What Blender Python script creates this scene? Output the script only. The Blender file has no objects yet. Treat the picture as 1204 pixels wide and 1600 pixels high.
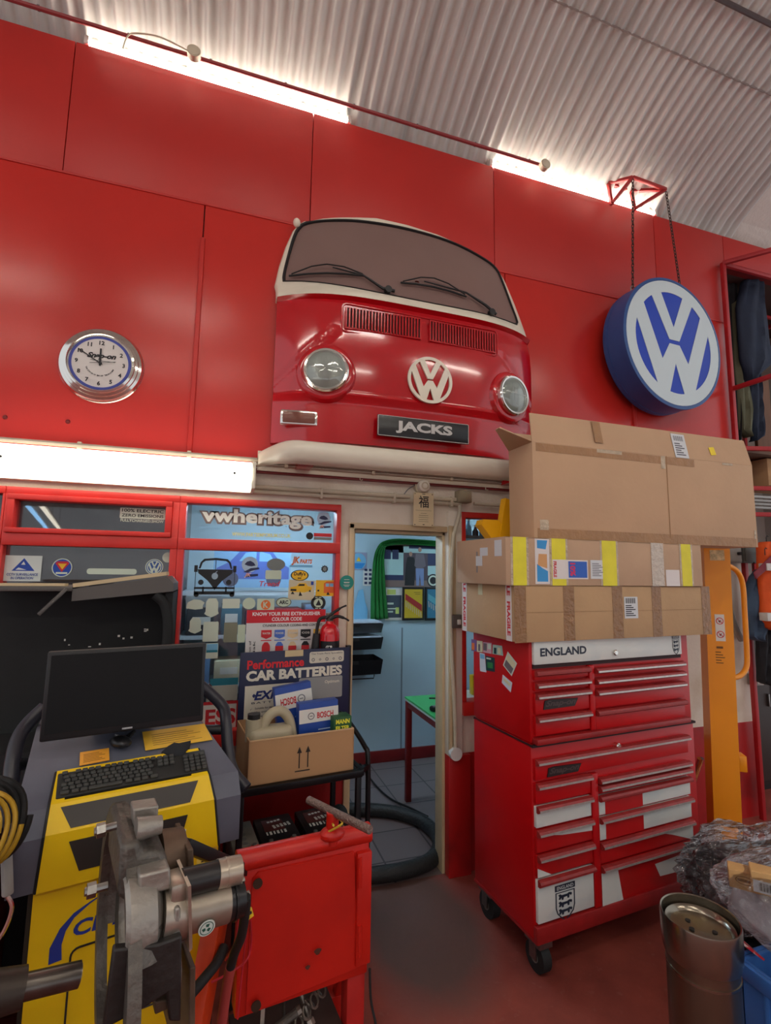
import bpy, bmesh, math, random
from mathutils import Vector, Matrix
random.seed(11)
SC = bpy.context.scene
COL = SC.collection
pi = math.pi

# ------------------------------------------------------------------ camera
F_PX = 770.0
EYE = Vector((0, 0, 1.70))
_up = Vector((92.0, -6350.0, F_PX)).normalized()
_xr = Vector((2388.0, (92.0 * 2388 + F_PX * F_PX) / 6350.0, F_PX)).normalized()
_xr = (_xr - _up * _xr.dot(_up)).normalized()
_yr = _up.cross(_xr)
R_CAM = Matrix((_xr, _yr, _up))            # camera axes (right, down, forward) -> world
cam_data = bpy.data.cameras.new('camera')
cam_data.sensor_fit = 'VERTICAL'
cam_data.sensor_height = 32.0
cam_data.lens = F_PX / 1600.0 * 32.0
cam_data.clip_start = 0.02
cam = bpy.data.objects.new('camera', cam_data)
COL.objects.link(cam)
cx, cy, cz = R_CAM.col[0], -R_CAM.col[1], -R_CAM.col[2]
cam.matrix_world = Matrix(((cx[0], cy[0], cz[0], EYE[0]), (cx[1], cy[1], cz[1], EYE[1]), (cx[2], cy[2], cz[2], EYE[2]), (0, 0, 0, 1)))
SC.camera = cam

# ------------------------------------------------------------------ world, exposure
SC.view_settings.view_transform = 'Standard'
SC.view_settings.look = 'None'
SC.view_settings.exposure = 0.0
SC.view_settings.gamma = 1.0
SC.view_settings.use_curve_mapping = False
W = bpy.data.worlds.new('world')
SC.world = W
W.use_nodes = True
W.node_tree.nodes['Background'].inputs[0].default_value = (0.93, 0.95, 1.0, 1)
W.node_tree.nodes['Background'].inputs[1].default_value = 0.85
SC.cycles.use_denoising = True
SC.cycles.max_bounces = 8
SC.cycles.transparent_max_bounces = 16
TUBE_STRENGTH = 24.0
HALL_FILL_STRENGTH = 15.0
DIFF_STRENGTH = 3.2
OFFICE_STRENGTH = 54.0

# ------------------------------------------------------------------ measuring helpers (picture -> place, at authoring time)
def _ray(px, py):
    return R_CAM @ Vector((px - 602.0, py - 800.0, F_PX))
def at(px, py, Y):                         # on the plane y = Y
    d = _ray(px, py); return EYE + d * (Y / d.y)
def atz(px, py, z):                        # on the plane z
    d = _ray(px, py); return EYE + d * ((z - EYE.z) / d.z)
def atp(px, py, o, deg):                   # on an upright plane through o turned by deg: (along, z)
    a = math.radians(deg); n = Vector((-math.sin(a), math.cos(a), 0)); u = Vector((math.cos(a), math.sin(a), 0))
    o = Vector((o[0], o[1], 0)); d = _ray(px, py); w = EYE + d * ((o - EYE).dot(n) / d.dot(n))
    return (w - o).dot(u), w.z

# ------------------------------------------------------------------ materials
def lin(c):
    return tuple(((x / 255.0) / 12.92 if x / 255.0 <= 0.04045 else ((x / 255.0 + 0.055) / 1.055) ** 2.4) for x in c)
_mats = {}
def mat(name, c, rough=0.5, metal=0.0, var=0.0, scale=6.0, bump=0.0, bscale=None, coat=0.0, c2=None, thr=None, emit=None, es=0.0, spec=0.5, stretch=None, alpha=None):
    """Procedural material: base colour c (sRGB), mottled towards c2 by noise, optional bump."""
    if name in _mats: return _mats[name]
    m = bpy.data.materials.new(name); m.use_nodes = True; _mats[name] = m
    nt = m.node_tree; N = nt.nodes; L = nt.links; b = N['Principled BSDF']
    col = lin(c) + (1,)
    b.inputs['Base Color'].default_value = col
    b.inputs['Roughness'].default_value = rough
    b.inputs['Metallic'].default_value = metal
    b.inputs['Specular IOR Level'].default_value = spec
    b.inputs['Coat Weight'].default_value = coat
    b.inputs['Coat Roughness'].default_value = 0.08
    if emit is not None:
        b.inputs['Emission Color'].default_value = lin(emit) + (1,)
        b.inputs['Emission Strength'].default_value = es
    if alpha is not None:
        b.inputs['Alpha'].default_value = alpha
    if var > 0 or bump > 0 or c2 is not None:
        tc = N.new('ShaderNodeTexCoord'); mp = N.new('ShaderNodeMapping'); L.new(tc.outputs['Object'], mp.inputs[0])
        if stretch: mp.inputs['Scale'].default_value = stretch
        no = N.new('ShaderNodeTexNoise'); no.inputs['Scale'].default_value = scale; no.inputs['Detail'].default_value = 5
        L.new(mp.outputs[0], no.inputs['Vector'])
        if var > 0 or c2 is not None:
            rp = N.new('ShaderNodeValToRGB'); L.new(no.outputs['Fac'], rp.inputs[0])
            if c2 is not None:
                d = lin(c2) + (1,); lo, hi = thr or (0.4, 0.65)
                rp.color_ramp.elements[0].position = lo; rp.color_ramp.elements[1].position = hi
                rp.color_ramp.elements[0].color = col; rp.color_ramp.elements[1].color = d
            else:
                rp.color_ramp.elements[0].position = 0.3; rp.color_ramp.elements[1].position = 0.7
                rp.color_ramp.elements[0].color = tuple(x * (1 - var) for x in col[:3]) + (1,)
                rp.color_ramp.elements[1].color = tuple(min(1, x * (1 + var * 0.6)) for x in col[:3]) + (1,)
            L.new(rp.outputs[0], b.inputs['Base Color'])
        if bump > 0:
            n2 = no
            if bscale:
                n2 = N.new('ShaderNodeTexNoise'); n2.inputs['Scale'].default_value = bscale; n2.inputs['Detail'].default_value = 3
                L.new(mp.outputs[0], n2.inputs['Vector'])
            bu = N.new('ShaderNodeBump'); bu.inputs['Strength'].default_value = bump; bu.inputs['Distance'].default_value = 0.02
            L.new(n2.outputs['Fac'], bu.inputs['Height']); L.new(bu.outputs[0], b.inputs['Normal'])
    return m
def glass_mat(name, tint=(1, 1, 1), gloss=0.12, rough=0.02):
    """Thin clear sheet: mostly straight through, mirror-like at a grazing angle."""
    if name in _mats: return _mats[name]
    m = bpy.data.materials.new(name); m.use_nodes = True; _mats[name] = m
    nt = m.node_tree; N = nt.nodes; L = nt.links
    N.remove(N['Principled BSDF']); out = N['Material Output']
    t = N.new('ShaderNodeBsdfTransparent'); t.inputs[0].default_value = tint + (1,)
    g = N.new('ShaderNodeBsdfGlossy'); g.inputs['Roughness'].default_value = rough
    lw = N.new('ShaderNodeLayerWeight'); lw.inputs[0].default_value = 0.35
    ma = N.new('ShaderNodeMath'); ma.operation = 'MULTIPLY_ADD'; ma.inputs[1].default_value = 0.7; ma.inputs[2].default_value = gloss
    L.new(lw.outputs['Fresnel'], ma.inputs[0])
    mx = N.new('ShaderNodeMixShader'); L.new(ma.outputs[0], mx.inputs[0]); L.new(t.outputs[0], mx.inputs[1]); L.new(g.outputs[0], mx.inputs[2])
    L.new(mx.outputs[0], out.inputs[0])
    return m
def emit_mat(name, c, s):
    return mat(name, c, emit=c, es=s)

# ------------------------------------------------------------------ mesh builder
FRONT = Matrix.Rotation(pi / 2, 4, 'X')    # xy plane -> xz plane, facing -y
def TR(x, y, z): return Matrix.Translation((x, y, z))
def RX(d): return Matrix.Rotation(math.radians(d), 4, 'X')
def RY(d): return Matrix.Rotation(math.radians(d), 4, 'Y')
def RZ(d): return Matrix.Rotation(math.radians(d), 4, 'Z')
class MB:
    def __init__(s, M=None):
        s.v = []; s.f = []; s.k = []; s.M = M or Matrix()
    def add(s, vs, fs, mi=0, M=None):
        X = s.M @ M if M is not None else s.M
        n = len(s.v); s.v += [X @ Vector(p) for p in vs]
        for f in fs: s.f.append([i + n for i in f]); s.k.append(mi)
        return s
    def box(s, c, d, mi=0, M=None, bev=0.0, seg=2):
        bm = bmesh.new(); bmesh.ops.create_cube(bm, size=1.0)
        bmesh.ops.scale(bm, vec=d, verts=bm.verts)
        if bev > 0:
            bmesh.ops.bevel(bm, geom=list(bm.edges), offset=min(bev, min(d) * 0.45), segments=seg, affect='EDGES', profile=0.5)
        bmesh.ops.translate(bm, vec=c, verts=bm.verts); s.bm(bm, mi, M); return s
    def bm(s, bm, mi=0, M=None):
        bm.verts.index_update()
        s.add([v.co.copy() for v in bm.verts], [[v.index for v in f.verts] for f in bm.faces], mi, M); bm.free()
    def span(s, a, b, mi=0, bev=0.0, M=None):   # box between two corners
        a = Vector(a); b = Vector(b)
        return s.box((a + b) / 2, (abs(b.x - a.x), abs(b.y - a.y), abs(b.z - a.z)), mi, M, bev)
    def cyl(s, p0, p1, r0, r1=None, n=16, mi=0, caps=True, M=None):
        p0 = Vector(p0); p1 = Vector(p1); r1 = r0 if r1 is None else r1
        q = (p1 - p0).to_track_quat('Z', 'Y').to_matrix(); vs = []
        for p, r in ((p0, r0), (p1, r1)):
            for i in range(n):
                a = 2 * pi * i / n; vs.append(p + q @ Vector((math.cos(a) * r, math.sin(a) * r, 0)))
        fs = [[i, (i + 1) % n, n + (i + 1) % n, n + i] for i in range(n)]
        if caps: fs += [list(range(n))[::-1], list(range(n, 2 * n))]
        return s.add(vs, fs, mi, M)
    def bar(s, p0, p1, w, h, mi=0, bev=0.0, M=None, up=(0, 0, 1)):   # rectangular bar between two points
        p0 = Vector(p0); p1 = Vector(p1); d = (p1 - p0); ln = d.length; d.normalize()
        u = Vector(up)
        if abs(d.dot(u)) > 0.98: u = Vector((0, 1, 0))
        sx = d.cross(u).normalized(); sy = sx.cross(d)
        B = Matrix((sx, sy, d)).transposed().to_4x4(); B.translation = (p0 + p1) / 2
        return s.box((0, 0, 0), (w, h, ln), mi, (M @ B) if M is not None else B, bev)
    def tube(s, pts, r, n=8, mi=0, closed=False, M=None, caps=True):
        pts = [Vector(p) for p in pts]; m = len(pts); vs = []; fs = []
        rs = r if isinstance(r, (list, tuple)) else [r] * m
        prev = None
        for i, p in enumerate(pts):
            a = pts[(i - 1) % m] if (closed or i > 0) else p
            b = pts[(i + 1) % m] if (closed or i < m - 1) else p
            t = (b - a).normalized()
            if prev is None:
                nrm = t.orthogonal().normalized()
            else:
                nrm = (prev - t * prev.dot(t))
                nrm = nrm.normalized() if nrm.length > 1e-6 else t.orthogonal().normalized()
            prev = nrm; bn = t.cross(nrm)
            for j in range(n):
                q = 2 * pi * j / n; vs.append(p + (nrm * math.cos(q) + bn * math.sin(q)) * rs[i])
        for i in range(m if closed else m - 1):
            i2 = (i + 1) % m
            for j in range(n):
                j2 = (j + 1) % n; fs.append([i * n + j, i * n + j2, i2 * n + j2, i2 * n + j])
        if caps and not closed: fs += [list(range(n))[::-1], [(m - 1) * n + j for j in range(n)]]
        return s.add(vs, fs, mi, M)
    def lathe(s, prof, n=32, mi=0, M=None, ang=2 * pi):   # profile of (r, z), around z
        vs = []; fs = []; m = len(prof); full = abs(ang - 2 * pi) < 1e-6; c = n if full else n + 1
        for i in range(c):
            a = ang * i / n
            for r, z in prof: vs.append((math.cos(a) * r, math.sin(a) * r, z))
        for i in range(n):
            i2 = (i + 1) % c
            for j in range(m - 1): fs.append([i * m + j, i2 * m + j, i2 * m + j + 1, i * m + j + 1])
        return s.add(vs, fs, mi, M)
    def prism(s, poly, z0, z1, mi=0, M=None):  # polygon in xy, raised from z0 to z1
        n = len(poly)
        vs = [(p[0], p[1], z0) for p in poly] + [(p[0], p[1], z1) for p in poly]
        fs = [list(range(n))[::-1], list(range(n, 2 * n))] + [[i, (i + 1) % n, n + (i + 1) % n, n + i] for i in range(n)]
        return s.add(vs, fs, mi, M)
    def ring(s, ro, ri, z0, z1, n=48, mi=0, M=None):
        return s.lathe([(ri, z0), (ro, z0), (ro, z1), (ri, z1), (ri, z0)], n, mi, M)
    def disc(s, r, z0, z1, n=40, mi=0, M=None):
        return s.lathe([(0, z0), (r, z0), (r, z1), (0, z1)], n, mi, M)
    def ball(s, c, r, n=16, mi=0, M=None, sc=(1, 1, 1)):
        bm = bmesh.new(); bmesh.ops.create_uvsphere(bm, u_segments=n, v_segments=max(6, n // 2), radius=r)
        bmesh.ops.scale(bm, vec=sc, verts=bm.verts); bmesh.ops.translate(bm, vec=c, verts=bm.verts); s.bm(bm, mi, M); return s
    def grid(s, fn, nu, nv, mi=0, M=None, closeu=False):
        vs = [fn(i / nu, j / nv) for j in range(nv + 1) for i in range(nu + (0 if closeu else 1))]
        w = nu if closeu else nu + 1; fs = []
        for j in range(nv):
            for i in range(nu):
                i2 = (i + 1) % w; fs.append([j * w + i, j * w + i2, (j + 1) * w + i2, (j + 1) * w + i])
        return s.add(vs, fs, mi, M)
    def text(s, body, M=None, w=None, h=None, bold=0.0, shear=0.0, depth=0.0006, mi=0, space=1.0, align='CENTER'):
        c = bpy.data.curves.new('lettering', 'FONT'); c.body = body; c.offset = bold; c.shear = shear; c.space_character = space
        c.align_x = align; c.resolution_u = 3
        o = bpy.data.objects.new('lettering', c); me = bpy.data.meshes.new_from_object(o)
        vs = [v.co.copy() for v in me.vertices]; fs = [list(p.vertices) for p in me.polygons]
        bpy.data.objects.remove(o); bpy.data.meshes.remove(me); bpy.data.curves.remove(c)
        if not vs: return s
        x0 = min(v.x for v in vs); x1 = max(v.x for v in vs); y0 = min(v.y for v in vs); y1 = max(v.y for v in vs)
        sx = w / (x1 - x0) if w else None; sy = h / (y1 - y0) if h else None
        sx = sx or sy; sy = sy or sx
        ox = {'CENTER': (x0 + x1) / 2, 'LEFT': x0, 'RIGHT': x1}[align]
        return s.add([((v.x - ox) * sx, (v.y - (y0 + y1) / 2) * sy, depth) for v in vs], fs, mi, M)
    def build(s, name, mats, parent=None, ang=35, loc=None):
        me = bpy.data.meshes.new(name); me.from_pydata([tuple(v) for v in s.v], [], s.f)
        for m in (mats if isinstance(mats, (list, tuple)) else [mats]): me.materials.append(m)
        for p, k in zip(me.polygons, s.k): p.material_index = k
        bm = bmesh.new(); bm.from_mesh(me); bmesh.ops.recalc_face_normals(bm, faces=bm.faces); bm.to_mesh(me); bm.free()
        if ang:
            me.shade_smooth(); me.set_sharp_from_angle(angle=math.radians(ang))
        o = bpy.data.objects.new(name, me); COL.objects.link(o)
        if parent is not None: o.parent = parent
        if loc is not None: o.location = loc
        return o
def mb(M=None): return MB(M)
def tag(o, label=None, cat=None, group=None, kind=None):
    for k, v in (('label', label), ('category', cat), ('group', group), ('kind', kind)):
        if v: o[k] = v
    return o
def thing(name, label, cat, loc=(0, 0, 0), rz=0.0, group=None):
    o = bpy.data.objects.new(name, None); o.empty_display_size = 0.05; COL.objects.link(o)
    o.location = loc; o.rotation_euler = (0, 0, math.radians(rz))
    return tag(o, label, cat, group)
def struct(name, b, m, ang=35): return tag(b.build(name, m, None, ang), kind='structure')
def cell(o):                                # put a one-mesh thing's origin at its own base so it can be moved
    me = o.data; n = len(me.vertices)
    c = sum((v.co for v in me.vertices), Vector()) / n; c.z = min(v.co.z for v in me.vertices)
    me.transform(Matrix.Translation(-c)); o.location = o.location + c
    return o
def smooth_path(pts, k=6, closed=False):    # Catmull-Rom
    P = [Vector(p) for p in pts]; n = len(P); out = []
    for i in range(n if closed else n - 1):
        if closed: a, b, c, d = P[(i - 1) % n], P[i], P[(i + 1) % n], P[(i + 2) % n]
        else: a, b, c, d = P[max(i - 1, 0)], P[i], P[i + 1], P[min(i + 2, n - 1)]
        for j in range(k):
            t = j / k; out.append(0.5 * ((2 * b) + (c - a) * t + (2 * a - 5 * b + 4 * c - d) * t * t + (3 * b - a - 3 * c + d) * t ** 3))
    if not closed: out.append(P[-1])
    return out
def circle(r, n=24, c=(0, 0), sy=1.0, a0=0.0, a1=2 * pi):
    full = abs(a1 - a0 - 2 * pi) < 1e-6
    return [(c[0] + r * math.cos(a0 + (a1 - a0) * i / (n if full else n - 1)), c[1] + r * sy * math.sin(a0 + (a1 - a0) * i / (n if full else n - 1))) for i in range(n)]
def rrect(w, h, r, k=4, c=(0, 0)):
    out = []
    for sx, sy, a in ((1, 1, 0), (-1, 1, 90), (-1, -1, 180), (1, -1, 270)):
        for i in range(k + 1):
            q = math.radians(a + 90 * i / k); out.append((c[0] + sx * (w / 2 - r) + r * math.cos(q), c[1] + sy * (h / 2 - r) + r * math.sin(q)))
    return out

# common materials
RED = mat('red_gloss_paint', (190, 43, 37), 0.42, var=0.08, scale=1.6, bump=0.10, bscale=2.2, spec=0.4)
RED_L = mat('red_gloss_sheet', (196, 43, 35), 0.27, var=0.08, scale=1.6, bump=0.16, bscale=1.9, spec=0.5)
RED_F = mat('red_frame_paint', (205, 42, 34), 0.35, var=0.1, scale=9)
RED_D = mat('dark_red_paint', (120, 20, 20), 0.45, var=0.2, scale=7)
CREAM = mat('cream_wall_paint', (205, 190, 165), 0.6, var=0.12, scale=5, c2=(188, 170, 142), thr=(0.45, 0.75))
WHITE = mat('white_paint', (225, 222, 212), 0.5, var=0.06, scale=8)
WHITEG = mat('white_gloss', (232, 226, 206), 0.3, var=0.03, scale=4)
BLACK = mat('black_plastic', (22, 22, 24), 0.45)
BLACKM = mat('black_metal', (26, 26, 28), 0.35, metal=0.4)
RUBBER = mat('black_rubber', (24, 24, 24), 0.7)
STEEL = mat('steel', (150, 148, 144), 0.32, metal=1.0, var=0.2, scale=20)
CHROME = mat('chrome', (225, 222, 215), 0.12, metal=1.0)
GREYM = mat('grey_metal', (120, 120, 122), 0.45, metal=0.5)
PAPER = mat('white_paper', (226, 224, 216), 0.7)
INK = mat('dark_ink', (30, 30, 34), 0.6)
REDINK = mat('red_ink', (200, 30, 42), 0.6)
BLUEINK = mat('blue_ink', (28, 66, 150), 0.6)
PVC = mat('cream_conduit', (205, 196, 172), 0.5, var=0.1, scale=10)
CARD = mat('brown_cardboard', (186, 148, 106), 0.8, var=0.08, scale=4, bump=0.06, bscale=30)
TAPE = mat('brown_tape', (146, 106, 66), 0.25, var=0.1, scale=12, bump=0.4, bscale=40)
YELLOW = mat('yellow_paint', (236, 188, 10), 0.4, var=0.05, scale=4)
ORANGE = mat('orange_paint', (238, 142, 26), 0.35, var=0.05, scale=4)
# ================================================================== THE SETTING
YW = 2.75                                   # face of the office front
YR = 2.73                                   # face of the red sheeting above it
X_L = -2.6; X_R = 3.78
xa = at(270, 800, YW).x; xb = at(292, 800, YW).x      # mullion between the two windows
xc = at(524, 820, YW).x; xd = at(531, 820, YW).x      # right frame of the second window
xe = at(551, 900, YW).x; xf = at(697, 900, YW).x      # door opening
xg = at(718, 900, YW).x; xh = at(725, 900, YW).x      # pillar end, third window frame
z_dtop = at(620, 829, YW).z
z_sill = 0.865; z_lint = 2.075; z_red = 2.262; z_top = 4.50
z_seam = 3.735

# floor ---------------------------------------------------------------
def floor_material():
    m = bpy.data.materials.new('red_painted_concrete'); m.use_nodes = True
    nt = m.node_tree; N = nt.nodes; L = nt.links; b = N['Principled BSDF']
    tc = N.new('ShaderNodeTexCoord')
    n1 = N.new('ShaderNodeTexNoise'); n1.inputs['Scale'].default_value = 1.6; n1.inputs['Detail'].default_value = 8; n1.inputs['Roughness'].default_value = 0.65
    n2 = N.new('ShaderNodeTexNoise'); n2.inputs['Scale'].default_value = 26; n2.inputs['Detail'].default_value = 6
    L.new(tc.outputs['Object'], n1.inputs[0]); L.new(tc.outputs['Object'], n2.inputs[0])
    r1 = N.new('ShaderNodeValToRGB'); e = r1.color_ramp.elements
    e[0].position = 0.32; e[0].color = lin((116, 50, 42)) + (1,); e[1].position = 0.72; e[1].color = lin((172, 84, 68)) + (1,)
    L.new(n1.outputs[0], r1.inputs[0])
    r2 = N.new('ShaderNodeValToRGB'); e = r2.color_ramp.elements
    e[0].position = 0.62; e[0].color = (0, 0, 0, 1); e[1].position = 0.75; e[1].color = (1, 1, 1, 1)
    L.new(n2.outputs[0], r2.inputs[0])
    sc = N.new('ShaderNodeMath'); sc.operation = 'MULTIPLY'; sc.inputs[1].default_value = 0.35; L.new(r2.outputs[0], sc.inputs[0])
    mx = N.new('ShaderNodeMixRGB'); mx.inputs[2].default_value = lin((170, 120, 105)) + (1,)
    L.new(sc.outputs[0], mx.inputs[0]); L.new(r1.outputs[0], mx.inputs[1])
    # worn oil-black track in front of the doorway
    p = atz(655, 1440, 0)
    mp = N.new('ShaderNodeMapping'); mp.inputs['Location'].default_value = (-p.x / 0.42, -p.y / 0.62, 0); mp.inputs['Scale'].default_value = (1 / 0.42, 1 / 0.62, 1)
    L.new(tc.outputs['Object'], mp.inputs[0])
    gr = N.new('ShaderNodeTexGradient'); gr.gradient_type = 'SPHERICAL'; L.new(mp.outputs[0], gr.inputs[0])
    ad = N.new('ShaderNodeMath'); ad.operation = 'MULTIPLY_ADD'; ad.inputs[1].default_value = 0.8; ad.inputs[2].default_value = -0.35; L.new(n1.outputs[0], ad.inputs[0])
    su = N.new('ShaderNodeMath'); su.operation = 'ADD'; L.new(gr.outputs[1], su.inputs[0]); L.new(ad.outputs[0], su.inputs[1])
    r3 = N.new('ShaderNodeValToRGB'); e = r3.color_ramp.elements; e[0].position = 0.12; e[0].color = (0, 0, 0, 1); e[1].position = 0.5; e[1].color = (0.85, 0.85, 0.85, 1)
    L.new(su.outputs[0], r3.inputs[0])
    m2 = N.new('ShaderNodeMixRGB'); m2.inputs[2].default_value = lin((84, 72, 66)) + (1,)
    L.new(r3.outputs[0], m2.inputs[0]); L.new(mx.outputs[0], m2.inputs[1]); L.new(m2.outputs[0], b.inputs['Base Color'])
    b.inputs['Roughness'].default_value = 0.5
    bu = N.new('ShaderNodeBump'); bu.inputs['Strength'].default_value = 0.15; bu.inputs['Distance'].default_value = 0.01
    L.new(n2.outputs[0], bu.inputs['Height']); L.new(bu.outputs[0], b.inputs['Normal'])
    return m
struct('floor', mb().span((-9.5, -18.0, -0.1), (5.6, YW + 0.02, 0)).span((X_R + .001, YW + 0.02, -0.1), (5.6, 3.85, 0)), floor_material())
def tile_material():
    m = bpy.data.materials.new('grey_floor_tiles'); m.use_nodes = True
    nt = m.node_tree; N = nt.nodes; L = nt.links; b = N['Principled BSDF']
    tc = N.new('ShaderNodeTexCoord'); br = N.new('ShaderNodeTexBrick'); br.offset = 0.0
    br.inputs['Color1'].default_value = lin((122, 108, 106)) + (1,); br.inputs['Color2'].default_value = lin((110, 98, 98)) + (1,)
    br.inputs['Mortar'].default_value = lin((60, 52, 52)) + (1,)
    br.inputs['Scale'].default_value = 1.0; br.inputs['Brick Width'].default_value = 0.33; br.inputs['Row Height'].default_value = 0.33; br.inputs['Mortar Size'].default_value = 0.006
    L.new(tc.outputs['Object'], br.inputs[0]); L.new(br.outputs[0], b.inputs['Base Color']); b.inputs['Roughness'].default_value = 0.45
    return m
YB = 4.45
struct('floor_office', mb().span((X_L, YW + 0.02, -0.1), (X_R - .06, YB + 0.1, 0.0)), tile_material())

# red upper wall: painted sheets with dark joints ----------------------
b = mb()
b.span((X_L - 1.2, YR + 0.03, z_red), (X_R, YR + 0.12, z_top), 1)
b2 = mb().span((X_R, YR + 0.03, 4.27), (5.4, YR + 0.12, z_top), 1)
ux = [X_L - 1.2, at(104, 200, YR).x, at(487, 260, YR).x, at(772, 330, YR).x, 3.05, 5.4]
for i in range(5):
    lo = z_seam
    if i == 4:
        b.span((ux[i] + .002, YR + .004, lo), (X_R - .002, YR + .03, z_top), 0, 0.003)
        b2.span((X_R + .002, YR + .004, 4.27), (5.4, YR + .03, z_top), 0, 0.003)
    else:
        b.span((ux[i] + .002, YR + .004, lo), (ux[i + 1] - .002, YR + .03, z_top), 0, 0.003)
lx = [X_L - 1.2, at(310, 480, YR).x, at(790, 520, YR).x, at(990, 640, YR).x, X_R]
for i in range(4):
    b.span((lx[i] + .003, YR, z_red), (lx[i + 1] - .003, YR + .03, z_seam - .012), 2, 0.004)
b.span((X_L - 1.2, YR - .004, z_seam - .012), (X_R, YR + .03, z_seam), 0, 0.002)
b.span((lx[1] - .012, YR - .010, z_red), (lx[1] + .012, YR + .01, at(317, 325, YR).z - .18), 0, 0.004)
b.span((lx[3] - .015, YR - .012, z_red), (lx[3] + .015, YR + .01, 3.2), 0, 0.004)
struct('wall_back', b, [RED, RED_D, RED_L]); struct('wall_upper', b2, [RED, RED_D])

# office front under it -------------------------------------------------
b = mb()
b.span((X_L, YW, z_lint), (X_R, YW + .10, z_red), 0)                                   # lintel
b.span((xd, YW, z_dtop), (xf + .02, YW + .10, z_lint), 0)                              # over the door
b.span((xd, YW, 0.65), (xe, YW + .10, z_dtop), 0); b.span((xd, YW, 0), (xe, YW + .10, .65), 1)
b.span((xf, YW - .03, 0.65), (xg, YW + .10, z_lint), 0, .004); b.span((xf, YW - .035, 0), (xg + .05, YW + .10, .65), 1, .004)
b.span((xg, YW, 0.65), (X_R, YW + .10, z_sill), 0); b.span((xg + .05, YW, 0), (X_R, YW + .10, .65), 1)
b.span((2.55, YW, z_sill), (X_R, YW + .10, z_lint), 0)
b.span((X_L, YW, 0.62), (xd, YW + .10, z_sill), 0); b.span((X_L, YW, 0), (xd, YW + .10, .62), 1)
struct('wall_front', b, [mat('cream_wall_stained', (228, 219, 202), 0.6, c2=(204, 188, 164), thr=(0.5, 0.8), scale=4.5, bump=.1, bscale=60), mat('red_lower_wall', (172, 22, 22), 0.4, var=.12, scale=5, c2=(120, 16, 16), thr=(.5, .8))])
# red strip along the lintel
struct('trim_1', mb().span((-0.0, YW - .03, 2.225), (X_R, YW + .02, 2.25)), RED_D)
# door surround
b = mb()
CRM = mat('cream_gloss_wood', (206, 184, 146), 0.4, var=.1, scale=6)
b.span((xe - .03, YW - .02, 0), (xe, YW + .06, z_dtop + .03), 0, .004); b.span((xe - .03, YW - .02, z_dtop), (xf, YW + .06, z_dtop + .035), 0, .004)
b.span((xe, YW + .02, 0), (xe + .015, YW + .12, z_dtop), 0, .002); b.span((xe, YW + .02, z_dtop - .018), (xf, YW + .12, z_dtop), 0, .002)
b.span((xf - .018, YW + .02, 0.0), (xf, YW + .12, z_dtop), 0, .002)
for k, (u0, u1, y) in enumerate(((0, .022, -.045), (.022, .05, -.035))): b.span((xf + u0, YW + y, .65), (xf + u1, YW - .02, z_dtop + .04), 0, .006)
struct('door_1', b, CRM)
# windows -----------------------------------------------------------------
GL = glass_mat('window_glass', (.93, .96, .96), gloss=.02)
z_rail0 = at(410, 862, YW).z; z_rail1 = at(410, 845, YW).z; z_wt = z_lint + .0
def window(name, x0, x1, fl, fr, zbot, top_sash=False):
    b = mb(); y0 = YW - .03; y1 = YW + .06
    b.span((x0, y0, zbot), (x0 + fl, y1, z_wt), 0, .004); b.span((x1 - fr, y0, zbot), (x1, y1, z_wt), 0, .004)
    b.span((x0 + .001, y0 - .002, z_wt - .036), (x1 - .001, y1 - .002, z_wt - .001), 0, .004); b.span((x0, y0 - .02, zbot - .045), (x1, y1, zbot + .03), 0, .004)
    if name != 'window_4':
        b.span((x0 + .001, y0 - .003, z_rail0), (x1 - .001, y1 - .003, z_rail1), 0, .004)
        if top_sash:
            for q in ((x0 + fl, x0 + fl + .03, z_rail1, z_wt - .035), (x1 - fr - .03, x1 - fr, z_rail1, z_wt - .035)): b.span((q[0], y0 - .012, q[2]), (q[1], y1 - .02, q[3]), 0, .003)
            for q in ((z_rail1, z_rail1 + .024), (z_wt - .062, z_wt - .035)): b.span((x0 + fl, y0 - .014, q[0]), (x1 - fr, y1 - .022, q[1]), 0, .003)
    o = struct(name, b, RED_F)
    g = mb().span((x0 + fl, YW + .012, zbot + .02), (x1 - fr, YW + .018, z_wt - .03)).build('pane', GL, o)
    return o
xw0 = at(10, 800, YW).x
window('window_1', xw0 - 1.0, xw0, .05, .012, z_sill)
window('window_2', xw0, (xa + xb) / 2, .012, (xb - xa) / 2, z_sill, True)
window('window_3', (xa + xb) / 2, xd, (xb - xa) / 2, xd - xc, z_sill)
window('window_4', xg - .002, 2.55, xh - xg, .05, z_sill + .05)

# ceiling -----------------------------------------------------------------
AR = 5.0; PH = math.radians(32); AY = 2.70 - AR * math.sin(PH); AZ = 4.63 - AR * math.cos(PH)
def arc(a, off=0.0):                        # a: angle from the zenith towards the wall
    return AY + (AR + off) * math.sin(a), AZ + (AR + off) * math.cos(a)
def ceil_fn(x0, x1, na, amp, off, y_end=-62):
    prof = [(2.735, 4.49 + off * .3), (2.722, 4.55 + off * .5)]
    def fn(u, v):
        x = x0 + (x1 - x0) * u
        k = v * (na)
        if k < 1: y, z, ny, nz = 2.81, 4.47 + .06 * k, .97, .22
        elif k < 2: y, z, ny, nz = 2.81 - .11 * (k - 1), 4.53 + .10 * (k - 1), .8, .6
        else:
            a = PH + (math.radians(y_end) - PH) * (k - 2) / (na - 2)
            y, z = arc(a); ny, nz = math.sin(a), math.cos(a)
        w = amp * math.sin(2 * pi * x / 0.076) + off
        return (x, y + ny * w, z + nz * w)
    return fn
CEIL = mat('white_corrugated_sheet', (210, 211, 206), 0.6, c2=(172, 172, 167), thr=(.5, .75), scale=2.2, stretch=(5.0, .25, .25))
xcorr = at(1152, 377, YR).x + .02
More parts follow.
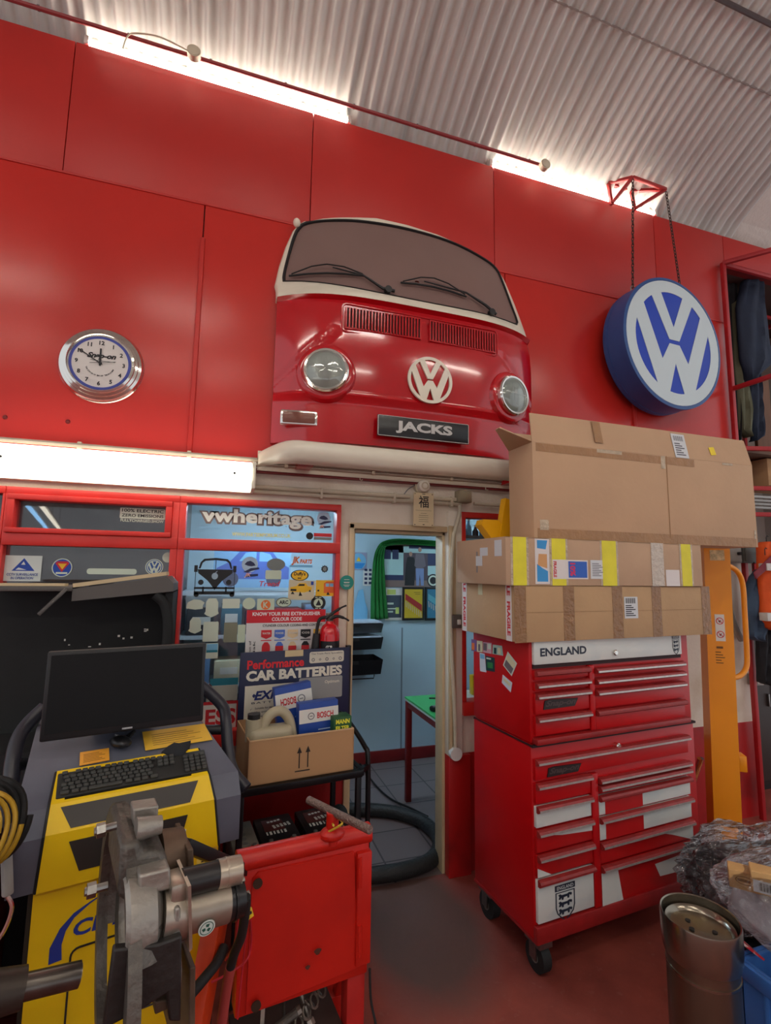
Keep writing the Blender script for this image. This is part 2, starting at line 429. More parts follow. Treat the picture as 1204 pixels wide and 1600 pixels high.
nrib = int((xcorr + 3.6) / 0.076 * 10)
o = tag(mb().grid(ceil_fn(-3.6, xcorr, 30, .015, .0), nrib, 30).build('ceiling', CEIL, None, 0), kind='structure')
o.data.shade_smooth()
o = tag(mb().grid(ceil_fn(xcorr - .12, 5.6, 30, 0, .05), 4, 30).build('ceiling_plaster', mat('white_plaster', (222, 214, 204), .7, bump=.3, bscale=40, var=.05), None, 0), kind='structure')
# overlap lip and purlin lines running along the vault
for i, (k, r, dn, m_, nm) in enumerate(((1.598, .006, .012, mat('grey_joint', (140, 128, 122), .6), 'trim_2'), (1.884, .014, .03, mat('dark_rail', (78, 66, 66), .5), 'trim_3'))):
    best = min((abs((arc(a / 1000.0)[1] - 1.7) / max(arc(a / 1000.0)[0], .05) - k), a / 1000.0) for a in range(-200, 560))
    y, z = arc(best[1], -dn)
    struct(nm, mb().cyl((-3.6, y, z), (5.4, y, z), r, n=8), m_)
# walls of the recess beyond the red sheeting, and of the office
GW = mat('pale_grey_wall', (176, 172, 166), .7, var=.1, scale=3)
struct('wall_recess', mb().span((X_R, 3.75, 0), (5.6, 3.85, 4.5)), GW)
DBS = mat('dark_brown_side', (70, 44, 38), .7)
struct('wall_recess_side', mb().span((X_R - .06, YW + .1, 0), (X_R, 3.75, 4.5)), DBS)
struct('wall_recess_end', mb().span((5.5, YW, 0), (5.6, 3.75, 4.5)), GW)
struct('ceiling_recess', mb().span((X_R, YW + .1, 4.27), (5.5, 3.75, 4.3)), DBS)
OW = mat('pale_blue_office_wall', (176, 202, 214), .6, var=.04, scale=2)
struct('wall_office_back', mb().span((X_L, YB, 0), (X_R, YB + .1, 2.33)).span((1.62, YB - .003, 0), (1.632, YB + .01, 1.18), 1), [OW, mat('joint_grey', (120, 136, 146), .6)])
struct('wall_office_end', mb().span((X_L - .1, YW + .1, 0), (X_L, YB, 2.33)), OW)
struct('wall_office_side', mb().span((X_R - .16, YW + .1, 0), (X_R - .06, YB, 2.33)), OW)
struct('ceiling_office', mb().span((X_L, YW + .1, 2.33), (X_R - .06, YB + .1, 2.43)), WHITE)
struct('baseboard_back', mb().span((-1.0, YB - .02, 0), (X_R - .16, YB, .10), 0, .003), RED_D)
struct('wall_partition_added', mb().span((-0.36, YW + .55, 0), (-0.28, YB, 2.33)).span((X_L, YW + .5, 0), (-0.28, YW + .58, 2.33)), mat('added_partition_grey', (112, 108, 108), .6, c2=(88, 78, 82), thr=(.45, .6), scale=2.2))  # partition added behind the panes to make them look dark

# ------------------------------------------------------------------ lamps of the place
TUBE = emit_mat('fluorescent_tube_glow', (255, 246, 232), TUBE_STRENGTH)
def batten(name, label, pa, pb, group):
    A = at(*pa, 2.66); B = at(*pb, 2.66); A.y = B.y = 2.672; z = 4.523
    t = thing(name, label, 'light', ((A.x + B.x) / 2, 2.772, z), 0, group); h = (B.x - A.x) / 2
    mb().box((0, .004, .035), (2 * h, .03, .05), 0, None, .006).build('housing', WHITE, t)
    for s in (-1, 1): mb().box((s * (h - .012), -.02, .012), (.024, .035, .05), 0, None, .004).build('end_cap', WHITE, t)
    mb().cyl((-h + .02, -.022, .004), (h - .02, -.022, .004), .015, n=12).build('tube', TUBE, t)
batten('fluorescent_batten', 'long lit fluorescent tube along the top of the red wall above the round clock', (122, 64), (553, 190), None)
batten('fluorescent_batten', 'shorter lit fluorescent tube behind the red hanging bracket at the roof edge', (774, 256), (1040, 336), None)
# diffuser lamp over the windows
A = at(-60, 728, 2.6); B = at(399, 728, 2.6); zt = at(200, 704, 2.6).z; zb = at(200, 757, 2.6).z
t = thing('diffuser_lamp', 'wide white diffuser strip lamp glowing over the shop windows', 'light', ((A.x + B.x) / 2, YW - .05, zb)); h = (B.x - A.x) / 2; H = zt - zb
mb().box((0, .02, H * .5), (2 * h, .05, H * .9), 0, None, .006).build('tray', WHITE, t)
pr = [(-.01, H * .06), (-.10, H * .12), (-.15, H * .35), (-.15, H * .7), (-.11, H * .92), (-.01, H * .96)]
b = mb(); n = len(pr)
b.add([(x, y, z) for x in (-h + .02, h - .02) for y, z in pr], [[i, i + 1, n + i + 1, n + i] for i in range(n - 1)] + [list(range(n)), list(range(n, 2 * n))])
b.build('diffuser', emit_mat('diffuser_glow', (255, 250, 232), DIFF_STRENGTH), t, 50)
for s in (-1, 1): mb().box((s * (h - .008), -.06, H * .5), (.02, .16, H * .86), 0, None, .006).build('end_cap', WHITEG, t)
b = mb()
for x in (at(8, 720, 2.6).x, at(366, 742, 2.6).x): b.cyl((x - (A.x + B.x) / 2, -.150, H * .5), (x - (A.x + B.x) / 2, -.156, H * .5), .006, n=10)
b.build('screw', BLACK, t)
# unseen strip lights added over and behind the camera for general light
for i, (x, y) in enumerate(((-2.0, -.6), (.8, -.6), (-2.0, -2.6), (.8, -2.6), (3.4, -1.6))):
    a = math.asin((y - AY) / AR); z = AZ + AR * math.cos(a) - .35
    t = thing('hall_fill_light', 'added unseen strip light under the vault for general light', 'light', (x, y, z), 0, 'added hall strip lights')
    mb().box((0, 0, .04), (1.8, .16, .05), 0, None, .01).build('housing', WHITE, t)
    for s in (-.05, .05): mb().cyl((-.85, s, 0), (.85, s, 0), .018, n=10).build('tube', emit_mat('hall_fill_glow', (255, 248, 238), HALL_FILL_STRENGTH * 2.2), t)
    mb().cyl((-.7, 0, .06), (-.7, 0, .36), .006, n=6).cyl((.7, 0, .06), (.7, 0, .36), .006, n=6).build('hanger', STEEL, t)
# two long rows of tubes far down the hall, mirrored in the narrow upper pane
for i, (xa_, xb_, ec) in enumerate(((35, 75, (150, 205, 255)), (57, 94, (255, 244, 225)))):
    p = atz(xa_, 780, 3.2); q = atz(xb_, 829, 3.2); p.y = 5.53 - p.y; q.y = 5.53 - q.y; m_ = (p + q) / 2; d = q - p; L_ = d.length
    t = thing('hall_tube_row', ('long bluish row of tubes far down the hall, seen only mirrored in the window', 'long warm white row of tubes far down the hall, seen only mirrored in the window')[i], 'light', tuple(m_), math.degrees(math.atan2(d.y, d.x)))
    mb().box((0, 0, .06), (L_, .16, .06)).build('housing', WHITE, t); mb().cyl((-L_ / 2, 0, .0), (L_ / 2, 0, 0), .05, n=10).build('tube', emit_mat('row_glow_' + str(i), ec, 9.0), t)
    for s in (-1, 0, 1): mb().cyl((s * L_ * .4, 0, .09), (s * L_ * .4, 0, 1.8), .012, n=6).build('hanger', STEEL, t)
# office tubes
OT = emit_mat('office_tube_glow', (205, 232, 255), OFFICE_STRENGTH)
for (px0, px1, y, py) in ((372, 540, 3.55, 791), (800, 905, 3.7, 800)):
    a = at(px0, py, y); c = at(px1, py, y); z = 2.20
    t = thing('office_strip_light', 'bluish lit strip light under the office ceiling behind the second shop window' if px0 < 600 else 'bluish lit strip light under the office ceiling past the doorway', 'light', ((a.x + c.x) / 2, y, z))
    h = (c.x - a.x) / 2
    mb().box((0, 0, .085), (2 * h, .10, .085), 0, None, .008).build('housing', WHITE, t)
    for s in (-.03, .03): mb().cyl((-h + .03, s, .022), (h - .03, s, .022), .016, n=10).build('tube', OT, t)

# conduit along the roof edge with round boxes, wire
A = at(-30, -10, 2.62); B = at(852, 258 + 22, 2.66)
zr = at(602, 181, 2.66).z
t = thing('roof_conduit', 'thin red pipe along the corrugated roof edge above the fluorescent tubes', 'pipe', (0, 2.665, zr))
mb().cyl((A.x - .3, 0, 0), (at(846, 258, 2.66).x, 0, 0), .011, n=8).build('pipe', mat('dull_red_pipe', (150, 52, 56), .5), t)
b = mb()
for k in range(9): b.box((A.x - .2 + k * .42, .01, .012), (.012, .02, .02))
b.build('clip', GREYM, t)
for nm, px, py, lab in (('junction_box', 303, 84, 'round cream junction box on the roof pipe above the long fluorescent tube'), ('junction_box', 850, 259, 'round cream junction box at the far end of the roof pipe')):
    p = at(px, py, 2.64); t = thing(nm, lab, 'junction box', (p.x, 2.655, p.z))
    mb().disc(.036, 0, .035, 24, 0, FRONT).build('body', PVC, t); mb().disc(.03, .034, .038, 24, 0, FRONT).build('lid', PVC, t)
p0 = at(192, 75, 2.64); p1 = at(209, 52, 2.64); p2 = at(250, 58, 2.63); p3 = at(298, 82, 2.63)
tag(cell(mb().tube(smooth_path([p0, p0.lerp(p1, .5) + Vector((-.01, 0, .01)), p1, p2, p3], 6), .004, 6).build('lamp_cable', PVC)), 'thin cream cable looping from the roof pipe to the long fluorescent tube', 'cable')
# ================================================================== BUS FRONT ON THE WALL
BUSRED = mat('bus_red_paint', (188, 14, 26), 0.16, var=.04, scale=3, coat=.6)
BUSWHITE = mat('bus_white_paint', (228, 222, 202), 0.25, var=.04, scale=5)
SCREEN = mat('tinted_windscreen', (128, 103, 97), 0.24, var=.06, scale=2, spec=.6)
XC = 1.035; HB = .815
def bus_y(x, z):
    s = min(abs((x - XC) / HB), 1.12); y = 2.50 + .15 * s ** 4
    if z > 3.2: y += (z - 3.2) * .26
    elif z < 2.66: y += min(1, (2.66 - z) / .05) * .028 + (2.66 - z) * .06
    else: y += (z - 2.9) ** 2 * .25 + max(0, (z - 3.1)) * .1
    return min(y, 2.70)
def bz(x, y): return (380 + x * 480 / 1204, 320 + y * 480 / 1204)
def on_bus(zx, zy):
    px, py = bz(zx, zy); y = 2.5
    for _ in range(12): p = at(px, py, y); y = .5 * y + .5 * bus_y(p.x, p.z)
    return at(px, py, y)
bus = thing('bus_front', 'red and white camper bus front with windscreen, mounted on the red wall', 'bus front', (XC, YR - .016, 2.3))
BO = Matrix.Translation((-XC, -YR, -2.3))
# red nose
zt = [on_bus(x, y).z for x, y in ((130, 360), (600, 402), (1100, 530))]
z_top_n = sum(zt) / 3; z_bot_n = on_bus(500, 945).z
x0n = at(*bz(122, 600), 2.66).x; x1n = at(*bz(1112, 700), 2.66).x
def nose(u, v):
    s = 2 * u - 1; s = math.copysign(1 - (1 - abs(s)) ** 1.35, s)
    z = z_top_n + (z_bot_n - z_top_n) * v
    x = (x0n + x1n) / 2 + s * (x1n - x0n) / 2
    y = bus_y(x, z)
    # pressed swage that drops round the nose from the waist
    zz = 3.02 - .30 * max(0, abs(x - XC) / HB - .62) / .38
    y += .012 * math.exp(-((z - zz) / .018) ** 2) * (1 if abs(x - XC) > .5 else 0)
    return (x, y, z)
b = mb(BO).grid(nose, 70, 54)
rim = []
for k in range(41): rim.append(nose(0, k / 40))
sk = [(p[0], YR, p[2]) for p in rim]; n = len(rim)
b.add(rim + sk, [[i, i + 1, n + i + 1, n + i] for i in range(n - 1)])
rim = [nose(1, k / 40) for k in range(41)]; sk = [(p[0], YR, p[2]) for p in rim]
b.add(rim + sk, [[i, i + 1, n + i + 1, n + i] for i in range(n - 1)])
rim = [nose(k / 40, 1) for k in range(41)]; sk = [(p[0], YR, p[2]) for p in rim]
b.add(rim + sk, [[i, i + 1, n + i + 1, n + i] for i in range(n - 1)])
b.build('nose_panel', BUSRED, bus, 40)
# white surround, seal and windscreen, as loops
def resample(poly, c, N=120):
    out = []
    for i in range(N):
        a = 2 * pi * i / N; d = (math.cos(a), math.sin(a)); best = None
        for k in range(len(poly)):
            p, q = poly[k], poly[(k + 1) % len(poly)]
            ex, ey = q[0] - p[0], q[1] - p[1]; den = d[0] * ey - d[1] * ex
            if abs(den) < 1e-9: continue
            t = ((p[0] - c[0]) * ey - (p[1] - c[1]) * ex) / den; w = ((p[0] - c[0]) * d[1] - (p[1] - c[1]) * d[0]) / den
            if t > 0 and -1e-6 <= w <= 1 + 1e-6 and (best is None or t > best): best = t
        out.append((c[0] + d[0] * best, c[1] + d[1] * best))
    return out
outer = [on_bus(*p) for p in ((130, 335), (122, 318), (140, 240), (165, 165), (195, 100), (225, 68), (300, 58), (420, 52), (520, 55), (640, 82), (760, 120), (880, 175), (985, 243), (1020, 300), (1062, 400), (1100, 505), (1105, 522))]
outer = [(p.x, p.z) for p in outer]
outer = [(outer[0][0], z_top_n - .004)] + outer + [(outer[-1][0], z_top_n - .004)]
gl = [on_bus(*p) for p in ((172, 308), (154, 300), (152, 280), (170, 205), (192, 130), (212, 92), (248, 72), (350, 64), (480, 70), (640, 98), (800, 145), (930, 210), (985, 252), (1010, 300), (1045, 395), (1070, 465), (1062, 476), (960, 440), (640, 375), (400, 328))]
gl = [(p.x, p.y) for p in smooth_path([(p.x, p.z, 0) for p in gl], 4, True)]
CW = (1.0, 3.40); N = 160
o_ = resample(outer, CW, N); g_ = resample(gl, CW, N)
def ins(k, lp): return [(CW[0] + (p[0] - CW[0]) * k, CW[1] + (p[1] - CW[1]) * (1 - (1 - k) * 2.0)) for p in lp]
def L3(lp, dy): return [(p[0], bus_y(*p) + dy, p[1]) for p in lp]
def loft(b, loops, mi=0):
    n = len(loops[0]); vs = [p for l in loops for p in l]
    b.add(vs, [[k * n + i, k * n + (i + 1) % n, (k + 1) * n + (i + 1) % n, (k + 1) * n + i] for k in range(len(loops) - 1) for i in range(n)], mi)
b = mb(BO); loft(b, [[(p[0], YR, p[1]) for p in o_], L3(o_, .02), L3(ins(.992, o_), .002), L3(ins(.985, o_), 0), L3(g_, -.002), L3(g_, .02)])
b.build('upper_surround', BUSWHITE, bus, 40)
b = mb(BO); s1 = ins(.978, g_); loft(b, [L3(g_, .0), L3(ins(.996, g_), -.008), L3(ins(.985, g_), -.008), L3(s1, .004)]); b.build('windscreen_seal', RUBBER, bus, 40)
rings = [L3(ins(k, s1), .002) for k in (1.0, .8, .6, .4, .2)]
b = mb(BO); loft(b, [[(CW[0] + (p[0] - CW[0]) * k, bus_y(CW[0] + (p[0] - CW[0]) * k, CW[1] + (p[1] - CW[1]) * k) + .003, CW[1] + (p[1] - CW[1]) * k) for p in s1] for k in (1, .8, .6, .4, .2, .02)])
b.build('windscreen', SCREEN, bus, 60)
# small mirror stub at the top corner
p = on_bus(207, 82); mb(BO).ball((p.x, p.y - .01, p.z), .022, 12, sc=(1, 1, 1.2)).build('roof_rivet', BUSWHITE, bus)
# wipers
for pts, piv in ((((585, 350), (540, 340), (462, 288), (345, 258)), (560, 345)), (((980, 440), (940, 405), (862, 355), (700, 312)), (962, 432))):
    q = [on_bus(*p) + Vector((0, -.018, 0)) for p in pts]
    arm = mb(BO).tube([Vector(p) for p in q], [.010, .009, .006, .004], 6)
    pv = on_bus(*piv); arm.cyl(pv + Vector((0, -.03, 0)), pv, .020, n=14)
    w = arm.build('wiper_arm', BLACK, bus)
    e0, e1 = ((176, 290), (470, 290)) if piv[0] < 700 else ((610, 316), (865, 370))
    bl = [on_bus(e0[0] + (e1[0] - e0[0]) * t, e0[1] + (e1[1] - e0[1]) * t - 18 * math.sin(pi * t) * .6) + Vector((0, -.014, 0)) for t in (0, .25, .5, .75, 1)]
    br = [on_bus(e0[0] + (e1[0] - e0[0]) * t, e0[1] + (e1[1] - e0[1]) * t - 42 * math.sin(pi * t)) + Vector((0, -.022, 0)) for t in (.03, .3, .5, .72, .97)]
    mb(BO).tube(bl, .006, 6).tube(br, .004, 5).build('wiper_blade', RUBBER, w)
# headlamps
def headlamp(zx, zy, r):
    p = on_bus(zx, zy); M = BO @ Matrix.Translation((p.x, p.y, p.z)) @ RZ(math.degrees(.15 * 4 / HB * ((p.x - XC) / HB) ** 3)) @ FRONT
    mb(M).lathe([(r * 1.42, -.03), (r * 1.30, .006), (r * 1.18, .014), (r * 1.05, .014)], 40).build('headlamp_pod', BUSRED, bus)
    z = mb(M).lathe([(r * 1.05, .012), (r * 1.04, .034), (r * .98, .042), (r * .90, .040), (r * .87, .030)], 40).build('headlamp_bezel', CHROME, bus)
    mb(M).lathe([(r * .88, .034), (r * .7, .026), (r * .4, .019), (.0, .016)], 36).build('reflector', mat('lamp_reflector', (206, 210, 204), .35, metal=.25), z)
    g = mb(M).lathe([(r * .88, .032), (r * .75, .044), (r * .5, .053), (.0, .058)], 36)
    g.build('lens', glass_mat('lamp_glass', (.88, .92, .90), .10, .08), z)
    q = mb(M)
    for k in range(-3, 4): q.box((k * r * .07, 0, .048 - abs(k) * .001), (r * .022, r * 1.2, .002))
    q.box((0, r * .05, .052), (r * 1.3, r * .05, .002)); q.box((0, -r * .05, .046), (r * .22, r * .9, .004))
    q.build('lens_fluting', mat('lens_ribs', (206, 210, 206), .2), z)
headlamp(322, 660, .118); headlamp(1040, 756, .118)
# fresh-air grille
c = on_bus(705, 503); a, d = on_bus(402, 455), on_bus(1004, 555)
wv = (d - a).length; hv = on_bus(560, 440).z - on_bus(560, 528).z + .03
M = BO @ Matrix.Translation((c.x, c.y - .004, (a.z + d.z) / 2)) @ FRONT
def bend(b):                                # follow the curve of the nose
    for v in b.v:
        w = BO.inverted() @ v; dy = bus_y(w.x, w.z) - bus_y(c.x, w.z); v.y += dy
    return b
b = mb(M); b.prism(rrect(wv, hv, .03), -.01, .004)
for k in range(1): pass
g = bend(b).build('grille_surround', BUSRED, bus)
b = mb(M)
P = rrect(wv - .012, hv - .012, .026); b.tube([(x, y, .005) for x, y in P], .004, 6, closed=True)
ns = 24; gap = .06
for s in (-1, 1):
    w2 = (wv - .05 - gap) / 2
    for k in range(ns + 1): b.box((s * (gap / 2 + w2 * k / ns), 0, .008), (.008, hv - .055, .01))
    for q in (-1, 1): b.box((s * (gap / 2 + w2 / 2), q * (hv / 2 - .026), .008), (w2 + .008, .008, .01))
bend(b).build('grille_slats', BUSRED, g)
b = mb(M)
for s in (-1, 1): b.box((s * (gap / 2 + w2 / 2), 0, .0055), (w2, hv - .06, .004))
bend(b).build('grille_mesh', mat('grille_dark', (52, 8, 12), .8), g)
# round letter emblem
def vw(b, R, z0, z1, ri=.86, mi=0, M=None):
    b.ring(R, R * ri, z0, z1, 64, mi, M); k = R * (ri + .02)
    V = [(-.545, .86), (-.30, .98), (0, .30), (.30, .98), (.545, .86), (.13, .05), (-.13, .05)]
    Wd = [(-.95, .37), (-.76, .69), (-.335, -.36), (-.13, -.03), (.13, -.03), (.335, -.36), (.76, .69), (.95, .37), (.47, -.90), (.20, -1.0), (0, -.40), (-.20, -1.0), (-.47, -.90)]
    e = (z1 - z0) * .06; b.prism([(x * k, y * k) for x, y in V], z0, z1 - e, mi, M); b.prism([(x * k, y * k) for x, y in Wd], z0, z1 - e, mi, M)
p = on_bus(725, 694); M = BO @ Matrix.Translation((p.x, p.y - .002, p.z)) @ FRONT
b = mb(M); vw(b, .136, 0, .012, .87); b.build('emblem', BUSWHITE, bus)
# number plate
p = on_bus(693, 893); q = (on_bus(868, 912) - on_bus(518, 877)); wp = abs(q.x); hp = .118
M = BO @ Matrix.Translation((p.x, 2.50, p.z)) @ FRONT
pl = mb(M).box((0, 0, .004), (wp, hp, .012), 0, None, .003).build('number_plate', mat('plate_black', (18, 18, 20), .3), bus)
mb(M).text('JACKS', TR(0, 0, .0105), wp * .62, hp * .60, .045).build('lettering', mat('plate_silver', (196, 196, 192), .35), pl)
b = mb(M); P = rrect(wp - .006, hp - .006, .006); b.tube([(x, y, .0105) for x, y in P], .002, 4, closed=True); b.build('plate_edge', mat('plate_silver', (196, 196, 192), .35), pl)
# front indicator
p = on_bus(216, 842); M = BO @ Matrix.Translation((p.x, p.y - .004, p.z)) @ RZ(-9) @ FRONT
i_ = mb(M).box((0, 0, .004), (.20, .085, .03), 0, None, .010).build('indicator', CHROME, bus)
mb(M).box((0, 0, .016), (.172, .062, .016), 0, None, .006).build('indicator_lens', mat('smoked_lens', (118, 66, 52), .25), i_)
# bumper
pb = [at(*bz(66, 962), 2.62), None]
xl = at(*bz(62, 962), 2.60).x; xr = 2 * XC - xl + .02
zb0 = at(*bz(560, 1032), 2.40).z; zb1 = at(*bz(560, 952), 2.40).z
path = []
for k in range(41):
    t = k / 40; s = 2 * t - 1; x = (xl + xr) / 2 + s * (xr - xl) / 2; y = 2.40 + .26 * max(0, (abs(s) - .80) / .20) ** 2.0; path.append((x, y))
prof = [(.05, -.01), (.015, .0), (0, .02), (-.012, .055), (-.010, .09), (.006, .122), (.03, .135), (.07, .135)]
ks = (zb1 - zb0) / .135
def bump(u, v):
    i = u * 40; k = min(int(i), 39); f = i - k; x = path[k][0] * (1 - f) + path[k + 1][0] * f; y = path[k][1] * (1 - f) + path[k + 1][1] * f
    j = v * 7; m = min(int(j), 6); g = j - m; dy = prof[m][0] * (1 - g) + prof[m + 1][0] * g; dz = prof[m][1] * (1 - g) + prof[m + 1][1] * g
    tp = 1 - .35 * max(0, (abs(2 * u - 1) - .86) / .14)
    return (x, min(y + dy, YR), zb0 + dz * ks * tp + (1 - tp) * .05)
b = mb(BO).grid(bump, 60, 14)
b.add([(xl, YR, zb0), (xr, YR, zb0), (xr, YR, zb1), (xl, YR, zb1)], [[0, 1, 2, 3]])
b.build('bumper', BUSWHITE, bus, 50)
mb(BO).span((.35, 2.47, zb0 + .02), (.43, YR, zb0 + .09)).span((1.65, 2.47, zb0 + .02), (1.73, YR, zb0 + .09)).build('bumper_bracket', BUSRED, bus)

# ================================================================== WALL CLOCK
p = at(157, 568, 2.69); c = thing('wall_clock', 'round chrome wall clock with a blue ring and white dial', 'clock', (p.x, YR, p.z))
mb(FRONT).lathe([(.190, 0), (.195, .012), (.186, .022), (.184, .030), (.172, .036), (.170, .044), (.158, .050), (.156, .058), (.146, .062), (.138, .052), (.136, .046)], 72).build('rim', CHROME, c)
mb(FRONT).ring(.138, .126, .044, .047, 72).build('blue_ring', mat('clock_blue', (52, 66, 160), .4), c)
d = mb(FRONT).disc(.128, .03, .045, 64).build('dial', mat('clock_dial', (222, 218, 212), .5), c)
b = mb(FRONT)
for k in range(1, 13):
    a = pi / 2 - k * pi / 6; b.text(str(k), TR(.105 * math.cos(a), .105 * math.sin(a), .0455), None, .0215, .035)
b.text('Snap-on', TR(.004, .035, .0455) @ RZ(2), .130, .036, .05, .35)
b.box((.01, .012, .046), (.11, .002, .0006))
S = 'The Choice of Better Technicians'
for i, ch in enumerate(S):
    a = math.radians(205 + 130 * i / (len(S) - 1)); r = .066
    if ch != ' ': b.text(ch, TR(r * math.cos(a), r * math.sin(a), .0455) @ RZ(math.degrees(a) + 90), None, .008 if ch.isupper() else .0062, .02)
b.build('numerals', INK, d)
b = mb(FRONT); b.bar((0, -.015, .049), (-.002, .075, .049), .008, .0012); b.build('hour_hand', INK, c)
b = mb(FRONT); b.bar((.01, -.008, .051), (-.100, .060, .051), .005, .0012); b.build('minute_hand', INK, c)
b = mb(FRONT); b.bar((-.045, -.006, .053), (.07, .012, .053), .0022, .001); b.cyl((0, 0, .045), (0, 0, .055), .007, n=14); b.build('second_hand', INK, c)
# screws in the wall sheet beside the clock
for px, py, l in ((8, 652, 'bolt head in the red wall sheet, below the clock by the picture edge'), (106, 659, 'small bolt head in the red wall sheet directly under the clock')):
    p = at(px, py, YR); o = mb().cyl((p.x, YR, p.z), (p.x, YR - .006, p.z), .011, .007, 12).build('wall_bolt', RED_D); tag(cell(o), l, 'bolt')

# ================================================================== ROUND HANGING SIGN
yS = 2.51; pc = at(1053, 536, yS); rS = .478
sg = thing('hanging_sign', 'round blue and white drum sign hanging on chains beside the clothes rack', 'sign', (pc.x, yS, pc.z), 4)
SB = mat('sign_blue_case', (40, 84, 146), 0.4, var=.08, scale=5)
mb(FRONT).lathe([(0, -.19), (rS * .97, -.19), (rS * .985, -.18), (rS * .985, -.03), (rS, -.025), (rS, 0), (rS * .955, .004), (rS * .95, -.004)], 80).build('drum', SB, sg)
f = mb(FRONT).disc(rS * .955, -.01, .0, 72).build('face', mat('sign_face_blue', (8, 58, 182), .3, spec=.3), sg)
b = mb(FRONT); vw(b, rS * .95, .0, .003, .815); b.build('lettering', mat('sign_face_white', (206, 222, 226), .3, spec=.3), f)
b = mb(FRONT).ring(rS * .99, rS * .975, -.15, -.145, 72); b.build('case_seam', SB, sg)
top = []
c1_ = at(988, 449, yS + .08); c2_ = at(1063, 441, yS + .10); ch1 = Vector((c1_.x, yS + .08, pc.z + math.sqrt(rS ** 2 - (c1_.x - pc.x) ** 2) - .02)); ch2 = Vector((c2_.x, yS + .10, pc.z + math.sqrt(max(rS ** 2 - (c2_.x - pc.x) ** 2, .01)) - .02))
b = mb()
for q in (ch1, ch2):
    l = Matrix.Rotation(math.radians(-4), 4, 'Z') @ (q - Vector((pc.x, yS, pc.z))); b.tube([l + Vector((.018 * math.cos(a), 0, .02 + .022 * math.sin(a))) for a in [2 * pi * i / 14 for i in range(14)]], .005, 6, closed=True)
b.build('lifting_eye', STEEL, sg)
# bracket at the roof edge
zb = 4.63; wall0 = at(950, 284, 2.715); wall1 = at(986, 298, 2.715); wall0.z = wall1.z = zb; A2 = atz(988, 277, zb); A3 = atz(1040, 296, zb); A1 = wall0
bk = thing('sign_bracket', 'red steel bracket standing out from the roof edge to carry the round sign', 'bracket', (A1.x, YR, zb))
MO = Matrix.Translation((-A1.x, -YR, -zb)); BR = mat('bracket_red', (168, 44, 44), .45, var=.1, scale=10)
b = mb(MO); 
for u, v in ((wall0, A2), (A2, A3), (A3, wall1), (wall0, wall1), (wall0, wall0 + Vector((.02, 0, -.17))), (wall1, wall1 + Vector((.02, 0, -.16))), (wall0 + Vector((.02, -.01, -.16)), A2), (wall1 + Vector((.02, -.01, -.15)), A3)):
    b.bar(u, v, .022, .022, 0, .003)
b.build('frame', BR, bk)
def chain(name, label, p, q, group):
    t = thing(name, label, 'chain', tuple(q), 0, group); d = p - q; L_ = d.length; n = int(L_ / .026); b = mb()
    Q = d.normalized().to_track_quat('Z', 'Y').to_matrix().to_4x4()
    for i in range(n):
        M = Q @ TR(0, 0, L_ * (i + .5) / n) @ RZ(90 * (i % 2))
        pts = [(.008 * math.cos(a), 0, .0185 * math.sin(a)) for a in [2 * pi * k / 10 for k in range(10)]]
        b.tube(pts, .0032, 5, closed=True, M=M)
    b.build('links', mat('dark_chain', (70, 60, 56), .5, metal=.7), t)
chain('hanging_chain', 'dark chain holding the round sign on the side nearer the camper bus front', A2 + Vector((0, 0, -.02)), ch1 + Vector((0, 0, .03)), None)
chain('hanging_chain', 'dark chain holding the round sign on the side nearer the clothes rack', A3 + Vector((0, 0, -.02)), ch2 + Vector((0, 0, .03)), None)

# ================================================================== PIPES, BELL AND CARD ON THE LINTEL
z1 = at(560, 771, 2.72).z; z2 = z1 - .028
xe0 = .14
t = thing('lintel_conduit', 'pair of cream cable pipes running along the lintel above window and doorway', 'pipe', (0, 2.72, z2))
mb(Matrix.Translation((0, 0, -z2))).cyl((-.0, 0, z1), (at(640, 775, 2.72).x, 0, z1), .0125, n=10).cyl((at(665, 775, 2.72).x - .06, 0, z1), (at(712, 780, 2.72).x, 0, z1), .0125, n=10).build('upper_pipe', PVC, t)
mb(Matrix.Translation((0, 0, -z2))).cyl((-.0, 0, z2), (at(720, 780, 2.72).x, 0, z2), .011, n=10).cyl((at(740, 780, 2.72).x, 0, z2 + .01), (2.0, 0, z2 + .01), .011, n=10).build('lower_pipe', PVC, t)
for px in (502, 616, 505 + 200):
    x = at(px, 770, 2.72).x; mb(Matrix.Translation((0, 0, -z2))).box((x, .01, (z1 + z2) / 2), (.016, .045, .062), 0, None, .005).build('saddle_clip', PVC, t)
zz = at(450, 722, 2.69).z
t = thing('bundle_pipe', 'grey pipe and cables running just under the white bumper', 'pipe', (0, 2.70, zz))
mb().cyl((-1.6, 0, 0), (2.2, 0, .0), .012, n=8).cyl((.12, .01, -.02), (2.2, .01, -.022), .008, n=8).build('pipe', mat('grey_pipe', (168, 156, 140), .5, var=.2, scale=8), t)
for k in range(7): mb().box((-1.2 + k * .5, .012, -.005), (.02, .03, .05), 0, None, .004).build('pipe_clip', PVC, t)
for px, py, l in ((562, 747, 'small screw hook under the red strip, over the shop window corner'), (758, 763, 'small screw hook under the red strip, beside the tall cardboard box')):
    p = at(px, py, 2.72); o = mb().tube([(p.x, 2.735, p.z + .02), (p.x, 2.72, p.z + .01), (p.x, 2.715, p.z - .01), (p.x + .008, 2.715, p.z - .016), (p.x + .014, 2.715, p.z - .008)], .003, 6).build('screw_hook', PVC); tag(cell(o), l, 'hook')
p = at(661, 760, 2.71); t = thing('alarm_bell', 'small round cream alarm bell on the lintel above the doorway', 'bell', (p.x, YW, p.z))
mb(FRONT).disc(.046, 0, .03, 32).build('base', mat('aged_cream', (196, 186, 160), .5), t)
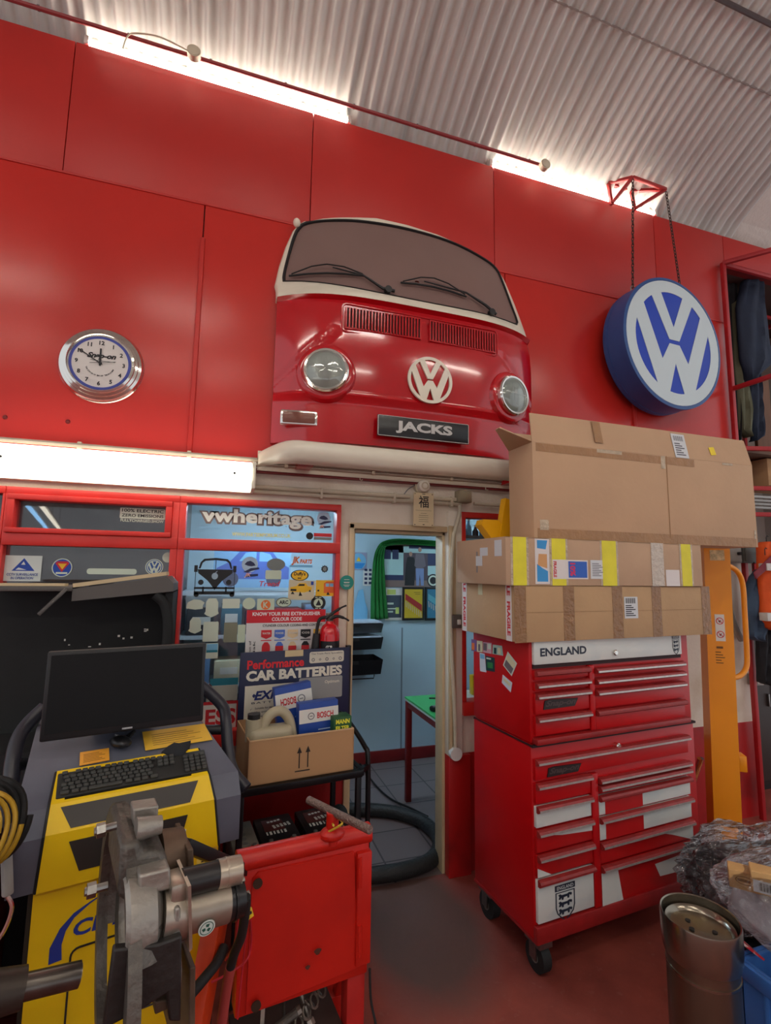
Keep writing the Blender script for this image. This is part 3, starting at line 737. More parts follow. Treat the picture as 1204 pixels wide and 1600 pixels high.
mb(FRONT).lathe([(.036, .02), (.038, .05), (.034, .062), (.02, .068), (0, .07)], 32).build('bell_cap', mat('bell_white', (226, 222, 206), .35), t)
mb(FRONT).ring(.022, .016, .066, .0705, 24).build('centre_ring', mat('aged_cream', (196, 186, 160), .5), t)
p0 = at(630, 774, 2.74); p1 = at(648, 758, 2.73)
tag(cell(mb().tube(smooth_path([p0, p0.lerp(p1, .4) + Vector((-.0, 0, .012)), p1]), .003, 6).build('bell_wire', GREYM)), 'thin grey wire curling from the lintel pipe to the alarm bell', 'wire')
pa = at(646, 769, 2.70); pb = at(677, 823, 2.70); w = pb.x - pa.x; h = pa.z - pb.z
t = thing('hanging_card', 'cream card with a black Chinese character hanging above the doorway', 'card', ((pa.x + pb.x) / 2, 2.702, pb.z))
mb(FRONT).box((0, h / 2, 0), (w, h, .004)).build('card', mat('cream_card', (222, 205, 165), .6), t)
b = mb(FRONT); b.text('福', TR(0, h * .73, .0025), w * .5, h * .36, .01); b.box((0, h * .47, .0025), (w * .8, .001, .0006))
for k in range(5): b.box((0, h * (.38 - .06 * k), .0025), (w * (.3 if k == 0 else .5 - .03 * (k % 2)), .0014, .0006))
b.box((0, h * .05, .0025), (.012, .004, .0006))
for s in (-1, 1):
    for q in (.04, .96): b.disc(.003, .002, .003, 8, 0, TR(s * w * .43, h * q, 0))
b.box((0, h * .96, .0025), (.02, .004, .0006))
b.build('lettering', INK, t)
pa = at(725, 776, 2.70); t = thing('junction_box', 'square grey cream junction box on the lintel where the downpipe begins', 'junction box', (pa.x, YW, pa.z))
mb().box((0, -.035, 0), (.085, .07, .075), 0, None, .004).build('body', mat('aged_box', (164, 152, 124), .55, var=.1, scale=10), t)
mb().box((0, -.072, 0), (.078, .006, .068), 0, None, .003).build('lid', mat('aged_box', (164, 152, 124), .55), t)
pts = [at(717, 790, 2.70), at(717, 803, 2.70), at(710, 828, 2.70), at(707, 850, 2.695), at(704, 960, 2.69), at(710, 1100, 2.69), at(712, 1178, 2.69)]
xs = [p.x for p in pts]
for p in pts: p.y = 2.695
t = thing('downpipe_conduit', 'cream cable pipe bending down the pillar beside the doorway to a round socket', 'pipe', (pts[-1].x, 2.695, pts[-1].z))
M = Matrix.Translation((-pts[-1].x, -2.695, -pts[-1].z))
mb(M).tube(smooth_path(pts, 5), .011, 10).build('pipe', PVC, t)
mb(FRONT).disc(.036, -.02, .014, 28).build('round_socket', mat('socket_white', (222, 220, 214), .4), t)
p = at(714, 971, 2.69); t = thing('pillar_switch', 'grey metal clad switch box on the pillar beside the doorway', 'switch', (p.x - .0, 2.72, p.z))
mb().box((0, -.02, 0), (.075, .05, .075), 0, None, .005).build('box', mat('grey_switch', (98, 90, 84), .5), t)
mb().box((.004, -.048, -.002), (.022, .01, .03), 0, None, .003).build('rocker', WHITE, t)
p = at(540, 910, YW); o = mb(Matrix.Translation((p.x, YW - .021, p.z)) @ FRONT)
o = thing('door_sticker', 'round teal sticker on the cream door post', 'sticker', (p.x, YW - .021, p.z))
mb(FRONT).disc(.040, 0, .0012, 32).build('disc', mat('teal', (26, 140, 128), .5), o)
b = mb(FRONT)
for y, w_ in ((.016, .03), (.002, .034), (-.002, .030), (-.014, .036), (-.021, .026)): b.box((0, y, .0015), (w_, .0025, .0004))
b.v = [v for v in b.v]
b.build('lettering', PAPER, o)
# ================================================================== STICKERS ON THE SHOP WINDOWS
YG = 2.7595
def flat(px, py, wpx, hpx, Y=YG):
    p = at(px, py, Y); a = at(px - wpx / 2, py, Y); c = at(px + wpx / 2, py, Y); e = at(px, py - hpx / 2, Y); g = at(px, py + hpx / 2, Y)
    return p, c.x - a.x, e.z - g.z
class Flat:
    """A thin printed thing facing the workshop: layers of coloured shapes, each layer one part."""
    def __init__(s, name, label, cat, px, py, wpx, hpx, group=None, Y=YG, rot=0.0, z_off=0.0):
        s.p, s.w, s.h = flat(px, py, wpx, hpx, Y); s.t = thing(name, label, cat, (s.p.x, Y, s.p.z), 0, group)
        s.M = FRONT @ RZ(rot); s.k = 0; s.b = None
    def layer(s, name, m, fn):
        b = MB(s.M @ TR(0, 0, .0004 * s.k)); fn(b, s.w, s.h); s.k += 1; s.b = b.build(name, m, s.t, 0); return s
    def sheet(s, m, name='sheet', r=0.0, d=.0008):
        return s.layer(name, m, lambda b, w, h: b.prism(rrect(w, h, min(w, h) * r) if r else [(-w / 2, -h / 2), (w / 2, -h / 2), (w / 2, h / 2), (-w / 2, h / 2)], 0, d))
    def oval(s, m, k=1.0, name='sheet'):
        return s.layer(name, m, lambda b, w, h: b.prism(circle(w / 2 * k, 32, sy=h / w), 0, .0008))
    def words(s, m, items, name='lettering', bold=.02, shear=0.0):
        def fn(b, w, h):
            for body, x, y, tw, th in items: b.text(body, TR(x * w, y * h, .0007), tw * w, th * h, bold, shear, .0003)
        return s.layer(name, m, fn)
    def shapes(s, m, polys, name='print'):
        def fn(b, w, h):
            for P in polys: b.prism([(x * w, y * h) for x, y in P], .0002, .0009)
        return s.layer(name, m, fn)
def R4(x0, y0, x1, y1): return [(x0, y0), (x1, y0), (x1, y1), (x0, y1)]
G_ = 'stickers on the shop windows'
ST_W = mat('sticker_white', (206, 216, 198), .6); ST_P = mat('sticker_pale', (196, 210, 186), .6); ST_G = mat('sticker_grey', (120, 126, 122), .6)
OR_ = mat('print_orange', (226, 112, 48), .6); YE_ = mat('print_yellow', (236, 186, 40), .6); NV = mat('print_navy', (40, 48, 84), .6); BL_ = mat('print_blue', (36, 74, 168), .6); RD_ = mat('print_red', (204, 40, 48), .6); BK_ = mat('print_black', (26, 26, 28), .6); TN = mat('print_taupe', (120, 104, 100), .6); LB = mat('print_light_blue', (120, 180, 214), .6); TL_ = mat('print_teal', (30, 120, 140), .6); GN_ = mat('print_green', (40, 120, 60), .6)
Flat('window_sticker', 'small black and white lettered electric vehicle sticker in the narrow upper window pane', 'sticker', 223, 806, 71, 23, G_).layer('sheet', ST_W, lambda b, w, h: b.prism([(x, y + h * .14) for x, y in rrect(w, h * .70, .004)], 0, .0008)).words(INK, [('100% ELECTRIC', 0, .33, .92, .22), ('ZERO EMISSIONS', 0, 0, .92, .2)]).words(ST_W, [('FULLYCHARGED.SHOW', 0, -.34, .95, .2)], 'white_lettering')
Flat('window_sign', 'white surveillance notice with a blue triangle in the shop window', 'sign', 36, 888, 58, 40).sheet(mat('notice_white', (214, 222, 216), .6)).shapes(BL_, [[(-.30, -.10), (.32, -.10), (0.01, .40)]]).shapes(mat('notice_white2', (220, 226, 224), .6), [[(-.20, -.06), (.10, -.06), (-.12, .03)], [(-.06, .14), (.06, .14), (.005, .27)]], 'camera_mark').words(BLUEINK, [('CCTV SURVEILLANCE', 0, -.24, .84, .1), ('IN OPERATION', 0, -.38, .6, .1)])
Flat('window_sticker', 'round blue sticker with a red and yellow shield in the shop window', 'sticker', 97, 887, 32, 29, G_).oval(ST_W).oval(BL_, .9, 'disc').shapes(RD_, [[(-.34, .24), (-.24, .34), (.24, .34), (.34, .24), (0, -.24)]]).shapes(YE_, [[(-.22, .22), (.22, .22), (.02, -.10)]], 'shield_centre').shapes(ST_W, [R4(-.28, -.34, .28, -.24)], 'banner')
Flat('window_sticker', 'long plain white rounded strip sticker in the shop window', 'sticker', 175, 893, 78, 9, G_).sheet(ST_W, r=.45)
f = Flat('window_sticker', 'small round blue and white letter badge sticker in the shop window', 'sticker', 241, 886, 28, 25, G_).oval(ST_W).oval(mat('badge_blue', (46, 84, 150), .5), .9, 'disc')
f.layer('emblem', ST_W, lambda b, w, h: vw(b, w * .40, 0, .0008, .86))
Flat('window_sticker', 'small plain white round sticker near the red window post', 'sticker', 262, 871, 17, 16, G_).oval(ST_W)
# big lettering on the upper pane
f = Flat('window_lettering', 'large white rounded lettering with a taupe outline on the upper shop window pane', 'lettering', 404, 811, 172, 27)
f.words(TN, [('vwheritage', 0, -.02, 1.05, 1.22)], 'outline', .10).words(mat('letter_white', (232, 236, 226), .5), [('vwheritage', 0, 0, 1.0, 1.0)], 'lettering', .035)
Flat('window_lettering', 'small yellow web address lettering under the large white lettering', 'lettering', 409, 836, 92, 6).words(mat('pale_yellow', (226, 216, 120), .5), [('WWW.PARTSEMPORIUM.CO.UK', 0, 0, 1, 1)], bold=.03)
def beetle(f):
    f.layer('disc', mat('sticker_blue_white', (176, 200, 220), .6), lambda b, w, h: b.prism(circle(w * .42, 28, (0, h * .14)), 0, .0008))
    f.shapes(NV, [[(-.28, .14), (-.16, .26), (.02, .30), (.2, .22), (.3, .10), (.1, .06), (-.1, .08)], [(-.34, -.20), (.05, -.02), (.5, .02), (.5, -.06), (.1, -.14), (-.1, -.22)], [(-.2, -.30), (.45, -.26), (.45, -.36), (-.2, -.42)]])
    f.words(mat('print_peach', (226, 170, 150), .6), [('JK', -.08, -.33, .38, .2)], 'lettering', .03, .3)
beetle(Flat('window_sticker', 'small blue car cartoon sticker at the end of the large white lettering', 'sticker', 505, 814, 25, 28, G_))
beetle(Flat('window_sticker', 'larger blue car cartoon sticker beside the black bus silhouette', 'sticker', 390, 887, 30, 36, G_))
Flat('window_sticker', 'small grey sticker with a dark disc and a red bar in the upper pane corner', 'sticker', 498, 838, 40, 11, G_).layer('disc', BK_, lambda b, w, h: b.prism(circle(h * .5, 24, (-w * .36, 0)), 0, .0008)).shapes(RD_, [R4(-.2, -.05, .5, .45)]).shapes(ST_G, [R4(-.2, -.5, .5, -.12)], 'grey_bar')
# black bus silhouette
f = Flat('window_sticker', 'large black camper bus front silhouette sticker on the shop window', 'sticker', 336, 902, 66, 61, G_)
def bus_sil(b, w, h):
    S = [(-.40, .22), (-.36, .38), (-.28, .47), (0, .5), (.28, .47), (.36, .38), (.40, .22)]
    I = [(-.355, .22), (-.31, .37), (-.24, .42), (0, .44), (.24, .42), (.31, .37), (.355, .22)]
    for i in range(6): b.prism([(x * w, y * h) for x, y in (S[i], S[i + 1], I[i + 1], I[i])], 0, .0009)
    b.prism([(x * w, y * h) for x, y in R4(-.008, .2, .008, .45)], 0, .0009)
    P = [(-.42, .20), (.42, .20), (.40, .10), (.30, .02), (.17, -.09), (.07, -.22), (0, -.33), (-.07, -.22), (-.17, -.09), (-.30, .02), (-.40, .10)]
    b.prism([(x * w, y * h) for x, y in P], 0, .0009)
    for s in (-1, 1):
        b.prism([(x * w * s, y * h) for x, y in R4(.42, .13, .50, .30)], 0, .0009); b.prism(circle(w * .065, 18, (s * w * .33, -h * .13)), 0, .0009)
        b.prism([(x * w * s, y * h) for x, y in R4(.455, -.36, .47, .16)], 0, .0009); b.prism(circle(w * .06, 14, (s * w * .42, -h * .44)), 0, .0009)
        b.prism([(x * w * s, y * h) for x, y in R4(.25, -.44, .29, -.24)], 0, .0009)
    b.prism([(x * w, y * h) for x, y in R4(-.48, -.30, .48, -.25)], 0, .0009); b.prism([(x * w, y * h) for x, y in R4(-.48, -.44, .48, -.36)], 0, .0009)
f.layer('silhouette', BK_, bus_sil)
f.layer('fruit_mark', mat('mark_pale', (150, 170, 186), .6), lambda b, w, h: b.prism(circle(w * .075, 20, (-.01 * w, .03 * h), 1.1), 0, .0008).prism([(x * w, y * h) for x, y in ((.0, .13), (.05, .17), (.04, .14), (.01, .11))], 0, .0008))
Flat('window_sticker', 'plain grey oval sticker on the lower shop window pane', 'sticker', 431, 882, 29, 19, G_).oval(ST_G)
Flat('window_sticker', 'plain pale rectangle sticker just under the grey oval', 'sticker', 427, 898, 25, 14, G_).sheet(ST_P, r=.15)
Flat('window_sticker', 'orange and cream slanted lettering sticker in the upper corner of the lower pane', 'sticker', 471, 878, 38, 17, G_).shapes(LB, [R4(-.5, -.5, .45, -.28)]).words(OR_, [('JK', -.24, .08, .34, .8), ('PARTS', .18, .05, .52, .42)], 'lettering', .05, .25)
Flat('window_sticker', 'small black cog shaped sticker near the red window post', 'sticker', 507, 889, 12, 14, G_).layer('cog', BK_, lambda b, w, h: b.prism([(w * (.5 if i % 2 else .38) * math.cos(i * pi / 10), w * (.5 if i % 2 else .38) * math.sin(i * pi / 10)) for i in range(20)], 0, .0008)).oval(ST_G, .5, 'hub')
Flat('window_sticker', 'orange and black oval sticker with script lettering', 'sticker', 468, 899, 28, 17, G_).oval(BK_).oval(YE_, .88, 'disc').words(INK, [("Duffy's", 0, .1, .64, .42), ('BAR', 0, -.26, .2, .16)], bold=.03)
Flat('window_postcard', 'cream postcard of a yellow pickup truck stuck on the window', 'postcard', 471, 922, 41, 31, None, YG, -2).sheet(mat('card_cream', (206, 196, 164), .6)).shapes(YE_, [[(-.42, -.10), (-.44, .12), (-.20, .20), (-.12, .34), (.14, .36), (.22, .22), (.38, .18), (.38, .0), (.1, -.12)]]).shapes(BK_, [[(-.40, -.22), (-.34, -.06), (-.26, -.22)], [(-.1, -.30), (-.06, -.06), (.04, -.28)], [(.26, -.06), (.32, .04), (.36, -.08)], [(-.16, .2), (-.1, .3), (.1, .31), (.1, .22)], R4(-.42, -.06, -.2, .04)], 'dark_parts').shapes(BL_, [R4(.34, .28, .44, .46)], 'stamp')
Flat('window_postcard', 'yellow postcard with an orange van by the red window post', 'postcard', 507, 919, 28, 25).sheet(YE_).shapes(OR_, [[(-.05, -.30), (-.05, .30), (.1, .42), (.5, .42), (.5, -.30)]]).shapes(LB, [R4(.05, .1, .24, .3), R4(.28, .1, .48, .3)], 'windows').shapes(BK_, [R4(-.4, -.2, -.3, -.1), [(.1, -.42), (.18, -.22), (.3, -.42)]], 'wheel')
Flat('window_sticker', 'olive and white oval lettered sticker under the yellow truck postcard', 'sticker', 443, 941, 24, 15, G_).oval(mat('olive', (110, 112, 84), .6)).oval(ST_P, .88, 'disc').words(INK, [('ARC', 0, 0, .6, .4)], bold=.04)
Flat('window_sticker', 'round black and white badge sticker above the fire extinguisher chart', 'sticker', 497, 942, 23, 22, G_).oval(BK_).oval(ST_P, .62, 'disc').shapes(BK_, [[(-.18, -.18), (.2, -.18), (.02, .24)]]).shapes(ST_P, [R4(-.22, .35, -.05, .41), R4(.02, .35, .2, .41), R4(-.2, -.41, .0, -.35), R4(.06, -.41, .2, -.35)], 'rim_marks')
Flat('window_sticker', 'thin red italic lettering strip below the car cartoon sticker', 'sticker', 415, 912, 52, 9, G_).words(RD_, [('Trend', .12, 0, .62, .9)], bold=.01, shear=.2)
Flat('window_sticker', 'white sticker with an orange fox-like curl beside the chart top', 'sticker', 415, 945, 27, 19, G_).sheet(ST_P).layer('disc', OR_, lambda b, w, h: b.prism(circle(w * .28, 20), 0, .0008)).words(ST_P, [('K', 0, 0, .3, .5)], bold=.03)
for px, py, w, h, kind, lab in ((305, 945, 29, 18, 'fish', 'plain white fish shaped sticker under the bus silhouette'), (331, 949, 23, 31, 'blob', 'tall plain white rounded sticker in the middle of the lower row'), (361, 943, 27, 15, 'rect', 'plain white oblong sticker between tall rounded sticker and pale disc'), (389, 943, 20, 18, 'disc', 'pale green round sticker in the lower row'), (305, 977, 21, 26, 'blob', 'plain white rounded sticker in the bottom row next to the red post'), (329, 987, 24, 31, 'rect', 'plain white upright rectangle sticker above the monitor'), (360, 988, 21, 31, 'olive', 'olive grey upright rectangle sticker beside the chart'), (377, 990, 12, 28, 'pale', 'narrow pale strip sticker at the edge of the chart')):
    f = Flat('window_sticker', lab, 'sticker', px, py, w, h, G_)
    if kind == 'fish': f.layer('sheet', ST_W, lambda b, w, h: b.prism([(x * w, y * h) for x, y in ((-.5, -.3), (-.42, .2), (-.3, .3), (-.1, .48), (.25, .42), (.5, .2), (.4, -.1), (.42, -.35), (0, -.42))], 0, .0008))
    elif kind == 'blob': f.layer('sheet', ST_W, lambda b, w, h: b.prism([(x * w, y * h) for x, y in ((-.30, -.42), (-.5, -.32), (-.42, -.2), (-.42, .25), (-.25, .46), (.25, .46), (.42, .25), (.42, -.2), (.5, -.3), (.30, -.4), (0, -.5))], 0, .0008))
    elif kind == 'disc': f.oval(ST_P)
    else: f.sheet({'rect': ST_W, 'olive': mat('olive_paper', (128, 128, 108), .6), 'pale': ST_P}[kind], r=.06)
Flat('window_card', 'small white and blue seascape card on the window above the monitor', 'card', 331, 1017, 19, 24).sheet(ST_W).shapes(LB, [R4(-.46, -.1, .46, .46)]).shapes(TL_, [R4(-.46, -.1, .46, .05)], 'sea')
Flat('window_strip', 'dark teal paper strip across the window beside the monitor', 'strip', 350, 1065, 44, 11).sheet(TL_)
Flat('window_notice', 'pale grey notice above the red framed lettered sign', 'notice', 347, 1083, 48, 24).sheet(mat('grey_notice', (176, 176, 166), .6))
Flat('window_sign', 'white sign with red frame and large red letters behind the black side bar', 'sign', 325, 1121, 96, 48).sheet(RD_).layer('field', PAPER, lambda b, w, h: b.prism([(x * w, y * h) for x, y in R4(-.46, -.40, .46, .40)], 0, .0008)).words(RD_, [('PRESS', 0, 0, .90, .52)], bold=.03)
Flat('window_sticker', 'small red round sticker beside the dark teal strip', 'sticker', 327, 1073, 8, 8, G_).oval(RD_)
# extinguisher chart
f = Flat('fire_chart', 'white and red fire extinguisher colour code chart behind the extinguisher', 'chart', 446, 1022, 124, 140, None, 2.752)
f.sheet(mat('chart_white', (222, 220, 218), .5)).shapes(mat('chart_red', (206, 30, 44), .5), [R4(-.5, .355, .5, .5)], 'red_band')
f.words(mat('chart_letter_white', (238, 236, 234), .5), [('KNOW YOUR FIRE EXTINGUISHER', 0, .455, .86, .042), ('COLOUR CODE', 0, .395, .38, .042)], bold=.03)
f.words(INK, [('CYLINDER COLOUR CODING AND CONTENT', .08, .325, .76, .028)], 'heading')
def side(b, w, h):
    for i, s in enumerate(('Classification of', 'fire risk')): b.text(s, TR((-.445 + i * .05) * w, -.02 * h, .0007) @ RZ(90), .36 * h, .028 * w, .01, 0, .0003)
f.layer('side_lettering', INK, side)
cols = [(RD_, 'WATER'), (mat('chart_blue', (74, 110, 196), .5), 'POWDER'), (mat('chart_cream', (226, 200, 158), .5), 'FOAM'), (BK_, 'CO2'), (YE_, 'WET')]
for i, (m, s) in enumerate(cols):
    x = -.25 + i * .165
    f.shapes(m, [R4(x - .065, .20, x + .065, .275), [(x - .065, .200), (x, .175), (x + .065, .2)], R4(x - .065, .155, x + .065, .165), [(x - .05, .08), (x - .045, .11), (x - .02, .14), (x + .02, .14), (x + .045, .11), (x + .05, .08)]], 'colour_code')
f.shapes(RD_, [R4(-.30 + i * .165, -.30, -.20 + i * .165, .095) for i in range(5)], 'cylinders')
f.words(PAPER, [(s, -.25 + i * .165, .238, .10, .022) for i, (m, s) in enumerate(cols)], 'code_lettering')

# ================================================================== INSIDE THE OFFICE
YO = YB - .006
dr0 = at(583, 905, YO); GREEN = mat('green_drape', (22, 112, 40), .7, var=.15, scale=8)
def wf(px, py, y=YO): p = at(px, py, y); return (p.x, p.z)
# photo poster: a pale bus with two people standing before it
pa = wf(596, 850); pb = wf(702, 917); W_ = pb[0] - pa[0]; H_ = pa[1] - pb[1]
f = Flat('photo_poster', 'large photo poster of two people in front of a pale bus on the office wall', 'poster', 649, 884, 106, 67, None, YO)
f.sheet(mat('photo_bg', (84, 70, 76), .6)).shapes(mat('photo_bus', (176, 208, 206), .6), [R4(-.5, -.22, -.18, .46), [(.18, -.22), (.18, .0), (.45, .02), (.5, -.05), (.5, -.34)], R4(-.5, .30, .5, .46), R4(.38, -.1, .5, .4)])
f.shapes(mat('photo_ground', (128, 106, 98), .6), [R4(-.5, -.5, .5, -.34)], 'ground').shapes(NV, [R4(-.48, .14, -.36, .36), R4(-.34, .14, -.25, .36), R4(.40, .2, .5, .4), R4(-.5, -.34, -.18, -.22), R4(.18, .02, .38, .30), R4(-.1, .40, .42, .48)], 'dark_glass')
f.layer('wheel', BK_, lambda b, w, h: b.prism(circle(.09 * w, 22, (.26 * w, -.34 * h)), 0, .0009)).layer('wheel_trim', ST_W, lambda b, w, h: b.ring(.072 * w, .05 * w, 0, .0009, 22, 0, TR(.26 * w, -.34 * h, 0)))
f.shapes(BK_, [[(-.16, -.46), (-.14, .05), (-.12, .2), (-.03, .2), (0, .05), (-.02, -.46)]], 'dark_coat').shapes(mat('photo_grey', (112, 100, 106), .6), [[(-.02, .0), (0, .28), (.12, .28), (.15, .0), (.10, -.06), (.02, -.06)]], 'grey_jacket').shapes(mat('photo_jeans', (124, 142, 184), .6), [[(.0, -.06), (.01, -.46), (.05, -.46), (.06, -.2), (.08, -.46), (.12, -.46), (.12, -.06)]], 'jeans')
f.layer('faces', mat('photo_skin', (176, 136, 118), .6), lambda b, w, h: b.prism(circle(.024 * w, 14, (-.075 * w, .27 * h), 1.3), 0, .0009).prism(circle(.026 * w, 14, (.06 * w, .38 * h), 1.3), 0, .0009))
# green drape over two sides
def drape_fn(x0, x1, z0, z1, amp, n):
    return lambda u, v: (x0 + (x1 - x0) * u + .03 * math.sin(v * 5) * (1 - u), YO - .03 - amp * math.sin(u * n * 2 * pi) - .02 * math.sin(v * 4 + u * 9), z0 + (z1 - z0) * v)
xd0 = wf(583, 940)[0]; xd1 = wf(602, 940)[0]; zt_ = wf(600, 846)[1]; zb_ = wf(585, 967)[1]; xd2 = wf(702, 850)[0]
b = mb()
path = smooth_path([(xd2 + .1, zt_ - .02, 0), ((xd1 + xd2) / 2, zt_ - .0, 0), (xd1 + .02, zt_ - .01, 0), (xd0 + .045, zt_ - .10, 0), (xd0 + .035, zt_ - .35, 0), (xd0 + .055, zb_, 0)], 8)
n = len(path); vs = []; fs = []; wd = 13
for i, p in enumerate(path):
    q = path[min(i + 1, n - 1)]; r_ = path[max(i - 1, 0)]; t_ = Vector((q.x - r_.x, q.y - r_.y)).normalized(); nn = Vector((-t_.y, t_.x)); k = i / (n - 1)
    hw = .028 + .055 * max(0, (k - .45) / .55)
    for j in range(wd):
        s = j / (wd - 1) * 2 - 1; vs.append((p.x + nn.x * hw * s, YO - .035 - .014 * math.sin(j * 2.1 + i * .12), p.y + nn.y * hw * s))
for i in range(n - 1):
    for j in range(wd - 1): fs.append([i * wd + j, i * wd + j + 1, (i + 1) * wd + j + 1, (i + 1) * wd + j])
b.add(vs, fs); o = b.build('wall_drape', GREEN, None, 60)
md = o.modifiers.new('thickness', 'SOLIDIFY'); md.thickness = .006
tag(cell(o), 'green cloth draped over the top and side of the photo poster', 'drape')
def framed(name, label, px, py, w, h, fill, draw):
    f = Flat(name, label, 'picture', px, py, w, h, None, YO - .012)
    f.layer('frame', mat('frame_black', (16, 16, 18), .4), lambda b, w, h: b.box((0, 0, 0), (w, h, .02), 0, None, .003)); f.k = 27
    f.layer('print', fill, lambda b, w, h: b.prism(R4(-w * .42, -h * .43, w * .42, h * .43), 0, .0008)); draw(f); return f
def beach(f, m):
    f.shapes(m, [[(-.38, .30), (-.38, .12), (.40, -.24), (.40, -.04)]]).shapes(mat('pale_legs', (200, 180, 160), .6), [[(-.38 + k * .1, .08 - k * .046), (-.35 + k * .1, .07 - k * .046), (-.32 + k * .1, -.10 - k * .046), (-.35 + k * .1, -.11 - k * .046)] for k in range(8)], 'legs')
    f.shapes(INK, [R4(.02, .33, .32, .34), R4(.08, .28, .32, .29)], 'small_print')
framed('framed_picture', 'yellow framed picture with a red diagonal band on the office wall', 645, 943, 33, 52, mat('poster_yellow', (204, 172, 36), .5), lambda f: beach(f, mat('poster_red', (170, 44, 44), .5)))
framed('framed_picture', 'blue framed picture with a pale diagonal band on the office wall', 681, 943, 34, 52, mat('poster_teal', (50, 118, 146), .5), lambda f: beach(f, mat('poster_teal2', (90, 160, 176), .5)))
Flat('wall_poster', 'dark grey and white printed poster beside the yellow framed picture', 'poster', 615, 944, 27, 50, None, YO).sheet(PAPER).shapes(mat('poster_dark', (62, 70, 84), .6), [R4(-.44, -.42, .44, .28)]).shapes(mat('poster_lime', (196, 206, 110), .6), [R4(-.4, .3, .1, .46), R4(.1, -.3, .3, -.1)], 'lime_marks').shapes(ST_W, [R4(-.38, -.01, -.02, .05), R4(-.36, -.16, .12, -.12), R4(-.38, -.26, -.04, -.21)], 'pale_marks')
Flat('wall_poster', 'colourful round printed picture on the office wall left of the drape', 'poster', 560, 877, 26, 28, None, YO).sheet(mat('poster_lilac', (150, 150, 176), .6)).oval(LB, .9, 'disc').shapes(mat('poster_sea', (40, 130, 196), .6), [[(-.4, -.1), (.4, -.1), (.2, -.4), (-.2, -.4)]]).shapes(YE_, [[(-.15, .0), (0, .25), (.15, 0)]], 'sun')
Flat('wall_poster', 'black and white patterned sheet beside the green drape', 'poster', 578, 902, 22, 27, None, YO).sheet(PAPER).shapes(NV, [R4(-.4 + (i % 3) * .3, -.4 + (i // 3) * .25, -.2 + (i % 3) * .3, -.26 + (i // 3) * .25) for i in range(11)])
f = Flat('bottle_cutout', 'blue printed bottle and figures display on the office wall above the wall files', 'display', 562, 946, 26, 52, None, YO - .004)
f.layer('sheet', LB, lambda b, w, h: b.prism([(x * w, y * h) for x, y in ((-.42, -.5), (-.45, -.1), (-.3, .1), (-.1, .45), (.15, .5), (.3, .1), (.45, -.1), (.42, -.5))], 0, .004)).shapes(mat('poster_sea', (40, 130, 196), .6), [R4(-.4, -.46, .4, -.2)]).shapes(RD_, [[(-.1, .05), (0, .35), (.14, .05)]], 'red_figure').shapes(ST_W, [R4(-.36, -.14, .36, -.06)], 'white_band')
f.t.location.y = YO - .012
# wall mounted file trays
FT = mat('file_grey', (84, 88, 96), .45); FD = mat('file_dark', (44, 46, 52), .45)
pa = wf(545, 968, YB - .28); pb = wf(598, 968, YB - .28)
x0 = pa[0]; x1 = pb[0]
t = thing('wall_file', 'stack of three dark grey document trays mounted on the office wall', 'file holder', ((x0 + x1) / 2, YB, wf(560, 1062, YB - .28)[1]))
zz = [wf(570, y, YB - .28)[1] - t.location.z for y in (975, 990, 996, 1016, 1031, 1056)]
for i, m in ((0, FT), (2, FD), (4, mat('file_black', (30, 31, 35), .4))):
    zt_, zb_ = zz[i], zz[i + 1]; w = x1 - x0
    b = mb(); b.add([(-w / 2, -.26, zb_), (w / 2, -.24, zb_), (w / 2, -.30, zt_), (-w / 2, -.30, zt_), (-w / 2, -.01, zb_ + .02), (w / 2, -.01, zb_ + .02), (w / 2, -.01, zt_), (-w / 2, -.01, zt_)], [[0, 1, 2, 3], [0, 1, 5, 4], [0, 4, 7, 3], [1, 2, 6, 5], [4, 5, 6, 7]])
    o = b.build('tray', m, t)
    mb().box((-w * .32, -.295, zt_ * .85 + zb_ * .15), (w * .22, .03, (zt_ - zb_) * .2)).build('label_slot', BLACK, o)
for i in (0, 2): mb().box((0, -.15, zz[i] - .0 + (.012 if i == 0 else 0)), ((x1 - x0) * .94, .26, .012)).build('papers', mat('paper_blue_white', (196, 208, 222), .6), t)
mb().tube([(-(x1 - x0) * .4, -.25, zz[5]), (-(x1 - x0) * .36, -.25, zz[5] - .03), ((x1 - x0) * .28, -.25, zz[5] - .03), ((x1 - x0) * .3, -.25, zz[5])], .005, 6).build('wire_rail', BLACKM, t)
# desk
d0 = atz(637, 1088, .75); t = thing('office_desk', 'green topped desk on square red legs seen through the doorway', 'desk', (d0.x + .5, 3.37, 0))
w = 1.05; dp = .64
mb().box((0, 0, .742), (w, dp, .016)).build('desktop', mat('green_laminate', (60, 178, 96), .4), t)
mb().box((0, 0, .731), (w + .004, dp + .004, .012)).build('edge_trim', mat('pale_edge', (200, 204, 198), .4), t)
for sx, sy in ((-1, -1), (-1, 1), (1, -1), (1, 1)): mb().box((sx * (w / 2 - .024), sy * (dp / 2 - .024), .36), (.042, .042, .72), 0, None, .003).build('leg', RED_D, t)
for q in (-1, 1): mb().box((0, q * (dp / 2 - .024), .70), (w - .09, .03, .045)).build('rail', RED_D, t); mb().box((q * (w / 2 - .024), 0, .70), (.03, dp - .09, .045)).build('rail', RED_D, t)
p = atz(682, 1103, .78); t = thing('desk_phone', 'black handset lying on the green desk', 'phone', (p.x + .03, p.y, .75), 12)
mb().box((0, 0, .016), (.16, .055, .032), 0, None, .01).build('body', BLACK, t); mb().box((-.05, 0, .033), (.04, .035, .004), 0, None, .002).build('key_panel', GREYM, t)
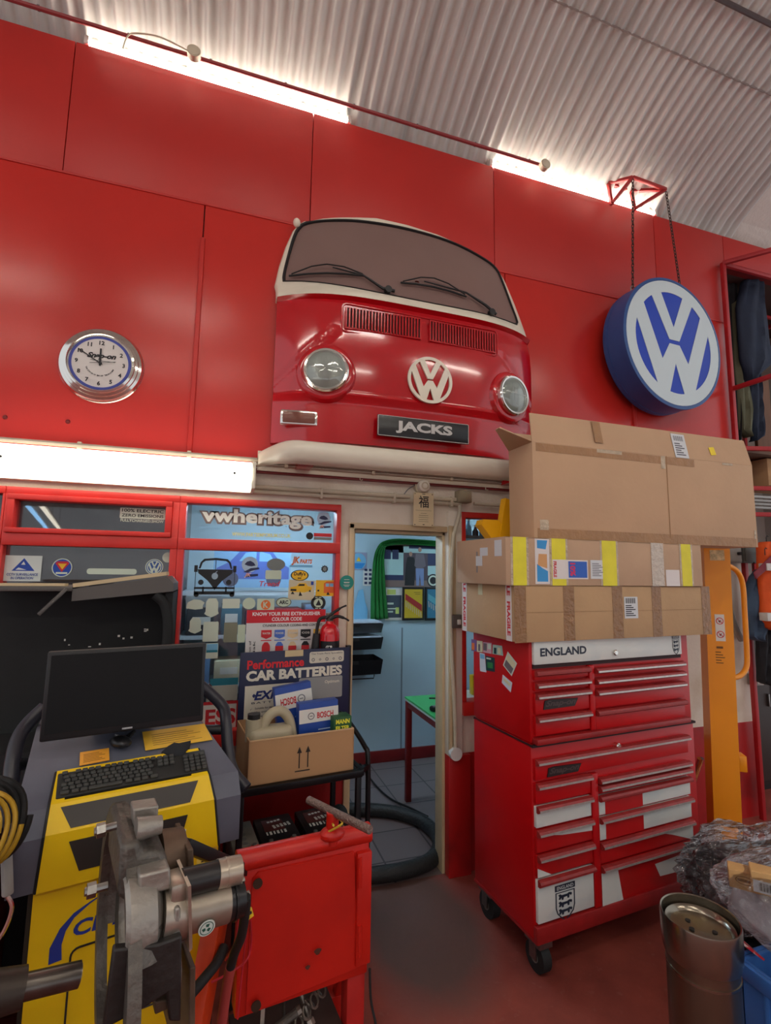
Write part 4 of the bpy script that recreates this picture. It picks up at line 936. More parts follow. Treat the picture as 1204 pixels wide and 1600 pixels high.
p = atz(684, 1091, .76); tag(cell(mb().tube([(p.x - .06, p.y + .03, .757), (p.x + .10, p.y - .02, .757)], .005, 8).build('desk_pen', BLACK)), 'dark pen lying on the green desk behind the handset', 'pen')
# things seen through the shop windows
SH = mat('shelf_white', (200, 214, 224), .5)
t = thing('office_shelves', 'white shelving with boards at several heights behind the stickered window', 'shelves', (.22, 4.12, 0))
for z in (.5, .85, 1.2, 1.52): mb().box((0, 0, z), (1.05, .34, .03)).build('board', SH, t)
for s in (-1, 1): mb().box((s * .53, 0, .8), (.03, .34, 1.6)).build('upright', SH, t)
random.seed(5)
cols = [('navy', (44, 58, 96)), ('crimson', (150, 44, 52)), ('slate blue', (96, 130, 170)), ('cream', (210, 200, 170)), ('dark grey', (62, 64, 70)), ('teal', (40, 110, 130))]
for i, z in enumerate((.5, .85, 1.2)):
    x = -.46
    for j in range(5):
        cn, cc = cols[(j + i * 2) % 6]; w = .15 + .03 * ((i + j) % 3); h = .16 + .03 * ((i * 2 + j) % 3)
        tt = thing('stock_box', f'{cn} stock box, {("first", "second", "third", "fourth", "last")[j]} from the red post on the {("lowest", "middle", "upper")[i]} white shelf', 'box', (.22 + x + w / 2, 4.06, z + .015), 0, 'boxes on the office shelves')
        mb().box((0, 0, h / 2), (w, .22, h), 0, None, .004).build('carton', mat('stock_' + cn.replace(' ', '_'), cc, .6), tt); mb().box((0, -.111, h * .55), (w * .6, .002, h * .3)).build('label_panel', PAPER, tt)
        x += w + .03
f = Flat('car_poster', 'large blue poster of a rounded old car behind the stickered window', 'poster', 395, 885, 120, 66, None, 3.93)
f.sheet(mat('poster_pale_blue', (120, 170, 210), .5)).shapes(mat('poster_mid_blue', (52, 92, 176), .5), [[(-.48, -.30), (-.46, -.05), (-.30, .10), (-.16, .38), (.05, .44), (.25, .36), (.36, .1), (.48, -.02), (.48, -.30)]]).shapes(LB, [[(-.18, .12), (-.1, .32), (.04, .36), (.04, .12)], [(.08, .12), (.08, .36), (.22, .3), (.28, .12)]], 'car_windows').shapes(NV, [circle(.10, 18, (-.28, -.30), 1.8), circle(.10, 18, (.28, -.30), 1.8)], 'car_wheels')
mb().box((0, .02, 0), (f.w, .03, f.h)).build('backing_board', SH, f.t)
# window beyond the pillar
t = thing('bottle_shelf', 'narrow shelf just inside the window behind the cardboard boxes', 'shelf', (1.95, 2.98, at(735, 842, 2.98).z))
mb().span((-.5, -.165, -.01), (.5, .10, .01)).build('board', GREYM, t)
for s in (-.45, .45): mb().bar((s, .09, 0), (s, -.02, -.10), .02, .02).build('bracket', GREYM, t)
for k in range(5):
    x = 1.50 + k * .052; h = (.085, .11, .07, .10, .08)[k]
    tt = thing('shelf_bottle', f'{("pale blue","clear blue","dark","pale blue","dark")[k]} small bottle on the inside shelf, {("first","second","third","fourth","fifth")[k]} from the pillar', 'bottle', (x, 2.97, t.location.z + .01), 0, 'bottles inside the far window')
    m = mat('bottle_blue' if k in (0, 1, 3) else 'bottle_dark', (120, 176, 206) if k in (0, 1, 3) else (40, 44, 56), .25)
    mb().lathe([(0, 0), (.02, 0), (.021, h * .6), (.010, h * .8), (.009, h), (0, h)], 14).build('body', m, tt); mb().disc(.011, h, h + .014, 12).build('cap', WHITE, tt)
p = at(737, 1085, 2.93); t = thing('yellow_carton', 'yellow carton standing inside the far window by the pillar', 'carton', (p.x + .03, 2.93, .93)); mb().box((0, 0, .06), (.07, .05, .12), 0, None, .003).build('carton', YELLOW, t); mb().box((0, -.026, .08), (.05, .002, .03)).build('label_panel', PAPER, t)
t = thing('window_ledge', 'white ledge inside the far window under the yellow carton', 'ledge', (1.9, 2.95, .90)); mb().box((0, 0, .015), (1.1, .2, .03), 0, None, .004).build('ledge', WHITE, t)
for s in (-.5, .5): mb().box((s, 0, -.45), (.04, .16, .90)).build('support', WHITE, t)
# hose and lead on the floor
hp = [(500, 1362), (540, 1369), (585, 1367), (630, 1360), (668, 1347), (684, 1328), (682, 1306), (660, 1284), (625, 1271), (590, 1266), (545, 1264)]
pts = [atz(px, py, .045) for px, py in hp]
o = mb().tube(smooth_path(pts, 8), .042, 12).build('floor_hose', mat('black_hose', (30, 32, 32), .55, bump=.3, bscale=60), None, 60); tag(cell(o), 'thick black hose looping over the doorway floor', 'hose')
pts = [atz(px, py, .01) for px, py in ((560, 1190), (585, 1225), (610, 1248), (640, 1262), (668, 1276))]
o = mb().tube(smooth_path(pts, 6), .007, 6).build('floor_cable', RUBBER, None, 60); tag(cell(o), 'thin black cable trailing over the grey floor tiles', 'cable')
# ================================================================== YELLOW TEST CABINET
GH = mat('grey_hood', (92, 95, 108), .5, var=.12, scale=9); YC = mat('cabinet_yellow', (246, 204, 4), .42, var=.05, scale=5)
DKP = mat('dark_insert', (62, 58, 54), .55)
WM = .606
tm = thing('diagnostic_cabinet', 'yellow and grey wheeled engine test cabinet carrying monitor and keyboard', 'machine', (-.498, 1.63, 0), 13.4)
# section along the depth: (y, z, inset at the far side) front edge upwards
SEC = [(0, .835, 0, 0), (0, .97, 0, 0), (.045, 1.028, 0, 0), (.30, 1.158, .018, .09), (.34, 1.172, .02, .10), (.56, 1.172, .03, .14)]
def hood_x(i, s): return SEC[i][2] if s < 0 else WM - SEC[i][3]
b = mb(); n = len(SEC)
vs = [(hood_x(i, s), SEC[i][0], SEC[i][1]) for i in range(n) for s in (-1, 1)]
lo = [(hood_x(i, s), SEC[i][0], .835) for i in range(n) for s in (-1, 1)]
vs += lo; fs = [[2 * i, 2 * i + 1, 2 * i + 3, 2 * i + 2] for i in range(n - 1)]
for s in (0, 1): fs += [[2 * i + s, 2 * i + 2 + s, 2 * n + 2 * i + 2 + s, 2 * n + 2 * i + s] for i in range(n - 1)]
fs += [[2 * n + 2 * i, 2 * n + 2 * i + 1, 2 * n + 2 * i + 3, 2 * n + 2 * i + 2] for i in range(n - 1)] + [[2 * n - 2, 2 * n - 1, 4 * n - 1, 4 * n - 2]]
b.add(vs, fs); hood = b.build('hood', GH, tm, 20)
# yellow face laid over the hood
def face_pt(u, s, dz=.0):                   # u across 0..1, s along section (0 bottom .. 1 top edge of the yellow)
    L = [(0, .835), (0, .97), (.045, 1.028), (.15, 1.0815)]; acc = [0]
    for i in range(3): acc.append(acc[-1] + math.hypot(L[i + 1][0] - L[i][0], L[i + 1][1] - L[i][1]))
    d = s * acc[-1]; i = max([k for k in range(3) if acc[k] <= d + 1e-9] or [0]); f = (d - acc[i]) / (acc[i + 1] - acc[i])
    y = L[i][0] + (L[i + 1][0] - L[i][0]) * f; z = L[i][1] + (L[i + 1][1] - L[i][1]) * f
    dy = L[i + 1][0] - L[i][0]; dzz = L[i + 1][1] - L[i][1]; l = math.hypot(dy, dzz)
    xl = .068 + .022 * s; xr = WM - .068 - .045 * s
    return Vector((xl + (xr - xl) * u, y - dzz / l * dz, z + dy / l * dz))
SS = [0, .135 / .3262, (.135 + .0734) / .3262, .665, .78, .95, 1]
b = mb(); top = [(u, s) for s in SS for u in (0, .075, .885, 1)]
# leave the keyboard well open between s=.62/.94 and u=.075/.885
vs = [face_pt(u, s, .010) for u, s in top]; fs = []
for i in range(len(SS) - 1):
    for j in range(3):
        if j == 1 and i in (3, 4): continue
        fs.append([i * 4 + j, i * 4 + j + 1, i * 4 + 5 + j, i * 4 + 4 + j])
k = len(vs); rim = [face_pt(u, s, -.002) for u, s in top]; vs += rim
for i in range(len(SS) - 1):
    fs.append([i * 4, (i + 1) * 4, k + (i + 1) * 4, k + i * 4]); fs.append([i * 4 + 3, (i + 1) * 4 + 3, k + (i + 1) * 4 + 3, k + i * 4 + 3])
for j in range(3): fs += [[j, j + 1, k + j + 1, k + j], [24 + j, 25 + j, k + 25 + j, k + 24 + j]]
for (a, c) in (((3, 1), (3, 2)), ((5, 1), (5, 2)), ((3, 1), (4, 1)), ((4, 1), (5, 1)), ((3, 2), (4, 2)), ((4, 2), (5, 2))):
    p, q = a[0] * 4 + a[1], c[0] * 4 + c[1]; fs.append([p, q, k + q, k + p])
b.add(vs, fs); b.build('yellow_face', YC, tm, 20)
for j in (0, 1):
    P = [face_pt(j + (-.006 if j == 0 else .006), s, .0045) for s in SS]; mb().tube(P, .005, 6).build('black_seam', BLACK, tm)
# keyboard well and dark inserts
def quad_on(b, u0, s0, u1, s1, u2, s2, u3, s3, dz):
    P = [face_pt(u0, s0, dz), face_pt(u1, s1, dz), face_pt(u2, s2, dz), face_pt(u3, s3, dz)]; Q = [face_pt(u, s, dz - .006) for u, s in ((u0, s0), (u1, s1), (u2, s2), (u3, s3))]
    b.add(P + Q, [[0, 1, 2, 3], [0, 1, 5, 4], [1, 2, 6, 5], [2, 3, 7, 6], [3, 0, 4, 7]])
b = mb(); quad_on(b, .13, .435, .84, .435, .92, .615, .06, .615, .0115); b.build('upper_insert', DKP, tm)
b = mb(); quad_on(b, .20, .10, .76, .10, .82, .35, .13, .35, .0115); b.build('lower_insert', mat('darker_insert', (44, 40, 36), .5), tm)
b = mb(); quad_on(b, .34, -.10, .62, -.10, .62, .02, .30, .02, .005); b.build('hand_slot', BLACK, tm)
P = face_pt(.79, .21, .012); b = mb(); b.box(P, (.012, .002, .012)); b.build('small_mark', PAPER, tm)
# lower body
b = mb(); b.span((.05, .03, .12), (WM - .05, .52, .835)); b.build('body', mat('cabinet_black', (34, 30, 28), .6), tm)
b = mb(); b.add([(.062, .008, .14), (WM - .062, .008, .14), (WM - .062, .008, .833), (.062, .008, .833), (.062, .03, .14), (WM - .062, .03, .14), (WM - .062, .03, .833), (.062, .03, .833)], [[0, 1, 2, 3], [0, 1, 5, 4], [1, 2, 6, 5], [2, 3, 7, 6], [3, 0, 4, 7]])
dr = b.build('front_door', YC, tm)
M = TR(.11, .0075, .70) @ FRONT
b = mb(M)
arcpts = [(-.0, -.06), (.0, -.02), (.02, .022), (.05, .052), (.088, .070), (.135, .088), (.086, .064), (.052, .040), (.034, .012), (.027, -.02), (.030, -.058)]
b.prism(arcpts, 0, .001); b.text('CRYPTON', TR(.052, .010, .0002), .30, .040, .03, .15, .0008, align='LEFT'); b.build('lettering', mat('cab_blue', (28, 58, 150), .4), dr)
b = mb(TR(.30, .0072, .55) @ FRONT); P = rrect(.28, .22, .02, 4); b.tube([(x, y, 0) for x, y in P], .003, 4, closed=True); b.build('outline_panel', INK, dr)
b = mb(TR(.51, .0075, .80) @ FRONT); b.prism(R4(-.03, -.03, .03, .03), 0, .001); b.build('small_label', mat('label_yellow', (240, 210, 90), .5), dr)
b = mb(TR(.51, .0075, .80) @ FRONT)
for k_ in range(5): b.box((0, .02 - k_ * .009, .0015), (.045 - .01 * (k_ % 2), .003, .0006))
b.build('label_lines', INK, dr)
for sx in (.09, WM - .09):
    for sy in (.08, .47):
        w = mb().cyl((sx - .02, sy, .055), (sx + .02, sy, .055), .055, n=20).build('castor', RUBBER, tm); mb().span((sx - .03, sy - .03, .10), (sx + .03, sy + .03, .13)).build('castor_plate', STEEL, w)
# side push bars
def loc(w): return Matrix.Rotation(math.radians(-13.4), 4, 'Z') @ (Vector(w) - Vector((-.498, 1.63, 0)))
lp = [loc(at(px, py, y)) for px, py, y in ((70, 1105, 2.02), (44, 1130, 1.99), (28, 1155, 1.95), (20, 1190, 1.90), (17, 1225, 1.86), (8, 1262, 1.80), (0, 1300, 1.75))]
mb().tube(smooth_path(lp, 6), .022, 12).build('push_bar', mat('bar_black', (44, 44, 52), .35), tm, 60)
lp = [loc(at(px, py, y)) for px, py, y in ((312, 1070, 2.12), (330, 1085, 2.12), (349, 1106, 2.10), (353, 1130, 2.06), (356, 1170, 2.02), (364, 1205, 1.98), (385, 1232, 1.94))]
mb().tube(smooth_path(lp, 6), .021, 12).build('push_bar', mat('bar_black', (44, 44, 52), .35), tm, 60)
for a, c in ((at(25, 1195, 1.90), at(75, 1190, 2.0)), (at(352, 1140, 2.06), at(318, 1140, 2.06))):
    mb().cyl(loc(a), loc(c), .018, n=12).build('bar_stay', BLACK, tm)
# papers taped on the hood
def on_hood(px, py, dz=.0):                 # picture point on the sloping hood top, in cabinet coordinates
    d = _ray(px, py); R = Matrix.Rotation(math.radians(-13.4), 4, 'Z'); o = R @ (EYE - Vector((-.498, 1.63, 0))); d = R @ d
    nrm = Vector((0, -(1.158 - 1.028), (.30 - .045))).normalized(); p0 = Vector((0, .045, 1.028)) + nrm * dz
    return o + d * ((p0 - o).dot(nrm) / d.dot(nrm))
cab = tm.matrix_basis.copy() if False else Matrix.Translation((-.498, 1.63, 0)) @ RZ(13.4)
def sheet_on_hood(name, label, cat_, pts, m, dz):
    P = [cab @ on_hood(px, py, dz) for px, py in pts]; c = sum(P, Vector()) / 4
    t = thing(name, label, cat_, tuple(c)); Q = [p - c for p in P]; nn = (Q[1] - Q[0]).cross(Q[3] - Q[0]).normalized() * .0012
    if nn.z < 0: nn = -nn
    mb().add(Q + [q + nn for q in Q], [[0, 1, 2, 3], [4, 5, 6, 7], [0, 1, 5, 4], [1, 2, 6, 5], [2, 3, 7, 6], [3, 0, 4, 7]]).build('sheet', m, t)
    b = mb(); ex = (Q[1] - Q[0]); ey = (Q[3] - Q[0])
    for k_ in range(6): b.bar(Q[0] + ex * .12 + ey * (.2 + .11 * k_) + nn * 1.15, Q[0] + ex * (.85 - .1 * (k_ % 3)) + ey * (.2 + .11 * k_) + nn * 1.15, .0016, .0003, up=nn)
    b.build('print_lines', mat('brown_ink', (110, 70, 20), .6), t); return t
sheet_on_hood('instruction_sheet', 'larger yellow instruction sheet on the grey hood behind the monitor foot', 'sheet', ((227, 1173), (332, 1156), (319, 1131), (222, 1144)), mat('sheet_yellow', (226, 178, 50), .5), .004)
sheet_on_hood('instruction_sheet', 'smaller orange instruction sheet on the grey hood above the keyboard', 'sheet', ((124, 1197), (171, 1188), (170, 1169), (125, 1176)), mat('sheet_orange', (232, 162, 52), .5), .004)
# monitor
mp = [cab.inverted() @ at(px, py, y) for px, py, y in ((75, 1015, 1.83), (321, 998, 1.93), (318, 1130, 1.89), (63, 1158, 1.79))]
c = cab @ ((mp[0] + mp[2]) / 2); wm = (mp[1] - mp[0]).length * 1.0; hm = (mp[0] - mp[3]).length
t = thing('computer_monitor', 'black flat monitor standing on the yellow cabinet', 'monitor', (c.x, c.y, 1.176), 13.0)
wv = Vector(at(321, 998, 1.93)) - Vector(at(75, 1015, 1.83)); t.rotation_euler.z = math.atan2(wv.y, wv.x)
zc = c.z - 1.176; M = TR(0, 0, zc) @ RX(-5)
mb(M).box((0, .012, 0), (wm, .028, hm), 0, None, .006).build('casing', BLACK, t)
mb(M).box((0, -.0028, .004), (wm - .022, .003, hm - .034)).build('screen', mat('monitor_screen', (10, 11, 12), .45, spec=.25), t)
mb(M).box((0, -.0032, -hm / 2 + .010), (.030, .001, .005)).build('maker_mark', mat('logo_grey', (170, 170, 170), .4), t)
mb().span((-.03, .03, .0), (.03, .05, zc)).build('neck', BLACK, t)
mb().box((.0, .075, .004), (.18, .12, .008), 0, None, .003).build('foot', BLACK, t)
# keyboard
kp = [on_hood(px, py, .0) for px, py in ((83, 1254), (323, 1202), (316, 1178), (98, 1217))]
kc = sum(kp, Vector()) / 4; kw = .42; kd = .090; sl = math.degrees(math.atan2(.13, .255))
t = thing('keyboard', 'black keyboard sunk in the yellow cabinet top', 'keyboard', tuple(cab @ kc), 0)
t.rotation_euler = (Matrix.Rotation(math.radians(13.4), 3, 'Z') @ Matrix.Rotation(math.radians(sl), 3, 'X')).to_euler()
kb = mb().box((0, 0, .007), (kw, kd, .014), 0, None, .004).build('case', mat('key_case', (38, 38, 36), .6), t)
KM = mat('key_caps', (66, 66, 62), .6, var=.3, scale=30); pitch = .0175
def key(x, y, w=1.0):
    mb().box((x, y, .018), (w * pitch - .003, .0114, .009), 0, None, .002, 1).build('key', KM, kb)
for r in range(6):
    y = kd / 2 - .010 - r * .0138 - (0 if r else -.002)
    if r == 0: xs = [(0, 1)] + [(k_, 1) for k_ in range(2, 6)] + [(k_ + .5, 1) for k_ in range(6, 10)] + [(k_, 1) for k_ in range(11, 15)]
    elif r == 5: xs = [(.2, 1.4), (1.7, 1.2), (3, 1.2), (6.2, 5.2), (9.8, 1.2), (11.1, 1.2), (12.4, 1.2), (13.9, 1.4)]
    else: xs = [(k_ + (.25 * (r % 3)), 1) for k_ in range(14)]
    for x, w in xs: key(-kw / 2 + .018 + x * pitch * .98, y, w)
for r in (0, 1, 2): 
    for k_ in range(3): key(-kw / 2 + .295 - .018 + k_ * pitch, kd / 2 - .010 - r * .0138)
for r in range(1, 6):
    for k_ in range(4): key(kw / 2 - .066 + k_ * pitch, kd / 2 - .010 - r * .0138)
# mouse and black cloth
p = on_hood(188, 1166, .006); t = thing('computer_mouse', 'black computer mouse in front of the monitor', 'mouse', tuple(cab @ p), 40)
b = mb(); b.ball((0, 0, .014), .045, 18, sc=(.62, 1, .42)); b.build('shell', mat('mouse_black', (30, 30, 32), .3), t)
mb().box((0, .026, .030), (.008, .016, .008), 0, None, .003).build('wheel', GREYM, t)
P = [cab @ on_hood(px, py, .012) for px, py in ((190, 1163), (198, 1157), (203, 1150), (206, 1147), (199, 1151), (210, 1142))]
o = mb().tube(smooth_path(P, 6), .006, 7).build('mouse_cable', RUBBER, None, 60); tag(cell(o), 'bundled black cable behind the computer mouse', 'cable')
b = mb(); rag = [cab @ on_hood(px, py, dz) for px, py, dz in ((252, 1175, .012), (262, 1166, .02), (272, 1160, .028), (285, 1165, .022), (298, 1157, .03), (296, 1166, .016), (291, 1172, .014), (288, 1181, .012), (270, 1178, .02))]
c = sum(rag, Vector()) / len(rag); n = len(rag); low = [q + Vector((0, 0, -.012)) for q in rag]
b.add(rag + [c + Vector((0, 0, .016))] + low, [[i, (i + 1) % n, n] for i in range(n)] + [[i, (i + 1) % n, n + 1 + (i + 1) % n, n + 1 + i] for i in range(n)] + [list(range(n + 1, 2 * n + 1))])
tag(cell(b.build('black_rag', mat('rag_black', (30, 32, 36), .8), None, 50)), 'crumpled black glove on the yellow cabinet beside the keyboard', 'glove')

# ================================================================== BLACK OPEN CASE BEHIND IT
x0 = at(-40, 910, 2.35).x; x1 = at(272, 893, 2.35).x; zt0 = at(20, 916, 2.35).z; zt1 = at(272, 897, 2.35).z; zb = at(20, 1172, 2.35).z
t = thing('open_case', 'large black open lidded case with pale wooden top edge under the window', 'case', ((x0 + x1) / 2, 2.40, 0))
CB = mat('case_black', (20, 22, 22), .75, var=.2, scale=14); CG = mat('case_grey_edge', (88, 84, 80), .5)
cxm = (x0 + x1) / 2; h = (x1 - x0) / 2; xm = at(115, 900, 2.35).x - cxm
b = mb(); b.span((-h, .18, zb), (h, .22, zt0 - .01)); b.build('back_panel', CB, t)
b = mb(); b.span((-h, -.05, zt0 - .02), (xm, .22, zt0 + .0), 0, .004); b.build('top_board', CG, t)
b = mb(); b.add([(xm, -.05, zt0 - .01), (h - .03, -.05, zt1 - .01), (h, -.05, zt1 - .04), (h, -.05, zt1 - .075), (xm, -.05, zt0 - .06), (xm, .20, zt0 - .01), (h - .03, .20, zt1 - .01), (h, .20, zt1 - .04), (h, .20, zt1 - .075), (xm, .20, zt0 - .06)], [[0, 1, 2, 3, 4], [5, 6, 7, 8, 9], [0, 1, 6, 5], [1, 2, 7, 6], [2, 3, 8, 7], [3, 4, 9, 8], [4, 0, 5, 9]]); b.build('lid_edge', CG, t)
b = mb(); b.bar((xm, -.0, zt0 + .004), (h - .03, -.0, zt1 + .002), .10, .016); b.bar((-h, -.02, zt0 + .006), (xm - .03, -.02, zt0 + .006), .05, .010); b.build('wood_edge', mat('pale_wood_edge', (206, 186, 146), .6), t)
b = mb(); P = smooth_path([(h - .06, 0, zt1 - .09), (h - .02, 0, zt1 - .13), (h, 0, zt1 - .22), (h, 0, zb + .3), (h, 0, zb)], 6); b.tube([(p.x - .012, -.03, p.z) for p in P], .022, 8); b.span((h - .03, -.03, zb), (h, .2, zt1 - .08)); b.build('side_panel', CB, t, 60)
b = mb(); b.span((-h, -.1, .10), (h, .22, zb)); b.build('lower_case', mat('case_lower', (26, 26, 27), .7), t)
b = mb(); b.bar((xm - .02, -.06, zt0 - .01), (xm - .10, -.09, zt0 - .11), .035, .012, 0, .003); b.build('catch_strap', CG, t)
for q in (-1, 1): mb().span((q * (h - .1) - .04, -.06, 0), (q * (h - .1) + .04, .18, .10)).build('foot', BLACK, t)
random.seed(3)
b = mb()
for k in range(26):
    x = random.uniform(-h * .3, h * .8); z = random.uniform(zb + .1, zt0 - .2); b.box((x, .178, z), (random.uniform(.003, .012), .004, random.uniform(.003, .009)))
b.build('white_flecks', PAPER, t)
# round foam gasket seen behind the case
p = at(97, 893, 2.757)
# ================================================================== RED ENGINE STAND WITH ITS DOOR PANEL
STR = mat('stand_red', (196, 28, 14), .38, var=.06, scale=4, c2=(176, 24, 14), thr=(.5, .8)); STO = mat('stand_orange', (214, 66, 22), .45, var=.15, scale=12)
OS = (.096, 1.60)
def sp(px, py): return atp(px, py, OS, 7)
st = thing('engine_stand', 'red steel engine stand with a hinged door panel and a T handle on top', 'stand', (OS[0], OS[1], 0), 7)
mb().span((.0, .012, .43), (.41, .075, .84), 0, .006).build('cabinet', STR, st)
b = mb(); b.cyl((-.012, .03, .842), (.415, .03, .842), .030, n=18); b.build('top_tube', STR, st)
b = mb(); b.prism([(.03, .44), (.374, .462), (.352, .805), (.05, .812), (.032, .795)], -.012, 0, 0, TR(0, .004, 0) @ FRONT); dp = b.build('door_panel', STR, st)
for x, z in ((.045, .79), (.055, .465)):
    mb(TR(x, -.0085, z) @ FRONT).disc(.014, 0, .004, 18).build('washer', mat('oily_washer', (70, 52, 40), .5, metal=.5), dp)
for x, z, r in ((.235, .555, .009), (.205, .52, .006)): mb(TR(x, -.0085, z) @ FRONT).prism([(r * 1.2 * math.cos(a) * (1 + .3 * math.sin(3 * a)), r * math.sin(a)) for a in [k * pi / 6 for k in range(12)]], 0, .001).build('oil_mark', mat('oil_mark', (84, 40, 26), .6), dp)
for z0, z1 in ((.70, .79), (.50, .59)): mb().cyl((.368 + (.80 - z0) * .02, -.004, z0), (.366 + (.80 - z0) * .02, -.004, z1), .008, n=10).build('hinge', STR, dp)
mb().span((.362, -.006, .47), (.412, .03, .80), 0, .004).build('hinge_post', STR, st)
mb().span((.345, .02, .03), (.405, .075, .44), 0, .004).build('leg', mat('leg_red', (178, 30, 24), .45, var=.15, scale=9), st)
mb().span((.345, .165, .03), (.405, .22, .27), 0, .004).build('leg', STR, st); mb().bar((.375, .19, .25), (.375, .05, .60), .03, .03, 0, .003).build('brace', STR, st)
a = Matrix.Rotation(math.radians(-7), 4, 'Z')
def sl(w): return a @ (Vector(w) - Vector((OS[0], OS[1], 0)))
mb().bar(sl(at(345, 1395, 1.72)), sl(at(300, 1640, 1.62)) , .055, .06, 0, .004).build('leg', STO, st)
mb().span((-.09, .0, .0), (.44, .06, .04), 0, .004).build('base_bar', STO, st); mb().span((.06, .18, .0), (.44, .24, .04), 0, .004).build('base_bar', STO, st); mb().span((.36, .06, .0), (.42, .18, .038), 0, .004).build('base_bar', STO, st)
mb().span((.02, .02, .27), (.34, .22, .285)).build('tool_tray', mat('tray_dark', (60, 40, 36), .6), st)
b = mb(); b.bar(sl(at(283, 1318, 1.42)), (.02, .05, .80), .05, .03, 0, .004); b.build('mounting_arm', mat('arm_black', (28, 26, 26), .4, metal=.3), st)
# handle
h0 = sl(atz(482, 1250, .935)); h1 = sl(atz(578, 1297, .935)); hm = h0.lerp(h1, .42)
b = mb(); b.cyl(h0, h1, .0125, n=14); hb = b.build('handle_bar', mat('worn_steel', (150, 128, 118), .4, metal=.7, var=.3, scale=60, bump=.5, bscale=160), st)
hmb = Vector((hm.x, hm.y, .84)); mb().cyl(hmb, hm, .020, n=14).ball(tuple(hmb + Vector((0, 0, .03))), .032, 14, sc=(1.3, 1, .7)).build('handle_boss', STR, st)
# yellow wire round the handle
w0 = st.matrix_basis; SM = Matrix.Translation((OS[0], OS[1], 0)) @ RZ(7)
P = [at(485, 1318, 1.70), at(500, 1306, 1.66), at(520, 1296, 1.62), at(534, 1287, 1.60), at(530, 1280, 1.63), at(519, 1284, 1.66), at(521, 1290, 1.6)]
o = mb().tube(smooth_path(P, 6), .0035, 6).build('yellow_wire', mat('wire_yellow', (222, 186, 60), .5), None, 60); tag(cell(o), 'thin yellow wire looped round the foot of the T handle', 'wire')

# ================================================================== GEARBOX CASTING WITH STARTER MOTOR
ALU = mat('old_aluminium', (158, 153, 144), .45, metal=.6, var=.2, scale=9, bump=.2, bscale=40); ALD = mat('dark_casting', (104, 99, 92), .5, metal=.55, var=.3, scale=12, bump=.3, bscale=40)
BRT = mat('bright_alloy', (176, 166, 152), .35, metal=.8, var=.2, scale=30); RUST = mat('rusty_plate', (104, 84, 68), .6, metal=.4, var=.3, scale=16)
og = at(215, 1420, 1.30); GD = 16.0
def gp(px, py, y=0.0):                      # picture point on a plane of the gearbox, in its own coordinates
    a = math.radians(GD); u, z = atp(px, py, (og.x - math.sin(a) * y, og.y + math.cos(a) * y), GD); return Vector((u, y, z - 0))
gb = thing('gearbox_casting', 'oily grey gearbox bell housing held up in front of the yellow cabinet', 'gearbox', (og.x, og.y, 0), GD)
XM = RY(90)                                  # lathe axis along x
cz = gp(200, 1500).z; xl = gp(188, 1450).x
ztop = gp(180, 1288).z
Rb = (ztop - cz) * 1.0
# open rim and bell
Mx = TR(xl, 0.06, cz) @ XM
b = mb(Mx); b.ring(Rb, Rb * .86, -.012, .012, 56); b.build('bell_rim', ALD, gb)
b = mb(Mx); b.lathe([(Rb * .97, .01), (Rb * .95, .03), (Rb * .86, .06), (Rb * .62, .115), (Rb * .30, .125), (Rb * .30, .10), (Rb * .58, .09), (Rb * .82, .045), (Rb * .86, .01)], 44, 0, RZ(70), math.radians(178)); b.build('bell_shell', ALD, gb)
b = mb(Mx)
for k in range(5):
    a = 1.4 + k * .68; b.bar((math.cos(a) * Rb * .32, math.sin(a) * Rb * .32, .128), (math.cos(a) * Rb * .94, math.sin(a) * Rb * .94, .03), .014, .03)
b.build('ribs', ALD, gb)
# upper blocks
def block(name, pts, y0, y1, m, bev=.004, yp=0.0):
    P = [gp(p[0], p[1], yp) for p in pts]; b = mb(); n = len(P)
    b.add([(p.x, y0, p.z) for p in P] + [(p.x, y1, p.z) for p in P], [list(range(n))[::-1], list(range(n, 2 * n))] + [[i, (i + 1) % n, n + (i + 1) % n, n + i] for i in range(n)])
    o = b.build(name, m, gb)
    if bev:
        md = o.modifiers.new('edge', 'BEVEL'); md.width = bev; md.segments = 2; md.limit_method = 'ANGLE'
    return o
block('top_lug', ((206, 1259), (246, 1253), (244, 1274), (238, 1292), (214, 1300), (207, 1310)), -.02, .03, ALU)
block('upper_case', ((181, 1288), (208, 1282), (212, 1300), (240, 1296), (250, 1308), (246, 1362), (200, 1376), (176, 1366)), -.10, .12, ALD, .012)
block('square_boss', ((203, 1318), (247, 1308), (249, 1338), (201, 1350)), -.14, -.08, ALU, .005)
b = mb(); c0 = gp(212, 1296, -.06); c1 = gp(252, 1288, -.06); b.cyl(c0, c1, .024, .018, 18); b.build('breather', ALU, gb)
b = mb(); c0 = gp(248, 1345, 0); c1 = gp(284, 1336, 0); b.cyl(c0, c1, .062, .058, 28); b.build('side_shaft_housing', RUST, gb)
block('side_flange', ((282, 1306), (291, 1304), (293, 1354), (284, 1360)), -.07, .07, RUST, .003)
